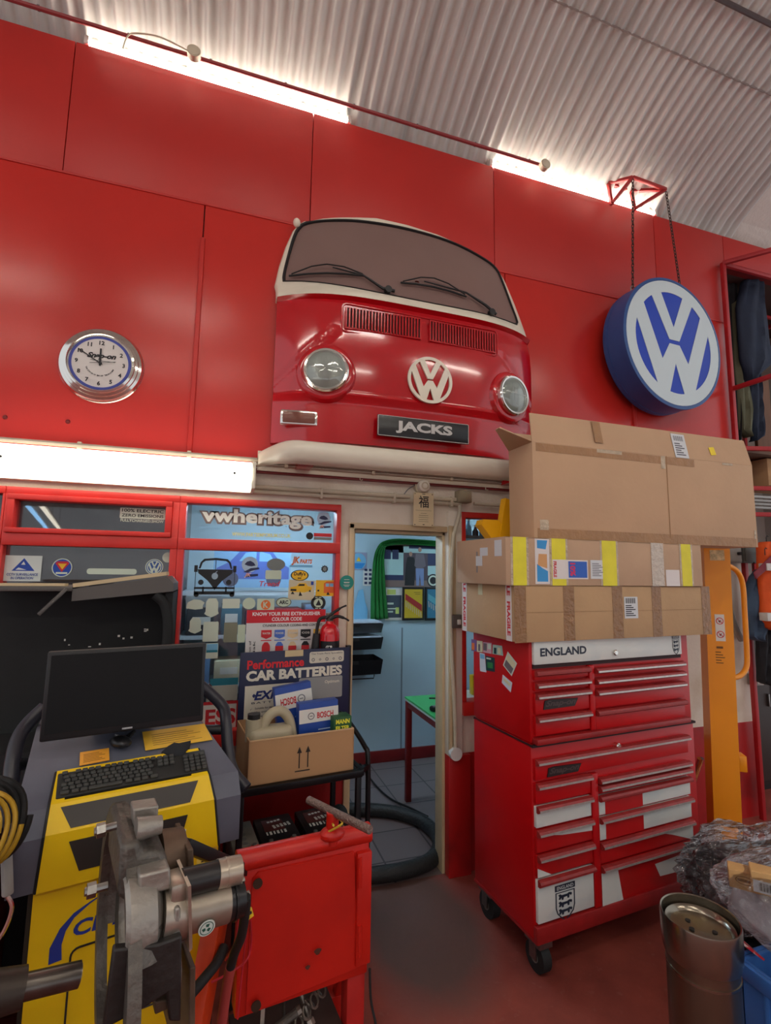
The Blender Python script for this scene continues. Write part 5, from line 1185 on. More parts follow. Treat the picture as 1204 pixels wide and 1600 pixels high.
# starter bulge
b = mb(); c = gp(215, 1432, -.10); b.lathe([(.0, .062), (.05, .060), (.078, .045), (.086, .02), (.088, -.004), (.080, -.012)], 36, 0, TR(c.x - .02, c.y, c.z) @ XM); b.build('starter_bulge', ALU, gb)
block('starter_mount_plate', ((249, 1354), (257, 1352), (259, 1440), (256, 1490), (248, 1494), (240, 1484), (238, 1440)), -.17, -.02, ALU, .004)
block('mount_foot', ((222, 1484), (247, 1480), (247, 1492), (222, 1502)), -.16, -.10, RUST, .003)
block('lower_web', ((176, 1476), (246, 1468), (282, 1455), (280, 1588), (262, 1588), (258, 1545), (215, 1572), (160, 1600)), -.185, -.165, mat('recess_black', (34, 31, 29), .5, var=.3, scale=12, bump=.2, bscale=30), .004, -.17)  # web plate, coloured black to carry the shade of the open recess
block('rear_plate', ((277, 1458), (286, 1456), (284, 1660), (275, 1660)), -.12, .16, RUST, .003)
block('web_rib', ((202, 1540), (210, 1538), (209, 1592), (202, 1596)), -.20, -.18, ALU, .003, -.185)
for a_, c_ in (((147, 1300), (182, 1290)), ((132, 1394), (168, 1384))):
    p = gp(*a_, -.06); q = gp(*c_, -.06); w = mb().cyl(p, q, .008, n=10).build('stud', STEEL, gb); d = (q - p).normalized()
    mb().cyl(p + d * .004, p + d * .02, .014, n=6).build('nut', STEEL, w)
p = gp(256, 1484, -.12); mb().cyl(p, p + Vector((.03, 0, .004)), .011, n=6).build('mount_bolt', BRT, gb)
# starter motor
sa = gp(252, 1440, -.12)
sm = thing('starter_motor', 'silver and black starter motor bolted to the gearbox casting', 'starter motor', (0, 0, 0)); sm.location = Matrix.Translation((og.x, og.y, 0)) @ RZ(GD) @ sa; sm.rotation_euler.z = math.radians(GD)
def q(px, py, y=-.12): return gp(px, py, y) - sa
b = mb(); b.cyl(q(250, 1430), q(289, 1420), .052, .050, 26); b.span(q(262, 1372) + Vector((0, -.035, 0)), q(287, 1404) + Vector((0, .035, 0)), 0, .008); b.build('nose_casting', BRT, sm)
b = mb(); P0 = [q(x, y) for x, y in ((284, 1364), (289, 1362), (291, 1456), (286, 1462))]; b.add([(p.x, -.055, p.z) for p in P0] + [(p.x, .055, p.z) for p in P0], [[3, 2, 1, 0], [4, 5, 6, 7]] + [[i, (i + 1) % 4, 4 + (i + 1) % 4, 4 + i] for i in range(4)]); b.build('drive_flange', BRT, sm)
b = mb(); b.cyl(q(288, 1426), q(354, 1408), .040, .040, 32); b.cyl(q(286, 1427), q(290, 1426), .045, n=32); mo = b.build('motor_body', mat('motor_silver', (158, 148, 134), .38, metal=.75, var=.2, scale=8), sm)
b = mb(); b.cyl(q(352, 1409), q(377, 1402), .0385, .036, 32); b.cyl(q(362, 1406), q(365, 1405), .041, n=32); b.build('end_cover', mat('motor_black', (24, 24, 25), .3), sm)
b = mb(); b.cyl(q(284, 1380), q(340, 1366), .027, n=28); b.build('solenoid_body', mat('solenoid_black', (34, 32, 32), .35), sm)
b = mb(); b.cyl(q(339, 1366), q(374, 1358), .0285, n=28); b.cyl(q(352, 1363), q(355, 1362), .0295, n=28); b.build('solenoid_cap', mat('cap_silver', (186, 174, 156), .35, metal=.7), sm)
ctr = q(315, 1432) + Vector((0, -.0405, 0)); M = TR(*ctr) @ RX(12) @ FRONT
s_ = mb(M).disc(.017, 0, .001, 28).build('round_label', mat('label_pale', (206, 218, 210), .5), mo)
b = mb(M); b.ring(.014, .0125, .0011, .0014, 24); 
for k in range(3):
    a = k * 2 * pi / 3 + .5; b.prism([(math.cos(a) * .004, math.sin(a) * .004), (math.cos(a + .5) * .010, math.sin(a + .5) * .010), (math.cos(a + 1.3) * .009, math.sin(a + 1.3) * .009), (math.cos(a + 1.6) * .004, math.sin(a + 1.6) * .004)], .001, .0014)
b.build('recycle_mark', mat('mark_green', (36, 92, 76), .5), s_)
for px, py in ((380, 1378), (388, 1400)):
    p = q(px - 8, py); w = mb().cyl(p + Vector((-.02, 0, -.004)), p + Vector((.014, 0, .002)), .006, n=8).build('terminal', BRT, sm); mb().cyl(p + Vector((-.004, 0, 0)), p + Vector((.006, 0, .001)), .011, n=6).build('nut', BRT, w)
# leads
def wire(name, label, cat_, pts, r, m, n=6): o = mb().tube(smooth_path(pts, 7), r, n).build(name, m, None, 60); return tag(cell(o), label, cat_)
T0 = at(384, 1402, 1.22)
wire('battery_lead', 'thick black lead hanging from the starter motor terminal', 'cable', [T0, at(383, 1425, 1.24), at(377, 1462, 1.30), at(366, 1490, 1.36), at(360, 1512, 1.38)], .011, RUBBER, 10)
wire('lead_handle', 'dull pinkish red grip below the thick black lead', 'grip', [at(360, 1510, 1.38), at(353, 1550, 1.40), at(345, 1610, 1.42)], .013, mat('grip_red', (170, 66, 62), .5), 10)
wire('red_wire', 'thin red wire looping from the starter motor across the red door panel', 'wire', [T0 + Vector((0, .01, 0)), at(391, 1440, 1.42), at(392, 1475, 1.5), at(385, 1500, 1.5), at(362, 1518, 1.5), at(330, 1535, 1.5)], .003, mat('wire_red', (196, 36, 52), .5))
wire('red_wire', 'thin red wire hanging straight down over the red door panel', 'wire', [T0 + Vector((.005, .015, -.005)), at(386, 1440, 1.45), at(380, 1500, 1.52), at(374, 1560, 1.53), at(371, 1592, 1.54)], .0025, mat('wire_red', (196, 36, 52), .5))
wire('red_wire', 'short thin red wire behind the thick black lead', 'wire', [at(376, 1412, 1.26), at(371, 1440, 1.34), at(366, 1475, 1.42), at(352, 1500, 1.5)], .003, mat('wire_red', (196, 36, 52), .5))
t = thing('wire_tag', 'small yellow tag on the starter motor terminal wires', 'tag', tuple(at(390, 1427, 1.25))); mb().box((0, 0, 0), (.014, .004, .022), 0, RZ(20) @ RY(-18), .001).build('tag', mat('tag_yellow', (226, 190, 40), .5), t); mb().box((0, -.003, .002), (.008, .001, .006), 0, RZ(20) @ RY(-18)).build('print', INK, t)
wire('black_hose', 'curved black hose rising behind the gearbox casting beside the orange leg', 'hose', [at(268, 1610, 1.56), at(290, 1565, 1.56), at(318, 1530, 1.58), at(338, 1505, 1.62), at(350, 1480, 1.66)], .014, RUBBER, 10)
# tools on the tray
TS = mat('tool_steel', (132, 122, 112), .4, metal=.8, var=.3, scale=30)
def tool(name, label, cat_, fn):
    t = thing(name, label, cat_, tuple(SM @ Vector((.2, .1, .285)))); t.rotation_euler.z = math.radians(7); fn(t); return t
tool('steel_rod', 'long steel rod leaning under the red door panel', 'rod', lambda t: mb().cyl((.05, -.02, .0), (.0, .05, .14), .010, n=10).build('rod', TS, t) and mb().cyl((.052, -.022, -.0), (.046, -.014, .014), .013, n=6).build('tip', BRT, t))
tool('steel_rod', 'short dark rod lying flat on the stand tray', 'rod', lambda t: mb().cyl((-.13, -.04, .02), (.0, -.03, .06), .012, n=10).build('rod', ALD, t) and mb().cyl((-.0, -.03, .06), (.012, -.029, .064), .014, n=8).build('tip', TS, t))
def spn(t):
    mb().bar((-.10, .0, .02), (-.09, .03, .14), .012, .006).build('shank', BRT, t); mb().ring(.016, .009, -.004, .004, 20, 0, TR(-.088, .033, .15) @ RX(80)).build('ring_end', BRT, t)
tool('ring_spanner', 'bright ring spanner standing on the stand tray', 'spanner', spn)
def lks(t):
    for i in range(7):
        b = mb(); M = TR(.01 + .012 * i, -.02 + .01 * (i % 2), .018 + .012 * i) @ RZ(90 * (i % 2)) @ RX(40); b.tube([(.012 * math.cos(a), .018 * math.sin(a), 0) for a in [2 * pi * k / 12 for k in range(12)]], .004, 6, closed=True, M=M); b.build('link', TS, t)
tool('short_chain', 'short heap of rusty chain links on the stand tray', 'chain', lks)
def wsh(t): mb(TR(-.03, .01, .14) @ RX(60)).ring(.020, .008, 0, .004, 24).build('disc', WHITE, t); mb().cyl((-.03, .012, .0), (-.03, .012, .14), .004, n=6).build('pin', STEEL, t)
tool('washer_pin', 'pale washer on a pin under the door panel edge', 'washer', wsh)
p = SM @ Vector((.43, .05, .0)); 
wire('plug_lead', 'thin black lead hanging down the hinge side of the stand', 'cable', [SM @ Vector((.412, .0, .45)), SM @ Vector((.418, .0, .36)), SM @ Vector((.43, -.01, .30)), SM @ Vector((.435, -.01, .27))], .004, RUBBER)
t = thing('plug', 'black plug on a thin lead by the stand leg', 'plug', tuple(SM @ Vector((.437, -.01, .235)))); mb().box((0, 0, .015), (.03, .022, .035), 0, RY(15), .005).build('body', BLACK, t); mb().box((-.004, 0, -.008), (.008, .005, .02), 0, RY(15)).build('pin', BRT, t)

# ================================================================== TYRE BALANCER SPINDLE AND BITS AT THE PICTURE EDGE
a0 = at(-8, 1553, 1.20); a1 = at(124, 1522, 1.24)
t = thing('balancer_spindle', 'steel spindle with a dark flanged hub sticking in at the lower picture edge', 'spindle', (a0.x - .12, a0.y, 0)); O_ = Vector(t.location)
d = (a1 - a0).normalized()
mb().cyl(a0 - O_, a1 - O_, .0225, n=24).build('shaft', mat('spindle_steel', (104, 98, 92), .3, metal=.9, var=.2, scale=20), t)
mb().cyl(a1 - d * .004 - O_, a1 + d * .002 - O_, .018, n=24).build('shaft_end', BRT, t)
mb().cyl(a0 - d * .03 - O_, a0 + d * .045 - O_, .040, .034, 28).build('collar', mat('hub_dark', (66, 58, 52), .45, metal=.6), t)
mb().cyl(a0 - d * .10 - O_, a0 - d * .03 - O_, .085, .07, 36).build('hub', mat('hub_black', (32, 28, 26), .5, metal=.5), t)
mb().span((-.32, -.12, 0), (-.02, .16, a0.z + .06), 0, .02).build('body', mat('balancer_grey', (60, 50, 46), .5), t)
mb().span((-.05, -.06, 0), (.06, .10, .34), 0, .02).build('foot', mat('hub_black', (32, 28, 26), .5, metal=.5), t)
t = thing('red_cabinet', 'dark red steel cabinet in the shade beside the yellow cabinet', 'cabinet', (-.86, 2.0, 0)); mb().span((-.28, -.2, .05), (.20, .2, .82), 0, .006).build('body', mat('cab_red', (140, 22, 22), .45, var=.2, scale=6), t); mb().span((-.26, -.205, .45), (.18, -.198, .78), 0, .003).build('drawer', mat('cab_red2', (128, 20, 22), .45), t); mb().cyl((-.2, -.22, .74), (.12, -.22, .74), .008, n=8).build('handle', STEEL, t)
for sx in (-.24, .16): mb().span((sx - .03, -.18, 0), (sx + .03, .18, .05)).build('foot', BLACK, t)
for k, (px, py, r, m, l) in enumerate(((-14, 1290, .085, RUBBER, 'outer black air hose coil hanging at the picture edge'), (-22, 1305, .075, mat('hose_yellow', (190, 150, 40), .5), 'thin yellow air hose coil hanging inside the black one'))):
    p = at(px, py, 1.55 - k * .05); b = mb(); P = [p + Vector((-.05 + r * math.cos(a) + .0003 * i, .01 * math.sin(3 * a) + .0003 * i, r * 1.25 * math.sin(a))) for i, a in enumerate([2 * pi * j / 40 for j in range(121)])]
    o = b.tube(P, .009 if k == 0 else .006, 6).build('hose_coil', m, None, 60); tag(cell(o), l, 'hose')
p0 = at(10, 1330, 1.62); p1 = at(12, 1400, 1.60); t = thing('air_gun', 'pale grey air gun with thin steel nozzle hanging beside the cabinet', 'air gun', tuple(p1)); mb().bar(p0 - p1, Vector((0, 0, -.0)), .024, .02, 0, .006).build('grip', mat('gun_grey', (170, 170, 166), .4), t); mb().tube(smooth_path([(0, 0, 0), (.012, 0, -.03), (.0, 0, -.08), (-.03, 0, -.13)], 5), .005, 8).build('nozzle', CHROME, t)

# ================================================================== BLACK TROLLEY, BOX AND BATTERY SIGN
OC = (.105, 2.20); CDG = 7.0; CMx = Matrix.Translation((OC[0], OC[1], 0)) @ RZ(CDG); cinv = CMx.inverted()
ct = thing('trolley', 'black angle iron trolley with two levels under the open cardboard box', 'trolley', (OC[0], OC[1], 0), CDG)
CWD = .54; CDP = .36; ZT = .812
for y in (0, CDP): mb().span((0, y - .012, ZT - .03), (CWD, y + .012, ZT), 0, .003).build('top_rail', BLACKM, ct); mb().span((0, y - .012, .335), (CWD, y + .012, .36), 0, .003).build('shelf_rail', BLACKM, ct)
for x in (0, CWD): mb().span((x - .012, 0, ZT - .03), (x + .012, CDP, ZT), 0, .003).build('end_rail', BLACKM, ct)
mb().span((.0, .0, ZT - .012), (CWD, CDP, ZT - .004)).build('top_shelf', BLACKM, ct); mb().span((0, 0, .352), (CWD, CDP, .362)).build('lower_shelf', BLACKM, ct)
for x in (.012, CWD - .012):
    for y in (.012, CDP - .012): mb().span((x - .012, y - .012, .03), (x + .012, y + .012, ZT), 0, .003).build('leg', BLACKM, ct); mb().ball((x, y, .03), .03, 14, sc=(.6, 1, 1)).build('castor', RUBBER, ct)
P = [(CWD, .30, .98), (CWD + .02, .25, .96), (CWD + .05, .10, .88), (CWD + .055, .06, .82), (CWD + .05, .04, .5), (CWD + .05, .04, .10)]
mb().tube(smooth_path(P, 6), .012, 10).build('push_handle', BLACKM, ct, 60)
mb().bar((CWD + .05, .05, .80), (CWD, .02, .80), .02, .02).build('handle_stay', BLACKM, ct)
# cardboard box
c0 = cinv @ at(387, 1230, 2.215); x0 = c0.x; x1 = x0 + .462; bz = ZT + .001; bh = .178
bx = thing('open_box', 'open brown cardboard box on the black trolley, printed with two arrows', 'box', tuple(CMx @ Vector(((x0 + x1) / 2, .17, bz))), CDG); w = x1 - x0; dd = .32
CB2 = mat('box_brown', (182, 140, 98), .8, var=.05, scale=4)
mb().span((-w / 2, -dd / 2, 0), (w / 2, -dd / 2 + .005, bh)).build('front_panel', CB2, bx); mb().span((-w / 2, dd / 2 - .005, 0), (w / 2, dd / 2, bh)).build('back_panel', CB2, bx)
for s in (-1, 1): mb().span((s * w / 2 - .0025, -dd / 2, 0), (s * w / 2 + .0025, dd / 2, bh)).build('side_panel', CB2, bx)
mb().span((-w / 2, -dd / 2, 0), (w / 2, dd / 2, .004)).build('bottom_panel', CB2, bx)
b = mb(TR(.0, -dd / 2 - .0005, bh * .46) @ FRONT)
for x in (-.018, .020):
    b.prism(R4(x - .0025, -.04, x + .0025, .03), 0, .0006); b.prism([(x - .011, .022), (x + .011, .022), (x, .048)], 0, .0006)
b.prism(R4(-.036, -.054, .030, -.049), 0, .0006); b.build('arrow_print', mat('box_ink', (44, 34, 28), .7), bx)
b = mb(); P = [Vector((x * w, -dd / 2, bh)) for x in (-.5, -.2, .1, .35, .5)]
for i in range(4): b.bar(P[i], P[i + 1], .007, .004 + .002 * (i % 2))
b.build('cut_edge', mat('box_edge', (206, 172, 130), .8), bx)
def inbox(px, py, y): return cinv @ at(px, py, y)
# battery sign behind
YSG = .335
tl = cinv @ at(375, 1020, 2.56); tr = cinv @ at(546, 1010, 2.62); sw = tr.x - tl.x; sh_ = tl.z - ZT
bs = thing('battery_sign', 'dark blue car battery sales board leaning behind the open box', 'sign', tuple(CMx @ Vector(((tl.x + tr.x) / 2, CDP - .01, ZT + .001))), CDG)
mb().box((0, .0, sh_ / 2), (sw, .012, sh_), 0, None, .003).build('board', mat('sign_navy', (24, 32, 66), .4), bs)
mb().span((sw / 2 - .012, .006, 0), (sw / 2 + .012, .03, sh_ + .006)).build('easel_leg', BLACK, bs); mb().span((sw / 2 - .022, .006, 0), (sw / 2 - .014, .02, sh_ * .55)).build('easel_strip', mat('pale_wood_edge', (206, 186, 146), .6), bs)
SMx = TR(-sw / 2, -.0065, sh_) @ FRONT; k = sw
def S(name, m, fn):
    b = mb(SMx); fn(b); return b.build(name, m, bs, 0)
SC1 = mat('sign_cream', (214, 208, 190), .5)
S('panels', SC1, lambda b: b.prism([(x * k, -y * k) for x, y in R4(.05, .28, .48, .68)], 0, .0006).prism([(.61 * k + x, -.075 * k + y) for x, y in rrect(.33 * k, .10 * k, .01, 4, (.165 * k, 0))], 0, .0006))
S('grey_panel', mat('sign_grey', (150, 150, 148), .5), lambda b: b.prism([(.725 * k + x, -.345 * k + y) for x, y in rrect(.41 * k, .19 * k, .008)], 0, .0006))
S('tape', mat('masking_tape', (210, 190, 146), .6), lambda b: b.prism([(x * k, -y * k) for x, y in R4(.385, .0, .55, .055)], 0, .0008))
S('red_lettering', mat('sign_red', (222, 36, 44), .5), lambda b: b.text('Performance', TR(.31 * k, -.105 * k, .0004), .50 * k, .078 * k, .03))
S('white_lettering', mat('sign_letter', (226, 220, 202), .5), lambda b: b.text('CAR BATTERIES', TR(.49 * k, -.20 * k, .0004), .87 * k, .088 * k, .05).text('Optimum', TR(.83 * k, -.30 * k, .0009), .14 * k, .035 * k, .02))
def ex(b):
    b.text('EXIDE', TR(.29 * k, -.365 * k, .0009), .32 * k, .075 * k, .04, .25); b.box((.13 * k, -.365 * k, .001), (.03 * k, .014 * k, .0006)); b.box((.128 * k, -.365 * k, .001), (.014 * k, .03 * k, .0006))
S('blue_lettering', mat('exide_blue', (24, 40, 104), .5), ex)
def sm_(b):
    b.text('BATTERIES', TR(.29 * k, -.425 * k, .0009), .36 * k, .016 * k, .01, space=1.3)
    for i, s in enumerate(('Suitable for modern vehicles', 'Ultra quick starting power', 'Maintenance free')): b.text(s, TR(.14 * k, -(.47 + .033 * i) * k, .0009), (.29, .25, .17)[i] * k, .016 * k, .01, align='LEFT'); b.prism([(x * k, y * k) for x, y in ((.10, -.475 - .033 * i), (.105, -.482 - .033 * i), (.12, -.462 - .033 * i), (.106, -.476 - .033 * i))], .0005, .001)
    b.text('The Trade Parts Specialists', TR(.775 * k, -.045 * k, .0009), .30 * k, .018 * k, .005)
    for i in range(5): b.ring(.015 * k, .010 * k, .0006, .001, 18, 0, TR((.645 + .065 * i) * k, -.095 * k, 0)) if i not in (1, 3) else b.ring(.012 * k, .007 * k, .0006, .001, 4, 0, TR((.645 + .065 * i) * k, -.095 * k, 0))
    b.box((.225 * k, -.59 * k, .001), (.03 * k, .022 * k, .0006)); b.box((.275 * k, -.59 * k, .001), (.03 * k, .022 * k, .0006))
S('small_lettering', mat('sign_ink', (40, 46, 66), .5), sm_)
# oil can
p = inbox(424, 1150, 2.30); CANM = mat('can_beige', (176, 166, 138), .4, var=.04, scale=5)
t = thing('oil_can', 'pale beige plastic oil can with black cap in the open box', 'can', tuple(CMx @ Vector((p.x, .09, bz + .005))), CDG); zc = bh
ztop = p.z - bz
mb().box((-.005, 0, .105), (.19, .09, .20), 0, None, .025, 3).build('body', CANM, t, 60)
H0 = [inbox(px, py, 2.30) - Vector((p.x, p.y, bz + .005)) for px, py in ((402, 1158), (412, 1132), (424, 1116), (440, 1112), (452, 1124), (457, 1146), (458, 1160))]
mb().tube(smooth_path([Vector((v.x, 0, v.z)) for v in H0], 6), [.022] * 37, 14).build('handle', CANM, t, 60)
nx = inbox(395, 1150, 2.30).x - p.x; nt = inbox(396, 1115, 2.30).z - bz - .005
mb().cyl((nx, 0, .15), (nx, 0, nt - .02), .034, n=20).build('neck', CANM, t)
mb().cyl((nx, 0, nt - .03), (nx, 0, nt), .027, n=20).build('cap', BLACK, t)
# filter boxes
BB = mat('bosch_blue', (24, 66, 150), .4)
def carton(name, label, px, py, yl, w, d, h, rot, text, flip, z0):
    p = inbox(px, py, 2.3); t = thing(name, label, 'box', tuple(CMx @ Vector((p.x, yl, z0))), CDG); t.rotation_euler = (Matrix.Rotation(math.radians(CDG), 3, 'Z') @ Matrix.Rotation(math.radians(rot[0]), 3, 'X') @ Matrix.Rotation(math.radians(rot[1]), 3, 'Y')).to_euler()
    mb().box((0, 0, h / 2), (w, d, h), 0, None, .002).build('carton', BB, t)
    M = TR(0, -d / 2 - .0004, h * .80) @ FRONT
    s = mb(M).prism(R4(-w / 2, -h * .10, w / 2, h * .11), 0, .0006).build('white_band', PAPER, t)
    b = mb(M @ (RZ(180) if flip else Matrix())); b.text(text, TR(w * .16, 0, .0006), w * .42, h * .095, .03); b.build('lettering', REDINK, s)
    b = mb(M @ (RZ(180) if flip else Matrix())); b.ring(h * .055, h * .042, .0006, .001, 20, 0, TR(-w * .2, 0, 0)); b.box((-w * .2, 0, .0008), (h * .05, h * .012, .0004)); b.build('round_mark', GREYM, s)
    b = mb(TR(0, -d / 2 - .0004, h * .3) @ FRONT)
    for i in range(7): b.box((w * .15 + w * .02 * i * (0 if flip else 1), h * .28 - i * h * .05, .0003), (w * (.34 - .03 * (i % 3)), h * .016, .0006))
    b.build('print_lines', mat('pale_print', (170, 190, 220), .5), t); return t
carton('filter_box', 'blue and white filter box leaning upside down behind the other in the open box', 482, 1120, .205, .175, .05, .345, (-3, -7), 'BOSCH', True, bz + .006)
carton('filter_box', 'blue and white filter box standing at the front of the open box', 503, 1120, .105, .185, .055, .285, (0, -2), 'BOSCH', False, bz + .006)
p = inbox(536, 1130, 2.28); t = thing('small_filter_box', 'small green and yellow filter box in the corner of the open box', 'box', tuple(CMx @ Vector((p.x, .07, bz + .004))), CDG); hh = inbox(536, 1120, 2.28).z - bz - .004
mb().box((0, 0, hh * .42), (.085, .075, hh * .84), 0, None, .002).build('lower_carton', mat('filter_yellow', (232, 226, 40), .5), t)
g = mb().box((0, 0, hh * .84), (.087, .077, hh * .30), 0, None, .002).build('upper_carton', mat('filter_green', (34, 86, 44), .5), t)
b = mb(TR(0, -.0388, hh * .84) @ FRONT); b.text('MANN', TR(0, hh * .065, .0004), .066, hh * .09, .04); b.text('FILTER', TR(0, -hh * .065, .0004), .066, hh * .09, .04); b.build('lettering', mat('filter_letters', (238, 232, 60), .5), g)
# batteries on the lower shelf
def battery(label, x, w, m, top, dark, y=.16, d=.27):
    t = thing('car_battery', label, 'battery', tuple(CMx @ Vector((x, y, .363))), CDG, 'batteries on the trolley'); h = .19
    mb().box((0, 0, h * .42), (w, d, h * .84), 0, None, .006).build('case', m, t)
    l = mb().box((0, 0, h * .90), (w + .004, d + .004, h * .16), 0, None, .006).build('lid', top, t)
    for s in (-1, 1): mb().cyl((s * w * .3, -d * .36, h * .97), (s * w * .3, -d * .36, h * 1.05), .010, .009, 14).build('terminal', mat('lead_grey', (120, 116, 110), .5, metal=.6), l); mb().cyl((s * w * .3, -d * .36, h * .98), (s * w * .3, -d * .36, h * 1.0), .016, n=14).build('terminal_ring', mat('ring_red', (190, 50, 50), .5) if s > 0 else BLACK, l)
    if dark:
        b = mb(); b.box((-.01, .05, h * .985), (w * .55, .10, .002)); b.build('label_panel', mat('battery_label', (96, 40, 34), .5), l)
        b = mb(); M = TR(.01, .03, h * .992) @ RZ(8)
        for i in range(5): b.box((-.02 + i * .017, 0, 0), (.010, .028 - .006 * (i % 2), .002), 0, M)
        for i in range(4): b.box((-.03 + i * .016, .05, 0), (.011, .012, .002), 0, M)
        for i in range(6): b.box((-.05 + i * .016, -.02, h * .988), (.006 + .003 * (i % 2), .024, .002))
        b.build('lettering', PAPER, l)
    else:
        for i in range(6): mb().disc(.012, h * .975, h * .985, 14, 0, TR(0, -.10 + i * .04, 0)).build('cell_plug', mat('plug_grey', (96, 94, 90), .5), l)
    return t
battery('old dusty grey car battery at the yellow cabinet end of the trolley shelf', .055, .105, mat('battery_grey', (94, 92, 88), .6, var=.15, scale=20), mat('battery_grey_lid', (120, 116, 104), .6, var=.2, scale=25), False)
battery('black car battery with a printed lid in the middle of the trolley shelf', .205, .165, mat('battery_black', (22, 22, 24), .4), mat('battery_black', (22, 22, 24), .4), True)
battery('black car battery with printed lid at the doorway end of the trolley shelf', .40, .165, mat('battery_black', (22, 22, 24), .4), mat('battery_black', (22, 22, 24), .4), True)
b = mb(); b.ball((0, 0, .03), .05, 16, sc=(.7, 1.2, .7)).ball((.02, -.04, .02), .04, 14, sc=(.6, 1, .6)); o = b.build('dark_cloth', mat('cloth_teal_black', (30, 40, 44), .9), None, 60); o.location = CMx @ Vector((.485, .12, .363 + .19)); tag(o, 'dark crumpled cloth on the battery at the doorway end', 'cloth')
# fire extinguisher
p = at(515, 985, 2.665); r = .055; zt = at(515, 975, 2.665).z; t = thing('fire_extinguisher', 'red fire extinguisher hanging on the door post behind the battery sign', 'fire extinguisher', (p.x, 2.67, zt - .46))
EXR = mat('extinguisher_red', (200, 18, 30), .18, coat=.4)
bd = mb().lathe([(0, 0), (r * .9, 0), (r, .012), (r, .40), (r * .93, .43), (r * .7, .452), (r * .42, .462), (r * .36, .475), (0, .475)], 36).build('cylinder', EXR, t)
b = mb(); b.lathe([(r + .0008, .31), (r + .0008, .375)], 30, 0, RZ(-160), math.radians(130)); lb = b.build('label_panel', BLACK, bd)
b = mb()
for i, ch in enumerate('CO2'):
    if ch == ' ': continue
    a = math.radians(-112 + i * 10.5); b.text(ch, RZ(math.degrees(a) + 90) @ TR(0, -r - .0014, .345) @ FRONT, None, .018, .03)
b.build('lettering', PAPER, lb)
mb().cyl((0, 0, .47), (0, 0, .515), .018, n=16).box((.0, 0, .505), (.04, .03, .03), 0, None, .005).build('valve', mat('brass_dark', (110, 96, 84), .35, metal=.8), t)
q_ = lambda px, py: at(px, py, 2.66) - Vector(t.location)
mb().tube(smooth_path([q_(508, 966), q_(520, 958), q_(532, 950), q_(541, 946)], 5), [.010] * 5 + [.008] * 5 + [.005] * 6, 8).build('squeeze_lever', BLACK, t, 60)
mb().tube(smooth_path([q_(514, 968), q_(526, 963), q_(538, 966), q_(545, 970)], 5), [.010] * 5 + [.008] * 5 + [.005] * 6, 8).build('carry_handle', BLACK, t, 60)
mb().tube(smooth_path([q_(510, 964), q_(500, 967), q_(496, 978), q_(494, 992)], 6), .009, 10).build('hose', RUBBER, t, 60)
mb().cyl(q_(494.5, 990), q_(491, 1030), .019, .026, 18).build('horn', BLACK, t)
mb().span((-.02, r - .004, .30), (.02, YW - 2.67, .42)).build('wall_bracket', BLACKM, t)
# ================================================================== RED TOOL CHEST, TWO STACKED UNITS
FL = atz(838, 1478, .14); CD = 5.0
FLM = Matrix.Translation((FL.x, FL.y, 0)) @ RZ(CD); FLi = FLM.inverted()
def cp(px, py): return atp(px, py, (FL.x, FL.y), CD)        # (u, z) on the chest front
def zs(zx, zy): return (700 + zx * .34053, 960 + zy * .34053)
def z3_(zx, zy): return (700 + zx * .41860, 1200 + zy * .41841)
CR_ = mat('chest_red', (186, 8, 14), .38, var=.08, scale=5, spec=.4); CRD = mat('chest_red_worn', (150, 22, 22), .45, var=.2, scale=14)
HR = mat('handle_red', (150, 40, 38), .45, var=.2, scale=40); HS = mat('handle_silver', (206, 202, 196), .3, metal=.6, var=.15, scale=50)
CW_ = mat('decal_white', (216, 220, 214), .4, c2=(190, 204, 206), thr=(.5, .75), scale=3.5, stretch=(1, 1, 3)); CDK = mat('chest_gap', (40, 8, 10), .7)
DEC_R = mat('decal_red', (186, 16, 18), .4, c2=(150, 30, 24), thr=(.5, .8), scale=4)
WC = 1.062; DC = .47
def zat(u, f):                                # chest front is square: use the left-hand measurement
    return f
upper_z0 = cp(836, 1166)[1] + .008; upper_z1 = cp(835, 1003)[1]
lower_z1 = upper_z0 - .003; lower_z0 = .145
def unit(name, label, z0, z1, w):
    t = thing(name, label, 'tool chest', tuple(FLM @ Vector((0, 0, z0))), CD); h = z1 - z0
    b = mb(); b.span((0, .012, 0), (w, DC, h), 0, .008); b.build('cabinet', CR_, t, 30)
    return t, h
def drawer(t, z0t, u0, u1, za, zb, hm, hs, fill=CR_, polys=None, name='drawer'):
    """Drawer front from za (bottom) to zb (top) with a full-width rail handle along the top edge."""
    d = mb().span((u0, -.004, za + .004 - z0t), (u1, .014, zb - .003 - z0t), 0, .002).build(name, fill, t)
    hh = .028
    b = mb(); P = [(-.004, 0), (-.020, -.004), (-.026, -.012), (-.026, -.020), (-.018, -.026), (-.010, -.028), (-.004, -.026)]
    n = len(P); zt = zb - z0t
    b.add([(u, y, zt + z) for u in (u0, u1) for y, z in P], [[i, i + 1, n + i + 1, n + i] for i in range(n - 1)] + [list(range(n)), list(range(n, 2 * n))])
    hd = b.build('handle', hm, d, 25)
    if hs:
        mb().span((u0 + .003, -.0285, zt - .0205), (u1 - .003, -.0255, zt - .012)).build('handle_strip', HS, hd)
    if polys:
        for nm, m, pp in polys:
            b = mb(TR(0, -.0046, 0) @ FRONT)
            for Q in pp: b.prism([(x, z - z0t) for x, z in Q], 0, .0008)
            b.build(nm, m, d, 0)
    return d
def wz(zx, zy, f): return cp(*f(zx, zy))[1]
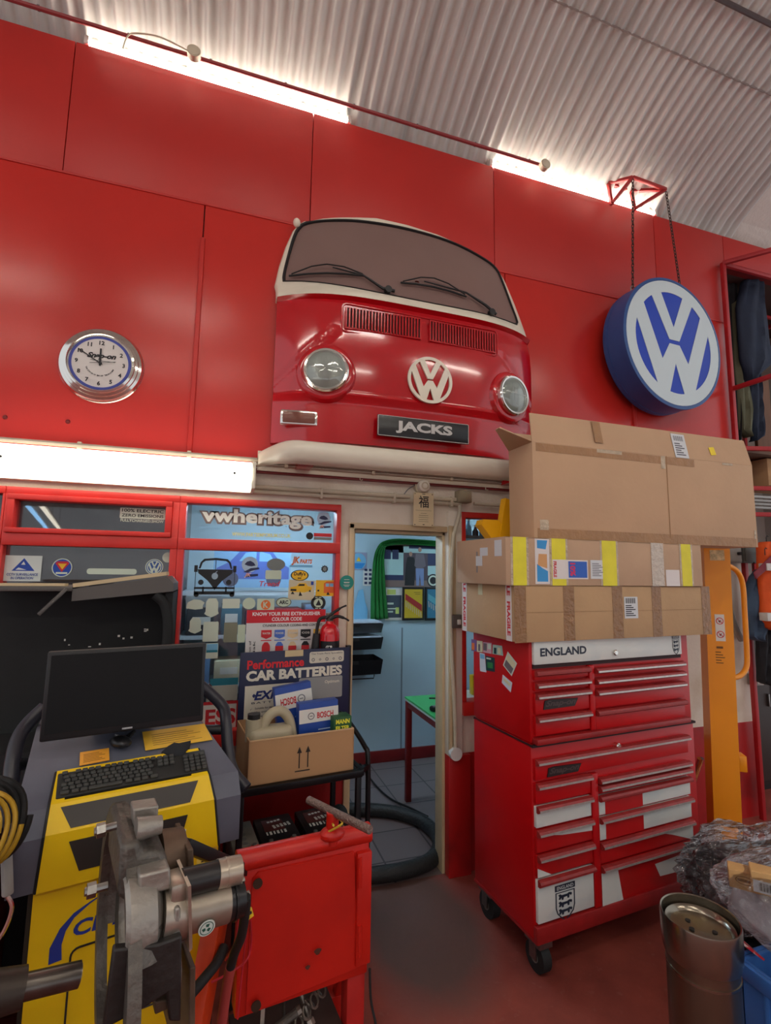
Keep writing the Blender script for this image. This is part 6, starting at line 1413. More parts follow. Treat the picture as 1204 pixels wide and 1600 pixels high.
# ---- upper unit
tu, hu = unit('upper_tool_chest', 'red upper tool chest with a white ENGLAND panel under the boxes', upper_z0, upper_z1, 1.055)
z0 = upper_z0
ul0, ul1 = cp(*zs(397, 400))[0], cp(*zs(643, 380))[0]; ur0, ur1 = cp(*zs(672, 380))[0], cp(*zs(1080, 380))[0]
wt, wb = wz(395, 125, zs), wz(398, 232, zs)
pn = mb().span((ul0 - .002, -.004, wb - z0), (ur1, .014, wt - z0), 0, .003).build('top_panel', CW_, tu)
M = TR(0, -.0046, 0) @ FRONT
e0, e1 = cp(*zs(418, 170)), cp(*zs(630, 165)); eh = abs(cp(*zs(520, 148))[1] - cp(*zs(520, 186))[1])
mb(M).text('ENGLAND', TR((e0[0] + e1[0]) / 2, (e0[1] + e1[1]) / 2 - z0, 0), e1[0] - e0[0], eh, .035).build('lettering', mat('decal_navy', (28, 40, 58), .5), pn)
def crest(b, cx, cz_, w, h, part):
    if part == 0:
        O = [(-.5, .30), (.5, .30), (.5, -.12), (.42, -.28), (.2, -.42), (0, -.5), (-.2, -.42), (-.42, -.28), (-.5, -.12)]; I = [(x * .90, y * .93 + .0) for x, y in O]; n = len(O)
        for i in range(n): b.prism([(cx + x * w, cz_ + y * h) for x, y in (O[i], O[(i + 1) % n], I[(i + 1) % n], I[i])], 0, .0009)
        b.prism([(cx + x * w, cz_ + y * h) for x, y in R4(-.52, .34, .52, .5)], 0, .0009)
        for k in range(3):
            y0 = .16 - k * .20
            b.prism([(cx + x * w, cz_ + (y + y0) * h) for x, y in ((-.34, -.05), (-.30, .02), (-.36, .06), (-.26, .09), (-.18, .05), (.1, .05), (.22, .08), (.34, .02), (.30, -.02), (.22, .02), (.20, -.07), (.12, -.07), (.10, -.01), (-.08, -.02), (-.10, -.08), (-.18, -.08), (-.20, -.01), (-.26, -.06))], 0, .0009)
            b.tube([(cx + (.28 + .05 * math.sin(i)) * w, cz_ + (y0 + .0 + .02 * i) * h, .0006) for i in range(4)], .02 * w, 4)
    else: b.text('ENGLAND', TR(cx, cz_ + .42 * h, .0009), .86 * w, .10 * h, .02)
c = cp(*zs(1040, 140)); b = mb(M); crest(b, c[0], c[1] - z0, .050, .098, 0); cm = b.build('crest', mat('decal_navy', (28, 40, 58), .5), pn)
b = mb(M); crest(b, c[0], c[1] - z0, .050, .098, 1); b.build('crest_lettering', CW_, pn)
c = cp(*zs(760, 174)); mb(TR(c[0], -.004, c[1] - z0) @ FRONT).lathe([(.014, 0), (.014, .008), (.010, .012), (0, .012)], 20).build('lock', CHROME, tu)
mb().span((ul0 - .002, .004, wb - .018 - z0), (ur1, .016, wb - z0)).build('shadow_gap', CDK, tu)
zl = [wz(397, y, zs) for y in (256, 312, 362, 468, 568)]
for i in range(4): drawer(tu, z0, ul0, ul1, zl[i + 1] + .004, zl[i], HR if i == 0 else HR, i > 0)
zr = [wz(397, y, zs) for y in (262, 312, 362, 470, 568)]
sr = [cp(*zs(672, y))[1] for y in (243, 293, 345, 438, 545)]
for i in range(4): drawer(tu, z0, ur0, ur1, sr[i + 1] + .004, sr[i], HR, i < 3)
mb().span((ul1 + .004, -.008, zl[4] - z0), (ur0 - .004, .014, wb - .02 - z0), 0, .003).build('centre_post', CR_, tu)
mb().span((ul0 - .01, -.026, zl[4] - .026 - z0), (ur1 + .012, .014, zl[4] - z0), 0, .004).build('bottom_rail', CRD, tu)
def badge(t, zx0, zx1, zy, z0, f):
    a, c_ = cp(*f(zx0, zy)), cp(*f(zx1, zy - 6)); w = c_[0] - a[0]; cc = ((a[0] + c_[0]) / 2, (a[1] + c_[1]) / 2 - z0)
    g = mb(TR(cc[0], -.0046, cc[1]) @ FRONT).prism([(x * w, y * w) for x, y in ((-.48, -.10), (.40, -.09), (.5, .07), (-.30, .10), (-.44, .08))], 0, .004).build('badge', mat('badge_black', (32, 20, 20), .4), t)
    mb(TR(cc[0], -.0088, cc[1]) @ FRONT).text('Snap-on', Matrix(), w * .86, w * .16, .03, .35).build('lettering', mat('badge_grey', (74, 58, 56), .4), g)
badge(tu, 428, 590, 408, z0, zs)
# stickers on the chest side
def side(px, py):                             # (depth along the side, z)
    u, z = atp(px, py, (FL.x, FL.y), CD + 90); return u, z
SIDEM = FLM @ Matrix(((0, 0, -1, 0), (-1, 0, 0, 0), (0, 1, 0, 0), (0, 0, 0, 1)))   # sticker x runs towards the front, y up, facing out
def zk(zx, zy): return (715 + zx * .12043, 980 + zy * .12048)
def side_sticker(label, quad, m0, extra):
    P = [side(*zk(*q)) for q in quad]; c = (sum(p[0] for p in P) / 4, sum(p[1] for p in P) / 4)
    t = thing('chest_sticker', label, 'sticker', tuple(SIDEM @ Vector((-c[0], c[1], .0008))), 0, 'stickers on the tool chest side'); t.rotation_euler = SIDEM.to_euler()
    Q = [(-(p[0] - c[0]), p[1] - c[1]) for p in P]
    mb().prism(Q, 0, .0008).build('sheet', m0, t, 0)
    for i, (k0, k1, m) in enumerate(extra):
        def L(s, r): a = Vector(Q[0]).lerp(Vector(Q[1]), s); b_ = Vector(Q[3]).lerp(Vector(Q[2]), s); return tuple(a.lerp(b_, r))
        mb().prism([L(k0[0], k0[1]), L(k1[0], k0[1]), L(k1[0], k1[1]), L(k0[0], k1[1])], .0008 + i * .0001, .0014 + i * .0001).build('print', m, t, 0)
PU = mat('print_purple', (120, 90, 140), .5); PCR = mat('print_cream', (214, 208, 170), .5); PDG = mat('print_dark_green', (22, 60, 62), .4); PPK = mat('print_pink', (206, 160, 170), .5); PGY = mat('print_grey', (110, 100, 104), .5)
side_sticker('purple and orange picture sticker at the back edge of the chest side', ((178, 155), (245, 165), (245, 315), (180, 305)), PU, (((.1, .3), (.6, .9), OR_),))
side_sticker('cream picture sticker with a dark figure on the chest side', ((250, 172), (322, 182), (322, 325), (250, 318)), PCR, (((.25, .3), (.6, .9), PGY),))
side_sticker('two panel pink and grey picture sticker on the chest side', ((330, 192), (440, 205), (438, 345), (330, 325)), PPK, (((.05, .1), (.45, .8), PGY), ((.55, .1), (.95, .6), ST_W)))
side_sticker('pale green rounded sticker with dark figures on the chest side', ((455, 225), (575, 240), (590, 370), (450, 345)), mat('print_mint', (168, 196, 180), .5), (((.15, .3), (.4, .95), PDG), ((.55, .25), (.8, .9), PCR)))
side_sticker('narrow pale white sticker on the chest side', ((285, 330), (350, 345), (372, 585), (290, 570)), mat('print_white', (206, 214, 222), .5), (((.1, .05), (.9, .3), LB),))
side_sticker('dark green square sticker beside the narrow pale one', ((362, 370), (478, 395), (482, 580), (368, 560)), PDG, (((.1, .1), (.6, .2), ST_W), ((.2, .4), (.8, .8), GN_)))
side_sticker('diamond tilted white and grey sticker on the chest side', ((650, 315), (770, 470), (700, 635), (588, 492)), ST_W, (((.1, .1), (.9, .5), PCR), ((.1, .5), (.9, .92), PGY)))
side_sticker('tilted white rectangular sticker below the diamond one', ((585, 615), (708, 720), (688, 845), (572, 720)), mat('print_white', (206, 214, 222), .5), (((.15, .2), (.85, .55), PCR),))
# ---- lower unit on castors
tl_, hl = unit('lower_tool_chest', 'red roller tool chest with white flag panels standing on the painted floor', lower_z0, lower_z1, 1.065)
z0 = lower_z0
l0, l1 = cp(*z3_(327, 200))[0], cp(*z3_(533, 200))[0]; r0, r1 = cp(*z3_(562, 200))[0], cp(*z3_(905, 150))[0]
th = wz(400, 664, zs)
lz = [cp(*z3_(327, y))[1] for y in (56, 142, 232, 326, 418, 594)]
rz_ = [cp(*z3_(562, y))[1] for y in (34, 62, 100, 183, 278, 366, 540)]
drawer(tl_, z0, l0, r1, lz[0] + .006, th, HR, True)
badge(tl_, 445, 605, 712, z0, zs)
c = cp(*zs(775, 602)); mb(TR(c[0], -.0, c[1] - z0) @ FRONT).lathe([(.014, -.014), (.014, .010), (.010, .014), (0, .014)], 20).build('lock', CHROME, tl_)
def D(pts, f=z3_): return [cp(*f(*p)) for p in pts]
drawer(tl_, z0, l0, l1, lz[1] + .004, lz[0], HR, True)
drawer(tl_, z0, l0, l1, lz[2] + .004, lz[1], HR, True, CW_)
drawer(tl_, z0, l0, l1, lz[3] + .004, lz[2], HR, True, DEC_R, [('white_corner', CW_, [[(l0 + .09, lz[2] - .034), (l1, lz[2] - .034), (l1, lz[2] - .055), (l0 + .14, lz[2] - .042)]])])
drawer(tl_, z0, l0, l1, lz[4] + .004, lz[3], HR, True, DEC_R, [('white_corner', CW_, [[(l0, lz[4] + .008), (l0 + .075, lz[4] + .008), (l0, lz[4] + .045)]])])
dl = drawer(tl_, z0, l0, l1, lz[5] + .004, lz[4], HR, False, CW_)
c = cp(*z3_(434, 497)); M = TR(0, -.0048, 0) @ FRONT; ch_ = abs(cp(*z3_(434, 428))[1] - cp(*z3_(434, 566))[1]); cw_ = cp(*z3_(470, 490))[0] - cp(*z3_(398, 495))[0]
b = mb(M); crest(b, c[0], c[1] - z0, cw_, ch_, 0); b.build('crest', mat('decal_navy', (28, 40, 58), .5), dl)
b = mb(M); crest(b, c[0], c[1] - z0, cw_, ch_, 1); b.build('crest_lettering', CW_, dl)
wr = r1 - r0
def cross(za, zb, a0, a1): return [('red_bar', DEC_R, [[(r0 + wr * a0, za), (r0 + wr * a1, za), (r0 + wr * a1, zb), (r0 + wr * a0, zb)]])]
drawer(tl_, z0, r0, r1, rz_[1] + .004, rz_[0], HR, True); drawer(tl_, z0, r0, r1, rz_[2] + .004, rz_[1], HR, True)
drawer(tl_, z0, r0, r1, rz_[3] + .004, rz_[2], HR, False, CW_, cross(rz_[3] + .006, rz_[2] - .03, .06, .45))
drawer(tl_, z0, r0, r1, rz_[4] + .004, rz_[3], HR, True, CW_, cross(rz_[4] + .006, rz_[3] - .03, .06, .45))
drawer(tl_, z0, r0, r1, rz_[5] + .004, rz_[4], HR, True, DEC_R, [('white_corner', CW_, [[(r1 - .22, rz_[4] - .031), (r1, rz_[4] - .031), (r1, rz_[4] - .10), (r1 - .15, rz_[4] - .05)]])])
drawer(tl_, z0, r0, r1, rz_[6] + .004, rz_[5], HR, True, DEC_R, [('white_edge', CW_, [[(r0, rz_[6] + .008), (r0 + .13, rz_[6] + .008), (r0 + .10, rz_[5] - .032), (r0, rz_[5] - .032)]]), ('white_corner', CW_, [[(r0 + wr * .55, rz_[5] - .06), (r0 + wr * .95, rz_[5] - .05), (r1, rz_[5] - .09), (r1, rz_[5] - .13), (r0 + wr * .6, rz_[5] - .12)]])])
mb().span((l1 + .004, -.008, lz[5] - z0), (r0 - .004, .014, lz[0] - .004 - z0), 0, .003).build('centre_post', CR_, tl_)
mb().span((l0 - .014, -.012, .0), (r1 + .016, .014, lz[5] - .002 - z0), 0, .004).build('plinth', CRD, tl_)
mb().span((-.004, -.006, .0), (.016, DC, .012)).build('edge_strip', CRD, tl_)
mb().span((.0, .0, hl - .012), (1.065, DC, hl - .002)).build('top_tray', CDK, tl_)
for x in (.05, 1.01):
    for y in (.05, DC - .06):
        w = mb().cyl((x - .022, y, -.085), (x + .022, y, -.085), .060, n=26).build('castor', RUBBER, tl_); mb().span((x - .034, y - .05, -.03), (x + .034, y + .05, -.0)).build('castor_plate', STEEL, w)
        mb().cyl((x - .025, y, -.085), (x + .025, y, -.085), .022, n=18).build('castor_hub', mat('hub_grey', (120, 112, 104), .5), w)
        for s in (-1, 1): mb().span((x + s * .030 - .003, y - .022, -.09), (x + s * .030 + .003, y + .022, -.02)).build('castor_fork', STEEL, w)

# ================================================================== THE THREE LONG CARDBOARD BOXES ON TOP
def zb_(zx, zy): return (700 + zx * .41860, 620 + zy * .41845)
def fbox(name, label, ref, rot, u0, u1, z0, z1, depth, m):
    """ref: a world point on the front lower edge near the camera end; front runs along rot."""
    t = thing(name, label, 'box', (ref.x, ref.y, z0), rot); return t
zA0 = upper_z1 + .001; zA1 = cp(806, 915)[1] + .004
A = FLM @ Vector((-.076, -.012, 0)); A.z = 0
zA1 = atp(806, 915, (A.x, A.y), 3)[1]; wA = atp(1105, 985, (A.x, A.y), 3)[0]; dA = .50
PRNT = mat('box_red_print', (206, 44, 48), .6); FRG = mat('fragile_white', (226, 220, 216), .5); STICK = mat('shipping_label', (214, 218, 220), .5); CLEAR = mat('clear_tape', (196, 178, 150), .18, var=.15, scale=30, bump=.5, bscale=50); YT = mat('yellow_tape', (232, 222, 44), .5, var=.08, scale=14)
def carton_shell(t, w, d, h, m, top=True):
    mb().span((0, 0, 0), (w, .006, h), 0, .002).build('front_panel', m, t); mb().span((0, d - .006, 0), (w, d, h), 0, .002).build('back_panel', m, t)
    mb().span((.0, .003, .001), (.006, d - .003, h - .001), 0, .002).build('end_panel', m, t); mb().span((w - .006, .003, .001), (w, d - .003, h - .001), 0, .002).build('end_panel', m, t)
    mb().span((.004, .004, .0), (w - .004, d - .004, .005)).build('bottom_panel', m, t)
    if top: mb().span((.0, .0, h - .006), (w, d / 2 - .001, h), 0, .002).build('top_flap', m, t); mb().span((.0, d / 2 + .001, h - .006), (w, d, h), 0, .002).build('top_flap', m, t)
def fr_patch(t, name, x0, x1, z0, z1, m, dz=.0006, rot=0):
    b = mb(TR((x0 + x1) / 2, -dz, (z0 + z1) / 2) @ RY(rot) @ FRONT); b.prism(R4((x0 - x1) / 2, (z0 - z1) / 2, (x1 - x0) / 2, (z1 - z0) / 2), 0, .0007); return b.build(name, m, t, 0)
def end_patch(t, name, y0, y1, z0, z1, m, dz=.0006):
    b = mb(Matrix(((0, 0, -1, -dz), (-1, 0, 0, 0), (0, 1, 0, 0), (0, 0, 0, 1)))); b.prism(R4(-y1, z0, -y0, z1), 0, .0007); return b.build(name, m, t, 0)
def lines(b, x0, x1, z0, z1, n, th=.25):
    for i in range(n):
        z = z1 - (z1 - z0) * (i + .5) / n; b.prism(R4(x0, z - (z1 - z0) / n * th, x0 + (x1 - x0) * (.6 + .4 * ((i * 7) % 3) / 2), z + (z1 - z0) / n * th), 0, .0003)
def barcode(b, x0, x1, z0, z1, n=16):
    for i in range(n):
        x = x0 + (x1 - x0) * i / n; b.prism(R4(x, z0, x + (x1 - x0) / n * (.3 + .4 * ((i * 5) % 3) / 2), z1), 0, .0003)
# A: lowest, FRAGILE tape
hA = zA1 - zA0
ta = thing('long_box', 'brown cardboard box with red and white FRAGILE tape, lowest of the stack', 'box', (A.x, A.y, zA0), 3, 'long cardboard boxes on the tool chest')
carton_shell(ta, wA, dA, hA, mat('card_dark', (188, 154, 114), .8, var=.08, scale=4, bump=.06, bscale=30))
def fa(px, py): u, z = atp(px, py, (A.x, A.y), 3); return u, z - zA0
for zx in (268, 450, 632, 778, 962):
    u = fa(*zb_(zx, 790))[0]; fr_patch(ta, 'tape_strip', u - .032, u + .032, 0, hA, TAPE)
fr_patch(ta, 'crease', .05, wA, hA * .52, hA * .525, mat('card_crease', (150, 112, 72), .8))
g = fa(*zb_(680, 785)); s_ = fr_patch(ta, 'shipping_label', g[0] - .042, g[0] + .046, g[1] - .055, g[1] + .05, STICK, .0014)
b = mb(TR(g[0], -.0022, g[1]) @ FRONT); barcode(b, -.034, .034, .018, .044); lines(b, -.034, .03, -.046, .012, 6); b.build('label_print', INK, s_)
def frag(y0, name='fragile_tape'):
    s = end_patch(ta, name, y0, y0 + .045, 0, hA, FRG, .0008)
    b = mb(Matrix(((0, 0, -1, -.0016), (-1, 0, 0, 0), (0, 1, 0, 0), (0, 0, 0, 1)))); b.text('LE', TR(-(y0 + .0225), hA * .90, 0) @ RZ(-90), .045, .026, .05, 0, .0003); b.text('FRAGILE', TR(-(y0 + .0225), hA * .40, 0) @ RZ(-90), .155, .026, .05, 0, .0003); b.build('lettering', PRNT, s)
frag(.045); frag(dA - .055)
p = end_patch(ta, 'masking_tape', dA * .58, dA * .66, hA * .78, hA, mat('mask_tape', (206, 200, 160), .6), .001)
# B: middle, yellow tape
zB0 = zA1 + .001; Bp = FLM @ Vector((-.130, -.002, 0)); Bp.z = 0
zB1 = atp(790, 838, (Bp.x, Bp.y), 2)[1]; wB = atp(1097, 900, (Bp.x, Bp.y), 2)[0]; hB = zB1 - zB0; dB = .46
tb = thing('long_box', 'brown cardboard box with bright yellow tape strips, middle of the stack', 'box', (Bp.x, Bp.y, zB0), 2, 'long cardboard boxes on the tool chest')
carton_shell(tb, wB, dB, hB, mat('card_pink', (192, 160, 130), .8, var=.08, scale=4, bump=.06, bscale=30))
def fb(px, py): u, z = atp(px, py, (Bp.x, Bp.y), 2); return u, z - zB0
for zx, w_ in ((266, .036), (412, .040), (600, .044), (887, .034)):
    u = fb(*zb_(zx, 610))[0]; fr_patch(tb, 'clear_tape', u - w_ - .012, u + w_ + .012, 0, hB, CLEAR, .0006); fr_patch(tb, 'yellow_tape', u - w_, u + w_, 0, hB, YT, .0014)
u = fb(*zb_(350, 610))[0]; s_ = fr_patch(tb, 'printed_tape', u - .040, u + .040, hB * .03, hB * .98, FRG, .001)
b = mb(TR(u, -.0018, 0) @ FRONT); b.prism([(-.030, hB * .08), (.030, hB * .08), (.030, hB * .30), (-.0, hB * .36), (-.030, hB * .45)], 0, .0005); b.prism([(-.028, hB * .78), (.02, hB * .76), (.03, hB * .95), (-.028, hB * .95)], 0, .0005); b.build('blue_print', mat('print_sky', (52, 150, 214), .5), s_)
mb(TR(u, -.0018, 0) @ FRONT).prism([(-.026, hB * .42), (.026, hB * .36), (.026, hB * .66), (-.02, hB * .66)], 0, .0005).build('tan_print', mat('print_tan', (214, 160, 104), .6), s_)
u = fb(*zb_(780, 610))[0]; fr_patch(tb, 'clear_tape', u - .042, u + .042, 0, hB, mat('silver_tape', (206, 194, 178), .2, var=.1, scale=40, bump=.6, bscale=60), .001)
u = fb(*zb_(838, 660)); fr_patch(tb, 'torn_paper', u[0] - .05, u[0] + .045, 0, hB * .38, FRG, .001)
a0, a1 = fb(*zb_(388, 640)), fb(*zb_(520, 640)); s_ = fr_patch(tb, 'offer_label', a0[0], a1[0], hB * .14, hB * .55, FRG, .0016)
mm = (a0[0] + a1[0]) / 2
b = mb(TR(0, -.0024, 0) @ FRONT); b.prism(R4(mm - .012, hB * .17, a1[0] - .006, hB * .52), 0, .0005); b.build('blue_print', mat('print_blue2', (40, 96, 190), .5), s_)
b = mb(TR(0, -.0031, 0) @ FRONT); b.text('10%', TR(mm + .012, hB * .345, 0) @ RZ(-90), .062, .032, .04, 0, .0004); b.build('lettering', mat('print_magenta', (214, 40, 90), .5), s_)
b = mb(TR(0, -.0024, 0) @ FRONT); b.text('FRAGILE', TR(a0[0] + .014, hB * .34, 0) @ RZ(-90), .075, .018, .04, 0, .0004); b.build('red_lettering', PRNT, s_)
a0, a1 = fb(*zb_(530, 640)), fb(*zb_(590, 640)); s_ = fr_patch(tb, 'packing_note', a0[0], a1[0], hB * .15, hB * .56, STICK, .001)
b = mb(TR(0, -.0018, 0) @ FRONT); lines(b, a0[0] + .01, a1[0] - .02, hB * .2, hB * .5, 8); b.build('note_print', mat('grey_ink', (130, 130, 134), .6), s_)
for y_, z_, w_, h_ in ((.03, .60, .06, .34), (.15, .62, .07, .18), (.20, .40, .06, .22)): s_ = end_patch(tb, 'end_label', y_, y_ + w_, hB * z_, hB * (z_ + h_), STICK, .0008)
end_patch(tb, 'print_strip', .245, .255, hB * .25, hB * .72, mat('grey_ink', (130, 130, 134), .6), .0007)
# C: top, open flaps
zC0 = zB1 + .001; Cp = at(834, 836, FL.y + .045); Cp.z = 0; dC = .21
fc = lambda px, py: (at(px, py, Cp.y).x - Cp.x, at(px, py, Cp.y).z - zC0)
wC = fc(1180, 800)[0]; hC = fc(824, 689)[1]
tc_ = thing('long_box', 'huge open brown cardboard box with raised flaps, topmost of the stack', 'box', (Cp.x, Cp.y, zC0), 0, 'long cardboard boxes on the tool chest')
CC = mat('card_light', (198, 164, 130), .8, var=.06, scale=3, bump=.06, bscale=30)
carton_shell(tc_, wC, dC, hC, CC, False)
fh = fc(824, 641)[1] - hC
b = mb(); b.add([(.0, .0, hC), (wC, .0, hC), (wC - .012, .03, hC + fh), (.01, .03, hC + fh), (.0, .006, hC), (wC, .006, hC), (wC - .012, .036, hC + fh), (.01, .036, hC + fh)], [[0, 1, 2, 3], [4, 5, 6, 7], [0, 1, 5, 4], [1, 2, 6, 5], [2, 3, 7, 6], [3, 0, 4, 7]]); b.build('front_flap', CC, tc_)
b = mb(); b.add([(.0, .0, hC), (.0, dC, hC), (-.09, dC - .02, hC + .10), (-.17, .02, hC + .055), (.006, .0, hC), (.006, dC, hC), (-.085, dC - .02, hC + .106), (-.165, .02, hC + .061)], [[0, 1, 2, 3], [4, 5, 6, 7], [0, 1, 5, 4], [1, 2, 6, 5], [2, 3, 7, 6], [3, 0, 4, 7]]); b.build('end_flap', CC, tc_)
b = mb(); b.add([(.0, dC, hC), (wC, dC, hC), (wC - .02, dC + .06, hC + .12), (.02, dC + .06, hC + .12), (.0, dC - .006, hC), (wC, dC - .006, hC), (wC - .02, dC + .054, hC + .12), (.02, dC + .054, hC + .12)], [[0, 1, 2, 3], [4, 5, 6, 7], [0, 1, 5, 4], [1, 2, 6, 5], [2, 3, 7, 6], [3, 0, 4, 7]]); b.build('back_flap', CC, tc_)
fr_patch(tc_, 'tape_strip', .02, wC * .99, -.0, .05, mat('tan_tape', (164, 122, 78), .35, var=.12, scale=12, bump=.3, bscale=40))
fr_patch(tc_, 'tape_strip', .02, wC * .7, hC - .045, hC - .004, mat('tan_tape', (164, 122, 78), .35))
fr_patch(tc_, 'crease', wC * .565, wC * .568, .03, hC, mat('card_crease', (150, 112, 72), .8), .0008)
u, z = fc(*zb_(562, 130)); mb(TR(u, .012, z) @ RX(-11) @ FRONT).prism(R4(-.025, -.06, .025, .06), 0, .001).build('tape_strip', mat('tan_tape', (164, 122, 78), .35), tc_)
u, z = fc(*zb_(870, 182)); s_ = mb(TR(u, .0115, z) @ RX(-11) @ FRONT).prism(R4(-.048, -.072, .048, .072), 0, .0012).build('shipping_label', STICK, tc_)
b = mb(TR(u, .0105, z) @ RX(-11) @ FRONT); barcode(b, -.036, .036, .03, .06); lines(b, -.036, .03, -.06, .02, 6); b.build('label_print', mat('grey_ink2', (84, 84, 92), .6), s_)
u, z = fc(*zb_(991, 202)); mb(TR(u, .010, z) @ RX(-11) @ RY(-8) @ FRONT).prism(R4(-.020, -.024, .020, .024), 0, .0012).build('yellow_sticker', mat('sticker_yellow', (240, 214, 20), .5), tc_)
for zx, zy, w_, h_ in ((358, 478, .05, .05), (600, 195, .16, .05), (1040, 250, .08, .02), (800, 235, .03, .10), (1145, 515, .015, .05)):
    u, z = fc(*zb_(zx, zy)); fr_patch(tc_, 'clear_tape', u - w_ / 2, u + w_ / 2, max(.0, z - h_ / 2), min(hC - .002, z + h_ / 2), CLEAR, .0014)
# yellow lifting bracket on the middle box
yb = 2.36
t = thing('lifting_bracket', 'bent yellow steel bracket resting behind the topmost open box', 'bracket', tuple(at(786, 838, yb)))
t.location.z = zB1
def yp(px, py): v = at(px, py, yb); return (v.x - t.location.x, max(v.z - t.location.z, 0.0))
b = mb(FRONT); b.prism([yp(*p) for p in ((776, 846), (786, 779), (796, 783), (802, 846))], -.025, .025); b.build('upright_plate', mat('bracket_yellow', (242, 178, 14), .4), t)
b = mb(FRONT); b.prism([yp(*p) for p in ((749, 820), (752, 812), (774, 813), (800, 838), (790, 850), (768, 846))], -.05, .02); b.build('arm_plate', mat('bracket_yellow', (242, 178, 14), .4), t)
# ================================================================== YELLOW LIFT POST
yP = 2.30
pt = at(1119, 852, yP); pbm = at(1137, 1285, yP)
t = thing('lift_post', 'tall orange yellow steel lift post with a tubular handle beside the tool chest', 'lift', (pbm.x, yP, 0))
lean = (pt.x - pbm.x) / (pt.z - pbm.z); zt = pt.z
def pz(z): return (pbm.x + lean * (z - pbm.z)) - t.location.x
PY = mat('post_yellow', (240, 152, 20), .35, var=.05, scale=4)
w = .058
w = .072; PR = RZ(-33)
b = mb(); b.add([Vector((pz(z), 0, z)) + PR @ Vector((s * w, y, 0)) for z in (.06, zt) for s, y in ((-1, 0), (1, 0), (1, .12), (-1, .12))], [[0, 1, 2, 3], [4, 5, 6, 7]] + [[i, (i + 1) % 4, 4 + (i + 1) % 4, 4 + i] for i in range(4)]); po = b.build('post', PY, t, 20)
mb(TR(pz(zt), 0, zt + .005) @ PR).box((0, .06, 0), (2 * w + .01, .13, .012), 0, None, .003).build('top_cap', PY, t)
M = TR(pz(zt - .06), 0, zt - .06) @ PR @ TR(0, -.0008, 0) @ FRONT; b = mb(M); b.prism(R4(-.04, -.035, .04, .03), 0, .0008); b.build('worn_patch', mat('worn_yellow', (214, 190, 140), .5, var=.4, scale=60), po)
hp = [at(px, py, yP + .05) for px, py in ((1122, 882), (1137, 884), (1152, 894), (1160, 915), (1163, 960), (1166, 1015), (1166, 1040), (1160, 1052), (1150, 1058), (1128, 1060))]
mb().tube(smooth_path([p - Vector(t.location) for p in hp], 6), .016, 12).build('handle', PY, t, 60)
z1, z0 = at(1118, 960, yP).z, at(1120, 1002, yP).z; zc = (z0 + z1) / 2; hl_ = z1 - z0
M = TR(pz(zc), 0, zc) @ PR @ TR(0, -.0008, 0) @ FRONT
lb = mb(M).prism(R4(-.026, -hl_ / 2, .026, hl_ / 2), 0, .0008).build('warning_label', PAPER, po)
b = mb(M)
for s in (-1, 1):
    b.ring(.021, .0165, .0008, .0014, 28, 0, TR(0, s * hl_ * .25, 0)); b.box((0, s * hl_ * .25, .0012), (.040, .004, .0006), 0, TR(0, s * hl_ * .25, 0) @ RZ(-45) @ TR(0, -s * hl_ * .25, 0))
b.build('prohibition_marks', mat('mark_red', (196, 30, 40), .5), lb)
b = mb(M)
for s in (-1, 1): b.prism([(x * .02, s * hl_ * .25 + y * .02) for x, y in ((-.4, -.1), (-.1, .1), (.4, .3), (.2, -.1), (.0, -.5))], .0008, .0012)
b.build('pictograms', INK, lb)
b = mb(TR(pz(1.22), 0, 1.22) @ PR @ TR(0, -.0012, 0) @ FRONT); lines(b, -.03, .02, -.05, .03, 5, .16); b.box((-.005, .05, .0003), (.035, .012, .0004)); b.build('post_print', mat('post_ink', (110, 70, 20), .6), po)
mb().span((pz(.3) - .06, -.55, .0), (pz(.3) + .02, .15, .06), 0, .006).build('base_leg', PY, t); mb().span((pz(.3) + .03, -.02, .0), (pz(.3) + .34, .13, .06), 0, .006).build('base_leg', PY, t)
p = at(1148, 1188, yP); mb(TR(pz(p.z), 0, 0) @ PR).span((w, .0, p.z - .05), (w + .04, .08, p.z + .04), 0, .004).build('side_lug', PY, t)
for k, (x0, x1) in enumerate(((1092, 1112), (1096, 1108))):
    a = at(x0, 1185, 2.42 + .07 * k); c = atz(x1 + 6, 1320, .02); o = mb().cyl((c.x, c.y + .25, .005), a, .012, n=12).build('chrome_tube', CHROME)
    tag(cell(o), ('chrome tube leaning between tool chest and lift post, in front', 'chrome tube leaning between tool chest and lift post, behind the other')[k], 'tube', 'leaning chrome tubes')

# ================================================================== SWITCH BOXES AND COATS ON THE FAR WALL
EB = mat('switchgear_grey', (134, 130, 120), .5, var=.1, scale=8); EBD = mat('switchgear_dark', (84, 86, 80), .5)
def wallbox(name, label, x0, y0, x1, y1, m, dep=.12):
    a = at(x0, y0, YW - dep); c = at(x1, y1, YW - dep); t = thing(name, label, 'electrical box', ((a.x + c.x) / 2, YW, c.z)); w = c.x - a.x; h = a.z - c.z
    mb().box((0, -dep / 2, h / 2), (w, dep, h), 0, None, .006).build('case', m, t); mb().box((0, -dep - .004, h / 2), (w * .9, .012, h * .86), 0, None, .004).build('lid', m, t); mb().cyl((w * .3, -dep - .01, h * .5), (w * .3, -dep - .03, h * .5), .012, n=12).build('knob', BLACK, t); return t
wallbox('switch_box', 'pale grey electrical box on the wall behind the lift post', 1120, 849, 1159, 880, EB)
wallbox('switch_box', 'dark grey electrical box beside the orange coat', 1160, 850, 1190, 880, EBD)
pts = [at(px, py, 2.70) for px, py in ((1136, 882), (1136, 905), (1138, 940), (1142, 962), (1150, 985), (1158, 1000))]
o = mb().tube(smooth_path(pts, 6), .022, 10).build('cable_duct', mat('duct_grey', (150, 146, 136), .5), None, 60); tag(cell(o), 'grey cable duct curving down behind the lift post handle', 'duct')
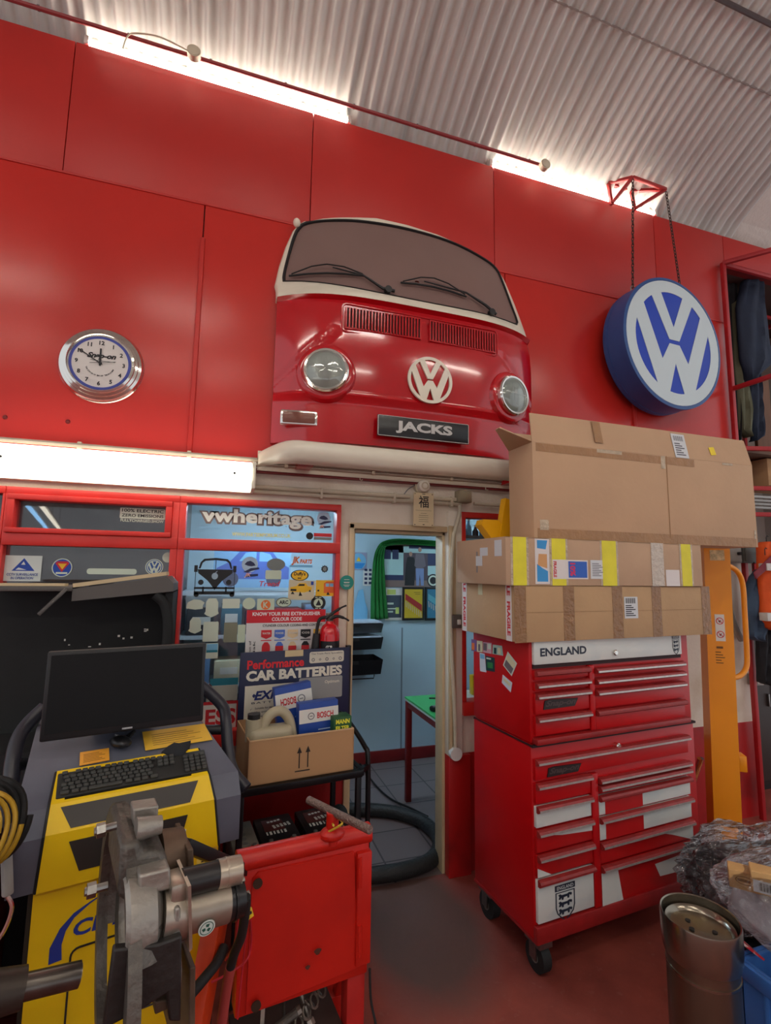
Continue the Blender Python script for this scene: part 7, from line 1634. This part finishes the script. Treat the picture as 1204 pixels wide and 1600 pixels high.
t = thing('wall_socket', 'grey metal socket box low on the far wall beyond the lift post', 'socket', tuple(at(1184, 1062, 2.70))); t.location.y = YW; mb().box((0, -.03, 0), (.09, .06, .08), 0, None, .005).build('case', mat('socket_grey', (150, 146, 140), .5), t); mb().box((0, -.062, 0), (.06, .008, .05), 0, None, .003).build('plate', WHITE, t)
def cloth(name, label, cat_, pts, y, th, m, wav=.012, parts=(), group=None):
    """Hanging garment: outline in the picture at depth y, given body and folds."""
    P = [at(px, py, y) for px, py in pts]; xs = [p.x for p in P]; zs_ = [p.z for p in P]; x0, x1, z0, z1 = min(xs), max(xs), min(zs_), max(zs_)
    poly = [(p.x, p.z) for p in P]; n = len(poly)
    def span_at(z):
        c = []
        for i in range(n):
            a, b_ = poly[i], poly[(i + 1) % n]
            if (a[1] - z) * (b_[1] - z) < 0: c.append(a[0] + (b_[0] - a[0]) * (z - a[1]) / (b_[1] - a[1]))
        return (min(c), max(c)) if len(c) >= 2 else None
    t = thing(name, label, cat_, ((x0 + x1) / 2, y, z1), 0, group); NU, NV = 28, 26; vs = []; prev = None
    for j in range(NV + 1):
        z = z1 - (z1 - z0) * (.004 + .992 * j / NV); s = span_at(z) or prev; prev = s
        for i in range(NU):
            a = 2 * pi * i / NU; u = (math.cos(a) + 1) / 2; k = math.sin(a)
            f = wav * math.sin(u * 17 + j * .25) + wav * .6 * math.sin(u * 31 - j * .4 + 1)
            vs.append(((s[0] + (s[1] - s[0]) * u) - (x0 + x1) / 2, -th * k * (1 - .3 * (j == 0)) + (f if k > 0 else -f * .3) * abs(k) * -1, z - z1))
    fs = [[j * NU + i, j * NU + (i + 1) % NU, (j + 1) * NU + (i + 1) % NU, (j + 1) * NU + i] for j in range(NV) for i in range(NU)] + [list(range(NU)), [NV * NU + i for i in range(NU)]]
    mb().add(vs, fs).build('cloth', m, t, 70)
    hk = mb().tube([( 0, 0, -.01), (0, 0, .03), (.012, 0, .042), (.022, 0, .034)], .003, 6).build('hook', BLACKM, t)
    for nm, mm, q0, q1 in parts:
        a = at(*q0, y - th - wav - .004); c = at(*q1, y - th - wav - .004); mb().span((a.x - t.location.x, -th - wav - .010, c.z - z1), (c.x - t.location.x, -th * .4, a.z - z1), 0, .004).build(nm, mm, t)
    return t
HV = mat('hi_vis_orange', (232, 92, 24), .7, var=.12, scale=7); REFL = mat('reflective_band', (206, 208, 204), .4); NVY = mat('navy_cloth', (34, 46, 68), .8, var=.2, scale=6, bump=.2, bscale=20); BLU = mat('blue_coat', (58, 80, 104), .8, var=.2, scale=6, bump=.2, bscale=20); OLV = mat('olive_cloth', (98, 100, 78), .8, var=.15, scale=6); DRK = mat('dark_cloth2', (26, 28, 34), .8, var=.2, scale=6)
cloth('orange_coat', 'orange high visibility coat with pale bands hanging past the electrical boxes', 'coat', ((1186, 848), (1196, 846), (1215, 860), (1225, 985), (1196, 985), (1188, 960), (1186, 900)), 2.50, .06, HV, parts=(('reflective_band', REFL, (1196, 880), (1222, 892)), ('reflective_band', REFL, (1197, 958), (1224, 970))))
cloth('blue_coat', 'grey blue padded coat hanging under the dark electrical box', 'coat', ((1174, 900), (1190, 888), (1195, 905), (1192, 985), (1186, 1002), (1166, 996), (1163, 950), (1168, 915)), 2.56, .05, BLU)
cloth('black_trousers', 'black trousers hanging below the grey blue padded coat', 'trousers', ((1180, 985), (1198, 960), (1200, 1010), (1197, 1070), (1186, 1066), (1184, 1010)), 2.62, .04, DRK)
cloth('red_strap', 'dark red strap slung across the orange coat', 'strap', ((1176, 895), (1204, 868), (1215, 866), (1210, 880), (1180, 905)), 2.43, .006, mat('strap_red', (124, 30, 44), .7), .0)
# ================================================================== CLOTHES RACK IN THE RECESS
RK = mat('rack_red', (176, 34, 40), .45, var=.1, scale=8)
p_top = at(1127, 411, 2.70); p_bot = at(1146, 690, 2.70)
rk = thing('clothes_rack', 'red steel frame rack with coats and trousers hanging past the round sign', 'rack', (p_top.x, 2.70, 0)); O_ = Vector(rk.location)
def rb(a, c, name, w=.032): mb().bar(a - O_, c - O_, w, w, 0, .003).build(name, RK, rk)
X0 = p_top.x + .01; zt = p_top.z; zm = at(1143, 608, 2.70).z; zl = at(1146, 700, 2.70).z
rb(Vector((X0, 2.70, 0)), Vector((X0, 2.70, zt)), 'post')
F0 = Vector((X0 + .55, 2.05, 0))
e1 = at(1235, 380, 2.35)
rb(Vector((X0, 2.70, zt)), atz(1240, 381, zt) , 'top_bar'); rb(Vector((X0, 2.71, zt - .0)), Vector((5.2, 2.71, zt - .0)), 'top_bar', .028)
rb(Vector((X0, 2.70, zm)), atz(1240, 576, zm), 'middle_bar'); rb(Vector((X0, 2.70, zl)), Vector((X0 + 1.3, 2.30, zl)), 'shelf_bar')
rb(Vector((X0 + 1.3, 2.30, 0)), Vector((X0 + 1.3, 2.30, zt)), 'post'); rb(Vector((X0 + 1.3, 3.55, 0)), Vector((X0 + 1.3, 3.55, zt)), 'post')
rb(Vector((X0 + .04, 3.1, zt - .06)), Vector((X0 + 1.3, 3.1, zt - .06)), 'hanging_rail', .025)
rb(Vector((X0 + 1.3, 2.3, zt - .06)), Vector((X0 + 1.3, 3.55, zt - .06)), 'side_bar'); rb(Vector((X0 + 1.3, 2.3, zl)), Vector((X0 + 1.3, 3.55, zl)), 'side_bar')
mb().span((.03, -.0, zl - .02), (1.3, .95, zl)).build('shelf_board', mat('shelf_brown', (110, 84, 66), .7), rk)
for z in (at(1185, 765, 2.7).z, at(1185, 805, 2.7).z): rb(Vector((X0 + .02, 2.70, z)), Vector((X0 + 1.3, 2.35, z)), 'lower_bar')
G2 = 'work clothes on the red rack'
cloth('dark_coat', 'black coat at the near end of the clothes rack by the red wall edge', 'coat', ((1130, 432), (1142, 428), (1148, 470), (1146, 560), (1150, 690), (1146, 690), (1138, 560)), 2.98, .05, DRK, group=G2)
cloth('olive_trousers', 'olive green trousers hanging on the clothes rack', 'trousers', ((1143, 470), (1152, 468), (1160, 560), (1172, 640), (1170, 684), (1154, 676), (1146, 560)), 2.94, .04, OLV, group=G2)
cloth('navy_jacket', 'navy work jacket hanging in the middle of the clothes rack', 'jacket', ((1160, 436), (1180, 430), (1190, 450), (1198, 530), (1204, 570), (1178, 590), (1168, 596), (1156, 560), (1150, 480)), 2.88, .06, NVY, group=G2)
cloth('navy_trousers', 'navy trousers hanging below the navy work jacket', 'trousers', ((1168, 580), (1184, 575), (1190, 640), (1191, 682), (1176, 690), (1172, 640)), 2.96, .04, NVY, group=G2)
cloth('bright_blue_cloth', 'bright blue cloth on top of the clothes rack rail', 'cloth', ((1124, 413), (1141, 411), (1140, 420), (1130, 430), (1124, 426)), 2.92, .04, mat('bright_blue', (38, 140, 206), .7), .006)
cloth('red_cloth', 'small red cloth on the clothes rack rail above the navy jacket', 'cloth', ((1171, 423), (1186, 421), (1189, 434), (1174, 437)), 2.86, .03, mat('red_rag', (200, 52, 50), .7), .006)
for k, (px, l) in enumerate(((1147, 'black clothes hanger nearest the red wall edge'), (1156, 'black clothes hanger beside the navy work jacket'), (1196, 'black wire hanger at the picture edge of the clothes rack'))):
    p = at(px, 430, 2.95); t = thing('clothes_hanger', l, 'hanger', (p.x, 2.95, p.z)); mb().tube(smooth_path([(-.0, 0, .09), (.02, 0, .10), (.02, 0, .07), (0, 0, .05), (0, 0, .03)], 4), .003, 6).build('hook', BLACKM, t); mb().tube([(0, 0, .03), (-.10, .03, -.05), (.10, -.03, -.05), (0, 0, .03)], .006, 6).build('shoulders', BLACK, t)
t = thing('brown_board', 'brown wooden board standing behind the trousers on the rack shelf', 'board', tuple(at(1196, 690, 3.05))); t.location.z = zl + .001; mb().span((-.10, 0, 0), (.10, .03, at(1190, 590, 3.05).z - zl), 0, .003).build('board', mat('brown_wood', (120, 82, 58), .6, var=.2, scale=6, stretch=(6, 6, .6)), t)
t = thing('shelf_carton', 'cardboard carton under the clothes rack at the picture edge', 'carton', (at(1192, 770, 2.9).x, 2.9, at(1192, 765, 2.9).z)); hq = zl - .03 - t.location.z; mb().box((.1, 0, hq / 2), (.5, .3, hq - .004), 0, None, .004).build('carton', CARD, t); mb().box((.1, -.1505, hq * .6), (.05, .001, hq)).build('tape_strip', TAPE, t)
for k in range(4):
    z = at(1190, 778 + 5 * k, 2.82).z; o = mb().cyl((X0 + .05, 2.80 + .02 * k, z - .0), (X0 + 1.0, 2.75, z), .012, n=10).build('metal_tube', mat('tube_grey', (170, 166, 160), .35, metal=.8), None); tag(cell(o), 'grey metal tube lying in the bundle under the clothes rack shelf', 'tube', 'metal tubes under the rack')

# ================================================================== STEEL BIN, WRAPPED PARTS AND CRATE IN THE FRONT CORNER
zc_ = .752; cl = atz(1016, 1412, zc_); cr = atz(1146, 1445, zc_); cm_ = (cl + cr) / 2; r = (cr - cl).length / 2 * .985
SB_ = mat('brushed_bin', (120, 108, 92), .28, metal=.9, var=.12, scale=14, stretch=(1, 1, .2)); SBR = mat('bin_rim', (140, 132, 118), .22, metal=.95, var=.08, scale=10)
t = thing('steel_bin', 'tall brushed steel pedestal bin with dished top in the front corner', 'bin', (cm_.x + .02, cm_.y - .01, 0))
mb().lathe([(0, 0), (r * .90, 0), (r * .90, zc_ - .10), (0, zc_ - .10)], 56).build('body', SB_, t)
mb().lathe([(r * .90, zc_ - .102), (r * .95, zc_ - .10), (r * .98, zc_ - .085), (r, zc_ - .06), (r, zc_ - .006), (r * .985, zc_), (r * .95, zc_ - .002), (r * .93, zc_ - .02), (r * .92, zc_ - .035)], 64).build('rim', SBR, t)
mb().lathe([(r * .92, zc_ - .036), (r * .87, zc_ - .022), (r * .80, zc_ - .025), (r * .74, zc_ - .034), (r * .3, zc_ - .040), (0, zc_ - .041)], 56).build('dished_lid', SBR, t)
b = mb(); b.ring(r * .915, r * .895, zc_ - .135, zc_ - .128, 56); b.build('bead', SBR, t)
for k, (x, y) in enumerate(((-.02, .01), (.03, -.02), (.0, .04))): mb().disc(.007, zc_ - .041, zc_ - .037, 12, 0, TR(x, y, 0)).build('rivet', BLACK, t)
# wrapped part
import mathutils.noise as mn
def lump(sx, sy, sz, seed, amp, name, m, parent, z, sharp=0.0):
    bm = bmesh.new(); bmesh.ops.create_icosphere(bm, subdivisions=5, radius=1.0)
    for v in bm.verts:
        p = v.co.copy(); k = Vector([max(-1, min(1, c * 1.3)) for c in p])
        d = mn.noise(p * 1.7 + Vector((seed, 0, 0))) * amp
        d -= sharp * abs(mn.noise(Vector((p.x * 2 + p.y, p.y * 7, p.z * 7)) + Vector((seed, 3, 0)))) - sharp * .5 * abs(mn.noise(Vector((p.x * 9, p.y * 5 + p.x * 4, p.z * 4)) + Vector((3, seed, 0))))
        v.co = Vector((k.x * sx, k.y * sy, k.z * sz)) * (1 + d) * .93 + p * .02
    zmin = min(v.co.z for v in bm.verts)
    b = mb(TR(0, 0, z - zmin)); b.bm(bm); return b.build(name, m, parent, 60)
def film():
    if 'plastic_film' in _mats: return _mats['plastic_film']
    m = glass_mat('plastic_film', (.95, .95, .96), .10, .10); nt = m.node_tree; N = nt.nodes; L = nt.links
    tc = N.new('ShaderNodeTexCoord'); mp = N.new('ShaderNodeMapping'); mp.inputs['Scale'].default_value = (5, 16, 14); mp.inputs['Rotation'].default_value = (0, .3, .5); L.new(tc.outputs['Object'], mp.inputs[0])
    no = N.new('ShaderNodeTexNoise'); no.inputs['Scale'].default_value = 1.6; no.inputs['Detail'].default_value = 4; L.new(mp.outputs[0], no.inputs[0])
    bu = N.new('ShaderNodeBump'); bu.inputs['Strength'].default_value = 1.0; bu.inputs['Distance'].default_value = .06; L.new(no.outputs[0], bu.inputs['Height'])
    for n in N:
        if n.type == 'BSDF_GLOSSY': L.new(bu.outputs[0], n.inputs['Normal'])
    return m
px_, py_ = 2.37, 1.74; zs1 = .20
st_ = thing('low_stand', 'dark low steel stand carrying the plastic wrapped car part', 'stand', (px_, py_, 0))
mb().span((-.28, -.15, zs1 - .02), (.30, .15, zs1), 0, .004).build('shelf', BLACKM, st_)
for sx in (-.26, .28):
    for sy in (-.13, .13): mb().span((sx - .012, sy - .012, 0), (sx + .012, sy + .012, zs1 - .02)).build('leg', BLACKM, st_)
t = thing('wrapped_part', 'dark car part wrapped in crinkled clear plastic beside the tool chest', 'wrapped part', (px_, py_, zs1 + .001))
lump(.27, .15, .10, 2.0, .30, 'dark_part', mat('dark_bumper', (52, 50, 52), .5), t, .02)
lump(.33, .19, .14, 5.0, .30, 'plastic_wrap', film(), t, .0, .25)
# blue crate with a clear wrapped cover and cartons
zq = .55; t = thing('blue_crate', 'blue plastic crate in the front corner under the pale wrapped cover', 'crate', (1.83, 1.00, 0))
BLC = mat('crate_blue', (58, 112, 186), .45, var=.05, scale=5); w_, d_ = .275, .235
for a, c in (((-w_, -d_, 0), (w_, -d_ + .012, zq)), ((-w_, d_ - .012, 0), (w_, d_, zq)), ((-w_, -d_, 0), (-w_ + .012, d_, zq)), ((w_ - .012, -d_, 0), (w_, d_, zq))): mb().span(a, c, 0, .004).build('wall', BLC, t)
mb().span((-w_, -d_, 0), (w_, d_, .012)).build('base', BLC, t)
for a, c in (((-w_ - .015, -d_ - .015, zq - .045), (w_ + .015, -d_, zq)), ((-w_ - .015, d_, zq - .045), (w_ + .015, d_ + .015, zq)), ((-w_ - .015, -d_, zq - .045), (-w_, d_, zq)), ((w_, -d_, zq - .045), (w_ + .015, d_, zq))): mb().span(a, c, 0, .004).build('lip', BLC, t)
for k in range(4): mb().span((-w_ - .010, -d_ + .05 + k * .11, .02), (-w_, -d_ + .065 + k * .11, zq - .045), 0, .002).build('rib', BLC, t)
tcv = thing('lamp_cover', 'pale grey clear wrapped cover lying on the blue crate', 'cover', (1.90, 1.16, zq + .002), -4)
GC = mat('cover_grey', (206, 208, 214), .3, var=.08, scale=6)
b = mb(); Q = [(-.22, -.22), (.28, -.22), (.28, .24), (-.20, .24)]
lo = [(x, y, 0) for x, y in Q]; up = [(x * .9 + .015, y * .88, .085 + .04 * (y > 0)) for x, y in Q]
b.add(lo + up, [[0, 1, 2, 3], [4, 5, 6, 7]] + [[i, (i + 1) % 4, 4 + (i + 1) % 4, 4 + i] for i in range(4)]); o = b.build('cover_shell', GC, tcv, 25); md = o.modifiers.new('edge', 'BEVEL'); md.width = .02; md.segments = 3
lump(.275, .255, .08, 9.0, .08, 'plastic_wrap', film(), tcv, -.0, .10)
p = atz(1166, 1475, zq + .01)
t = thing('red_packet', 'crumpled red and white packet at the edge of the blue crate', 'packet', (p.x, p.y, zq + .004), 80)
mb(RX(35)).prism([(-.06, 0), (.05, -.015), (.07, .04), (.0, .07), (-.05, .05)], 0, .006).build('packet', mat('packet_red', (186, 34, 44), .4, c2=(214, 200, 196), thr=(.55, .6), scale=30), t)
for k, (px, py, zz, w2, h2, lab, rz) in enumerate(((1164, 1392, .675, .085, .055, 'small brown carton with a printed oval on the grey wrapped cover', -48), (1205, 1402, .69, .10, .065, 'small brown carton with a white bar code label at the picture edge', -48))):
    p = atz(px, py, zz); t = thing('small_carton', lab, 'carton', (p.x, p.y, zz), rz)
    mb().box((0, .03, h2 / 2), (w2, .06, h2), 0, None, .002).build('carton', mat('carton_tan', (206, 162, 104), .7), t)
    if k == 0: b = mb(TR(0, -.0006, h2 * .55) @ FRONT); b.ring(.026, .023, 0, .0006, 28, 0, Matrix.Diagonal((1, .5, 1, 1))); b.box((0, 0, .0003), (.04, .008, .0004)); b.build('printed_oval', mat('carton_ink', (120, 82, 40), .6), t)
    else:
        l = mb(TR(-.01, -.0006, h2 * .35) @ FRONT).prism(R4(-.036, -.018, .046, .018), 0, .0006).build('white_label', STICK, t); b = mb(TR(-.01, -.0014, h2 * .35) @ FRONT); barcode(b, -.02, .012, -.012, .012, 12); lines(b, .018, .042, -.012, .012, 4); b.build('label_print', INK, l)
# locker added to fill the low recess with dark colour
t = thing('added_dark_locker', 'added dark locker filling the dark lower recess beneath the hanging coats', 'locker', (4.35, 3.25, 0)); mb().span((-.45, -.22, .04), (.45, .22, 1.25), 0, .006).build('body', mat('locker_dark', (44, 34, 32), .6), t)
for s in (-1, 1): mb().span((s * .22 - .2, -.232, .08), (s * .22 + .2, -.218, 1.2), 0, .004).build('door', mat('locker_door', (54, 42, 38), .55), t); mb().box((s * .05, -.24, .7), (.015, .02, .10), 0, None, .004).build('handle', STEEL, t)
mb().span((-.44, -.2, 0), (.44, .2, .04)).build('plinth', BLACK, t)
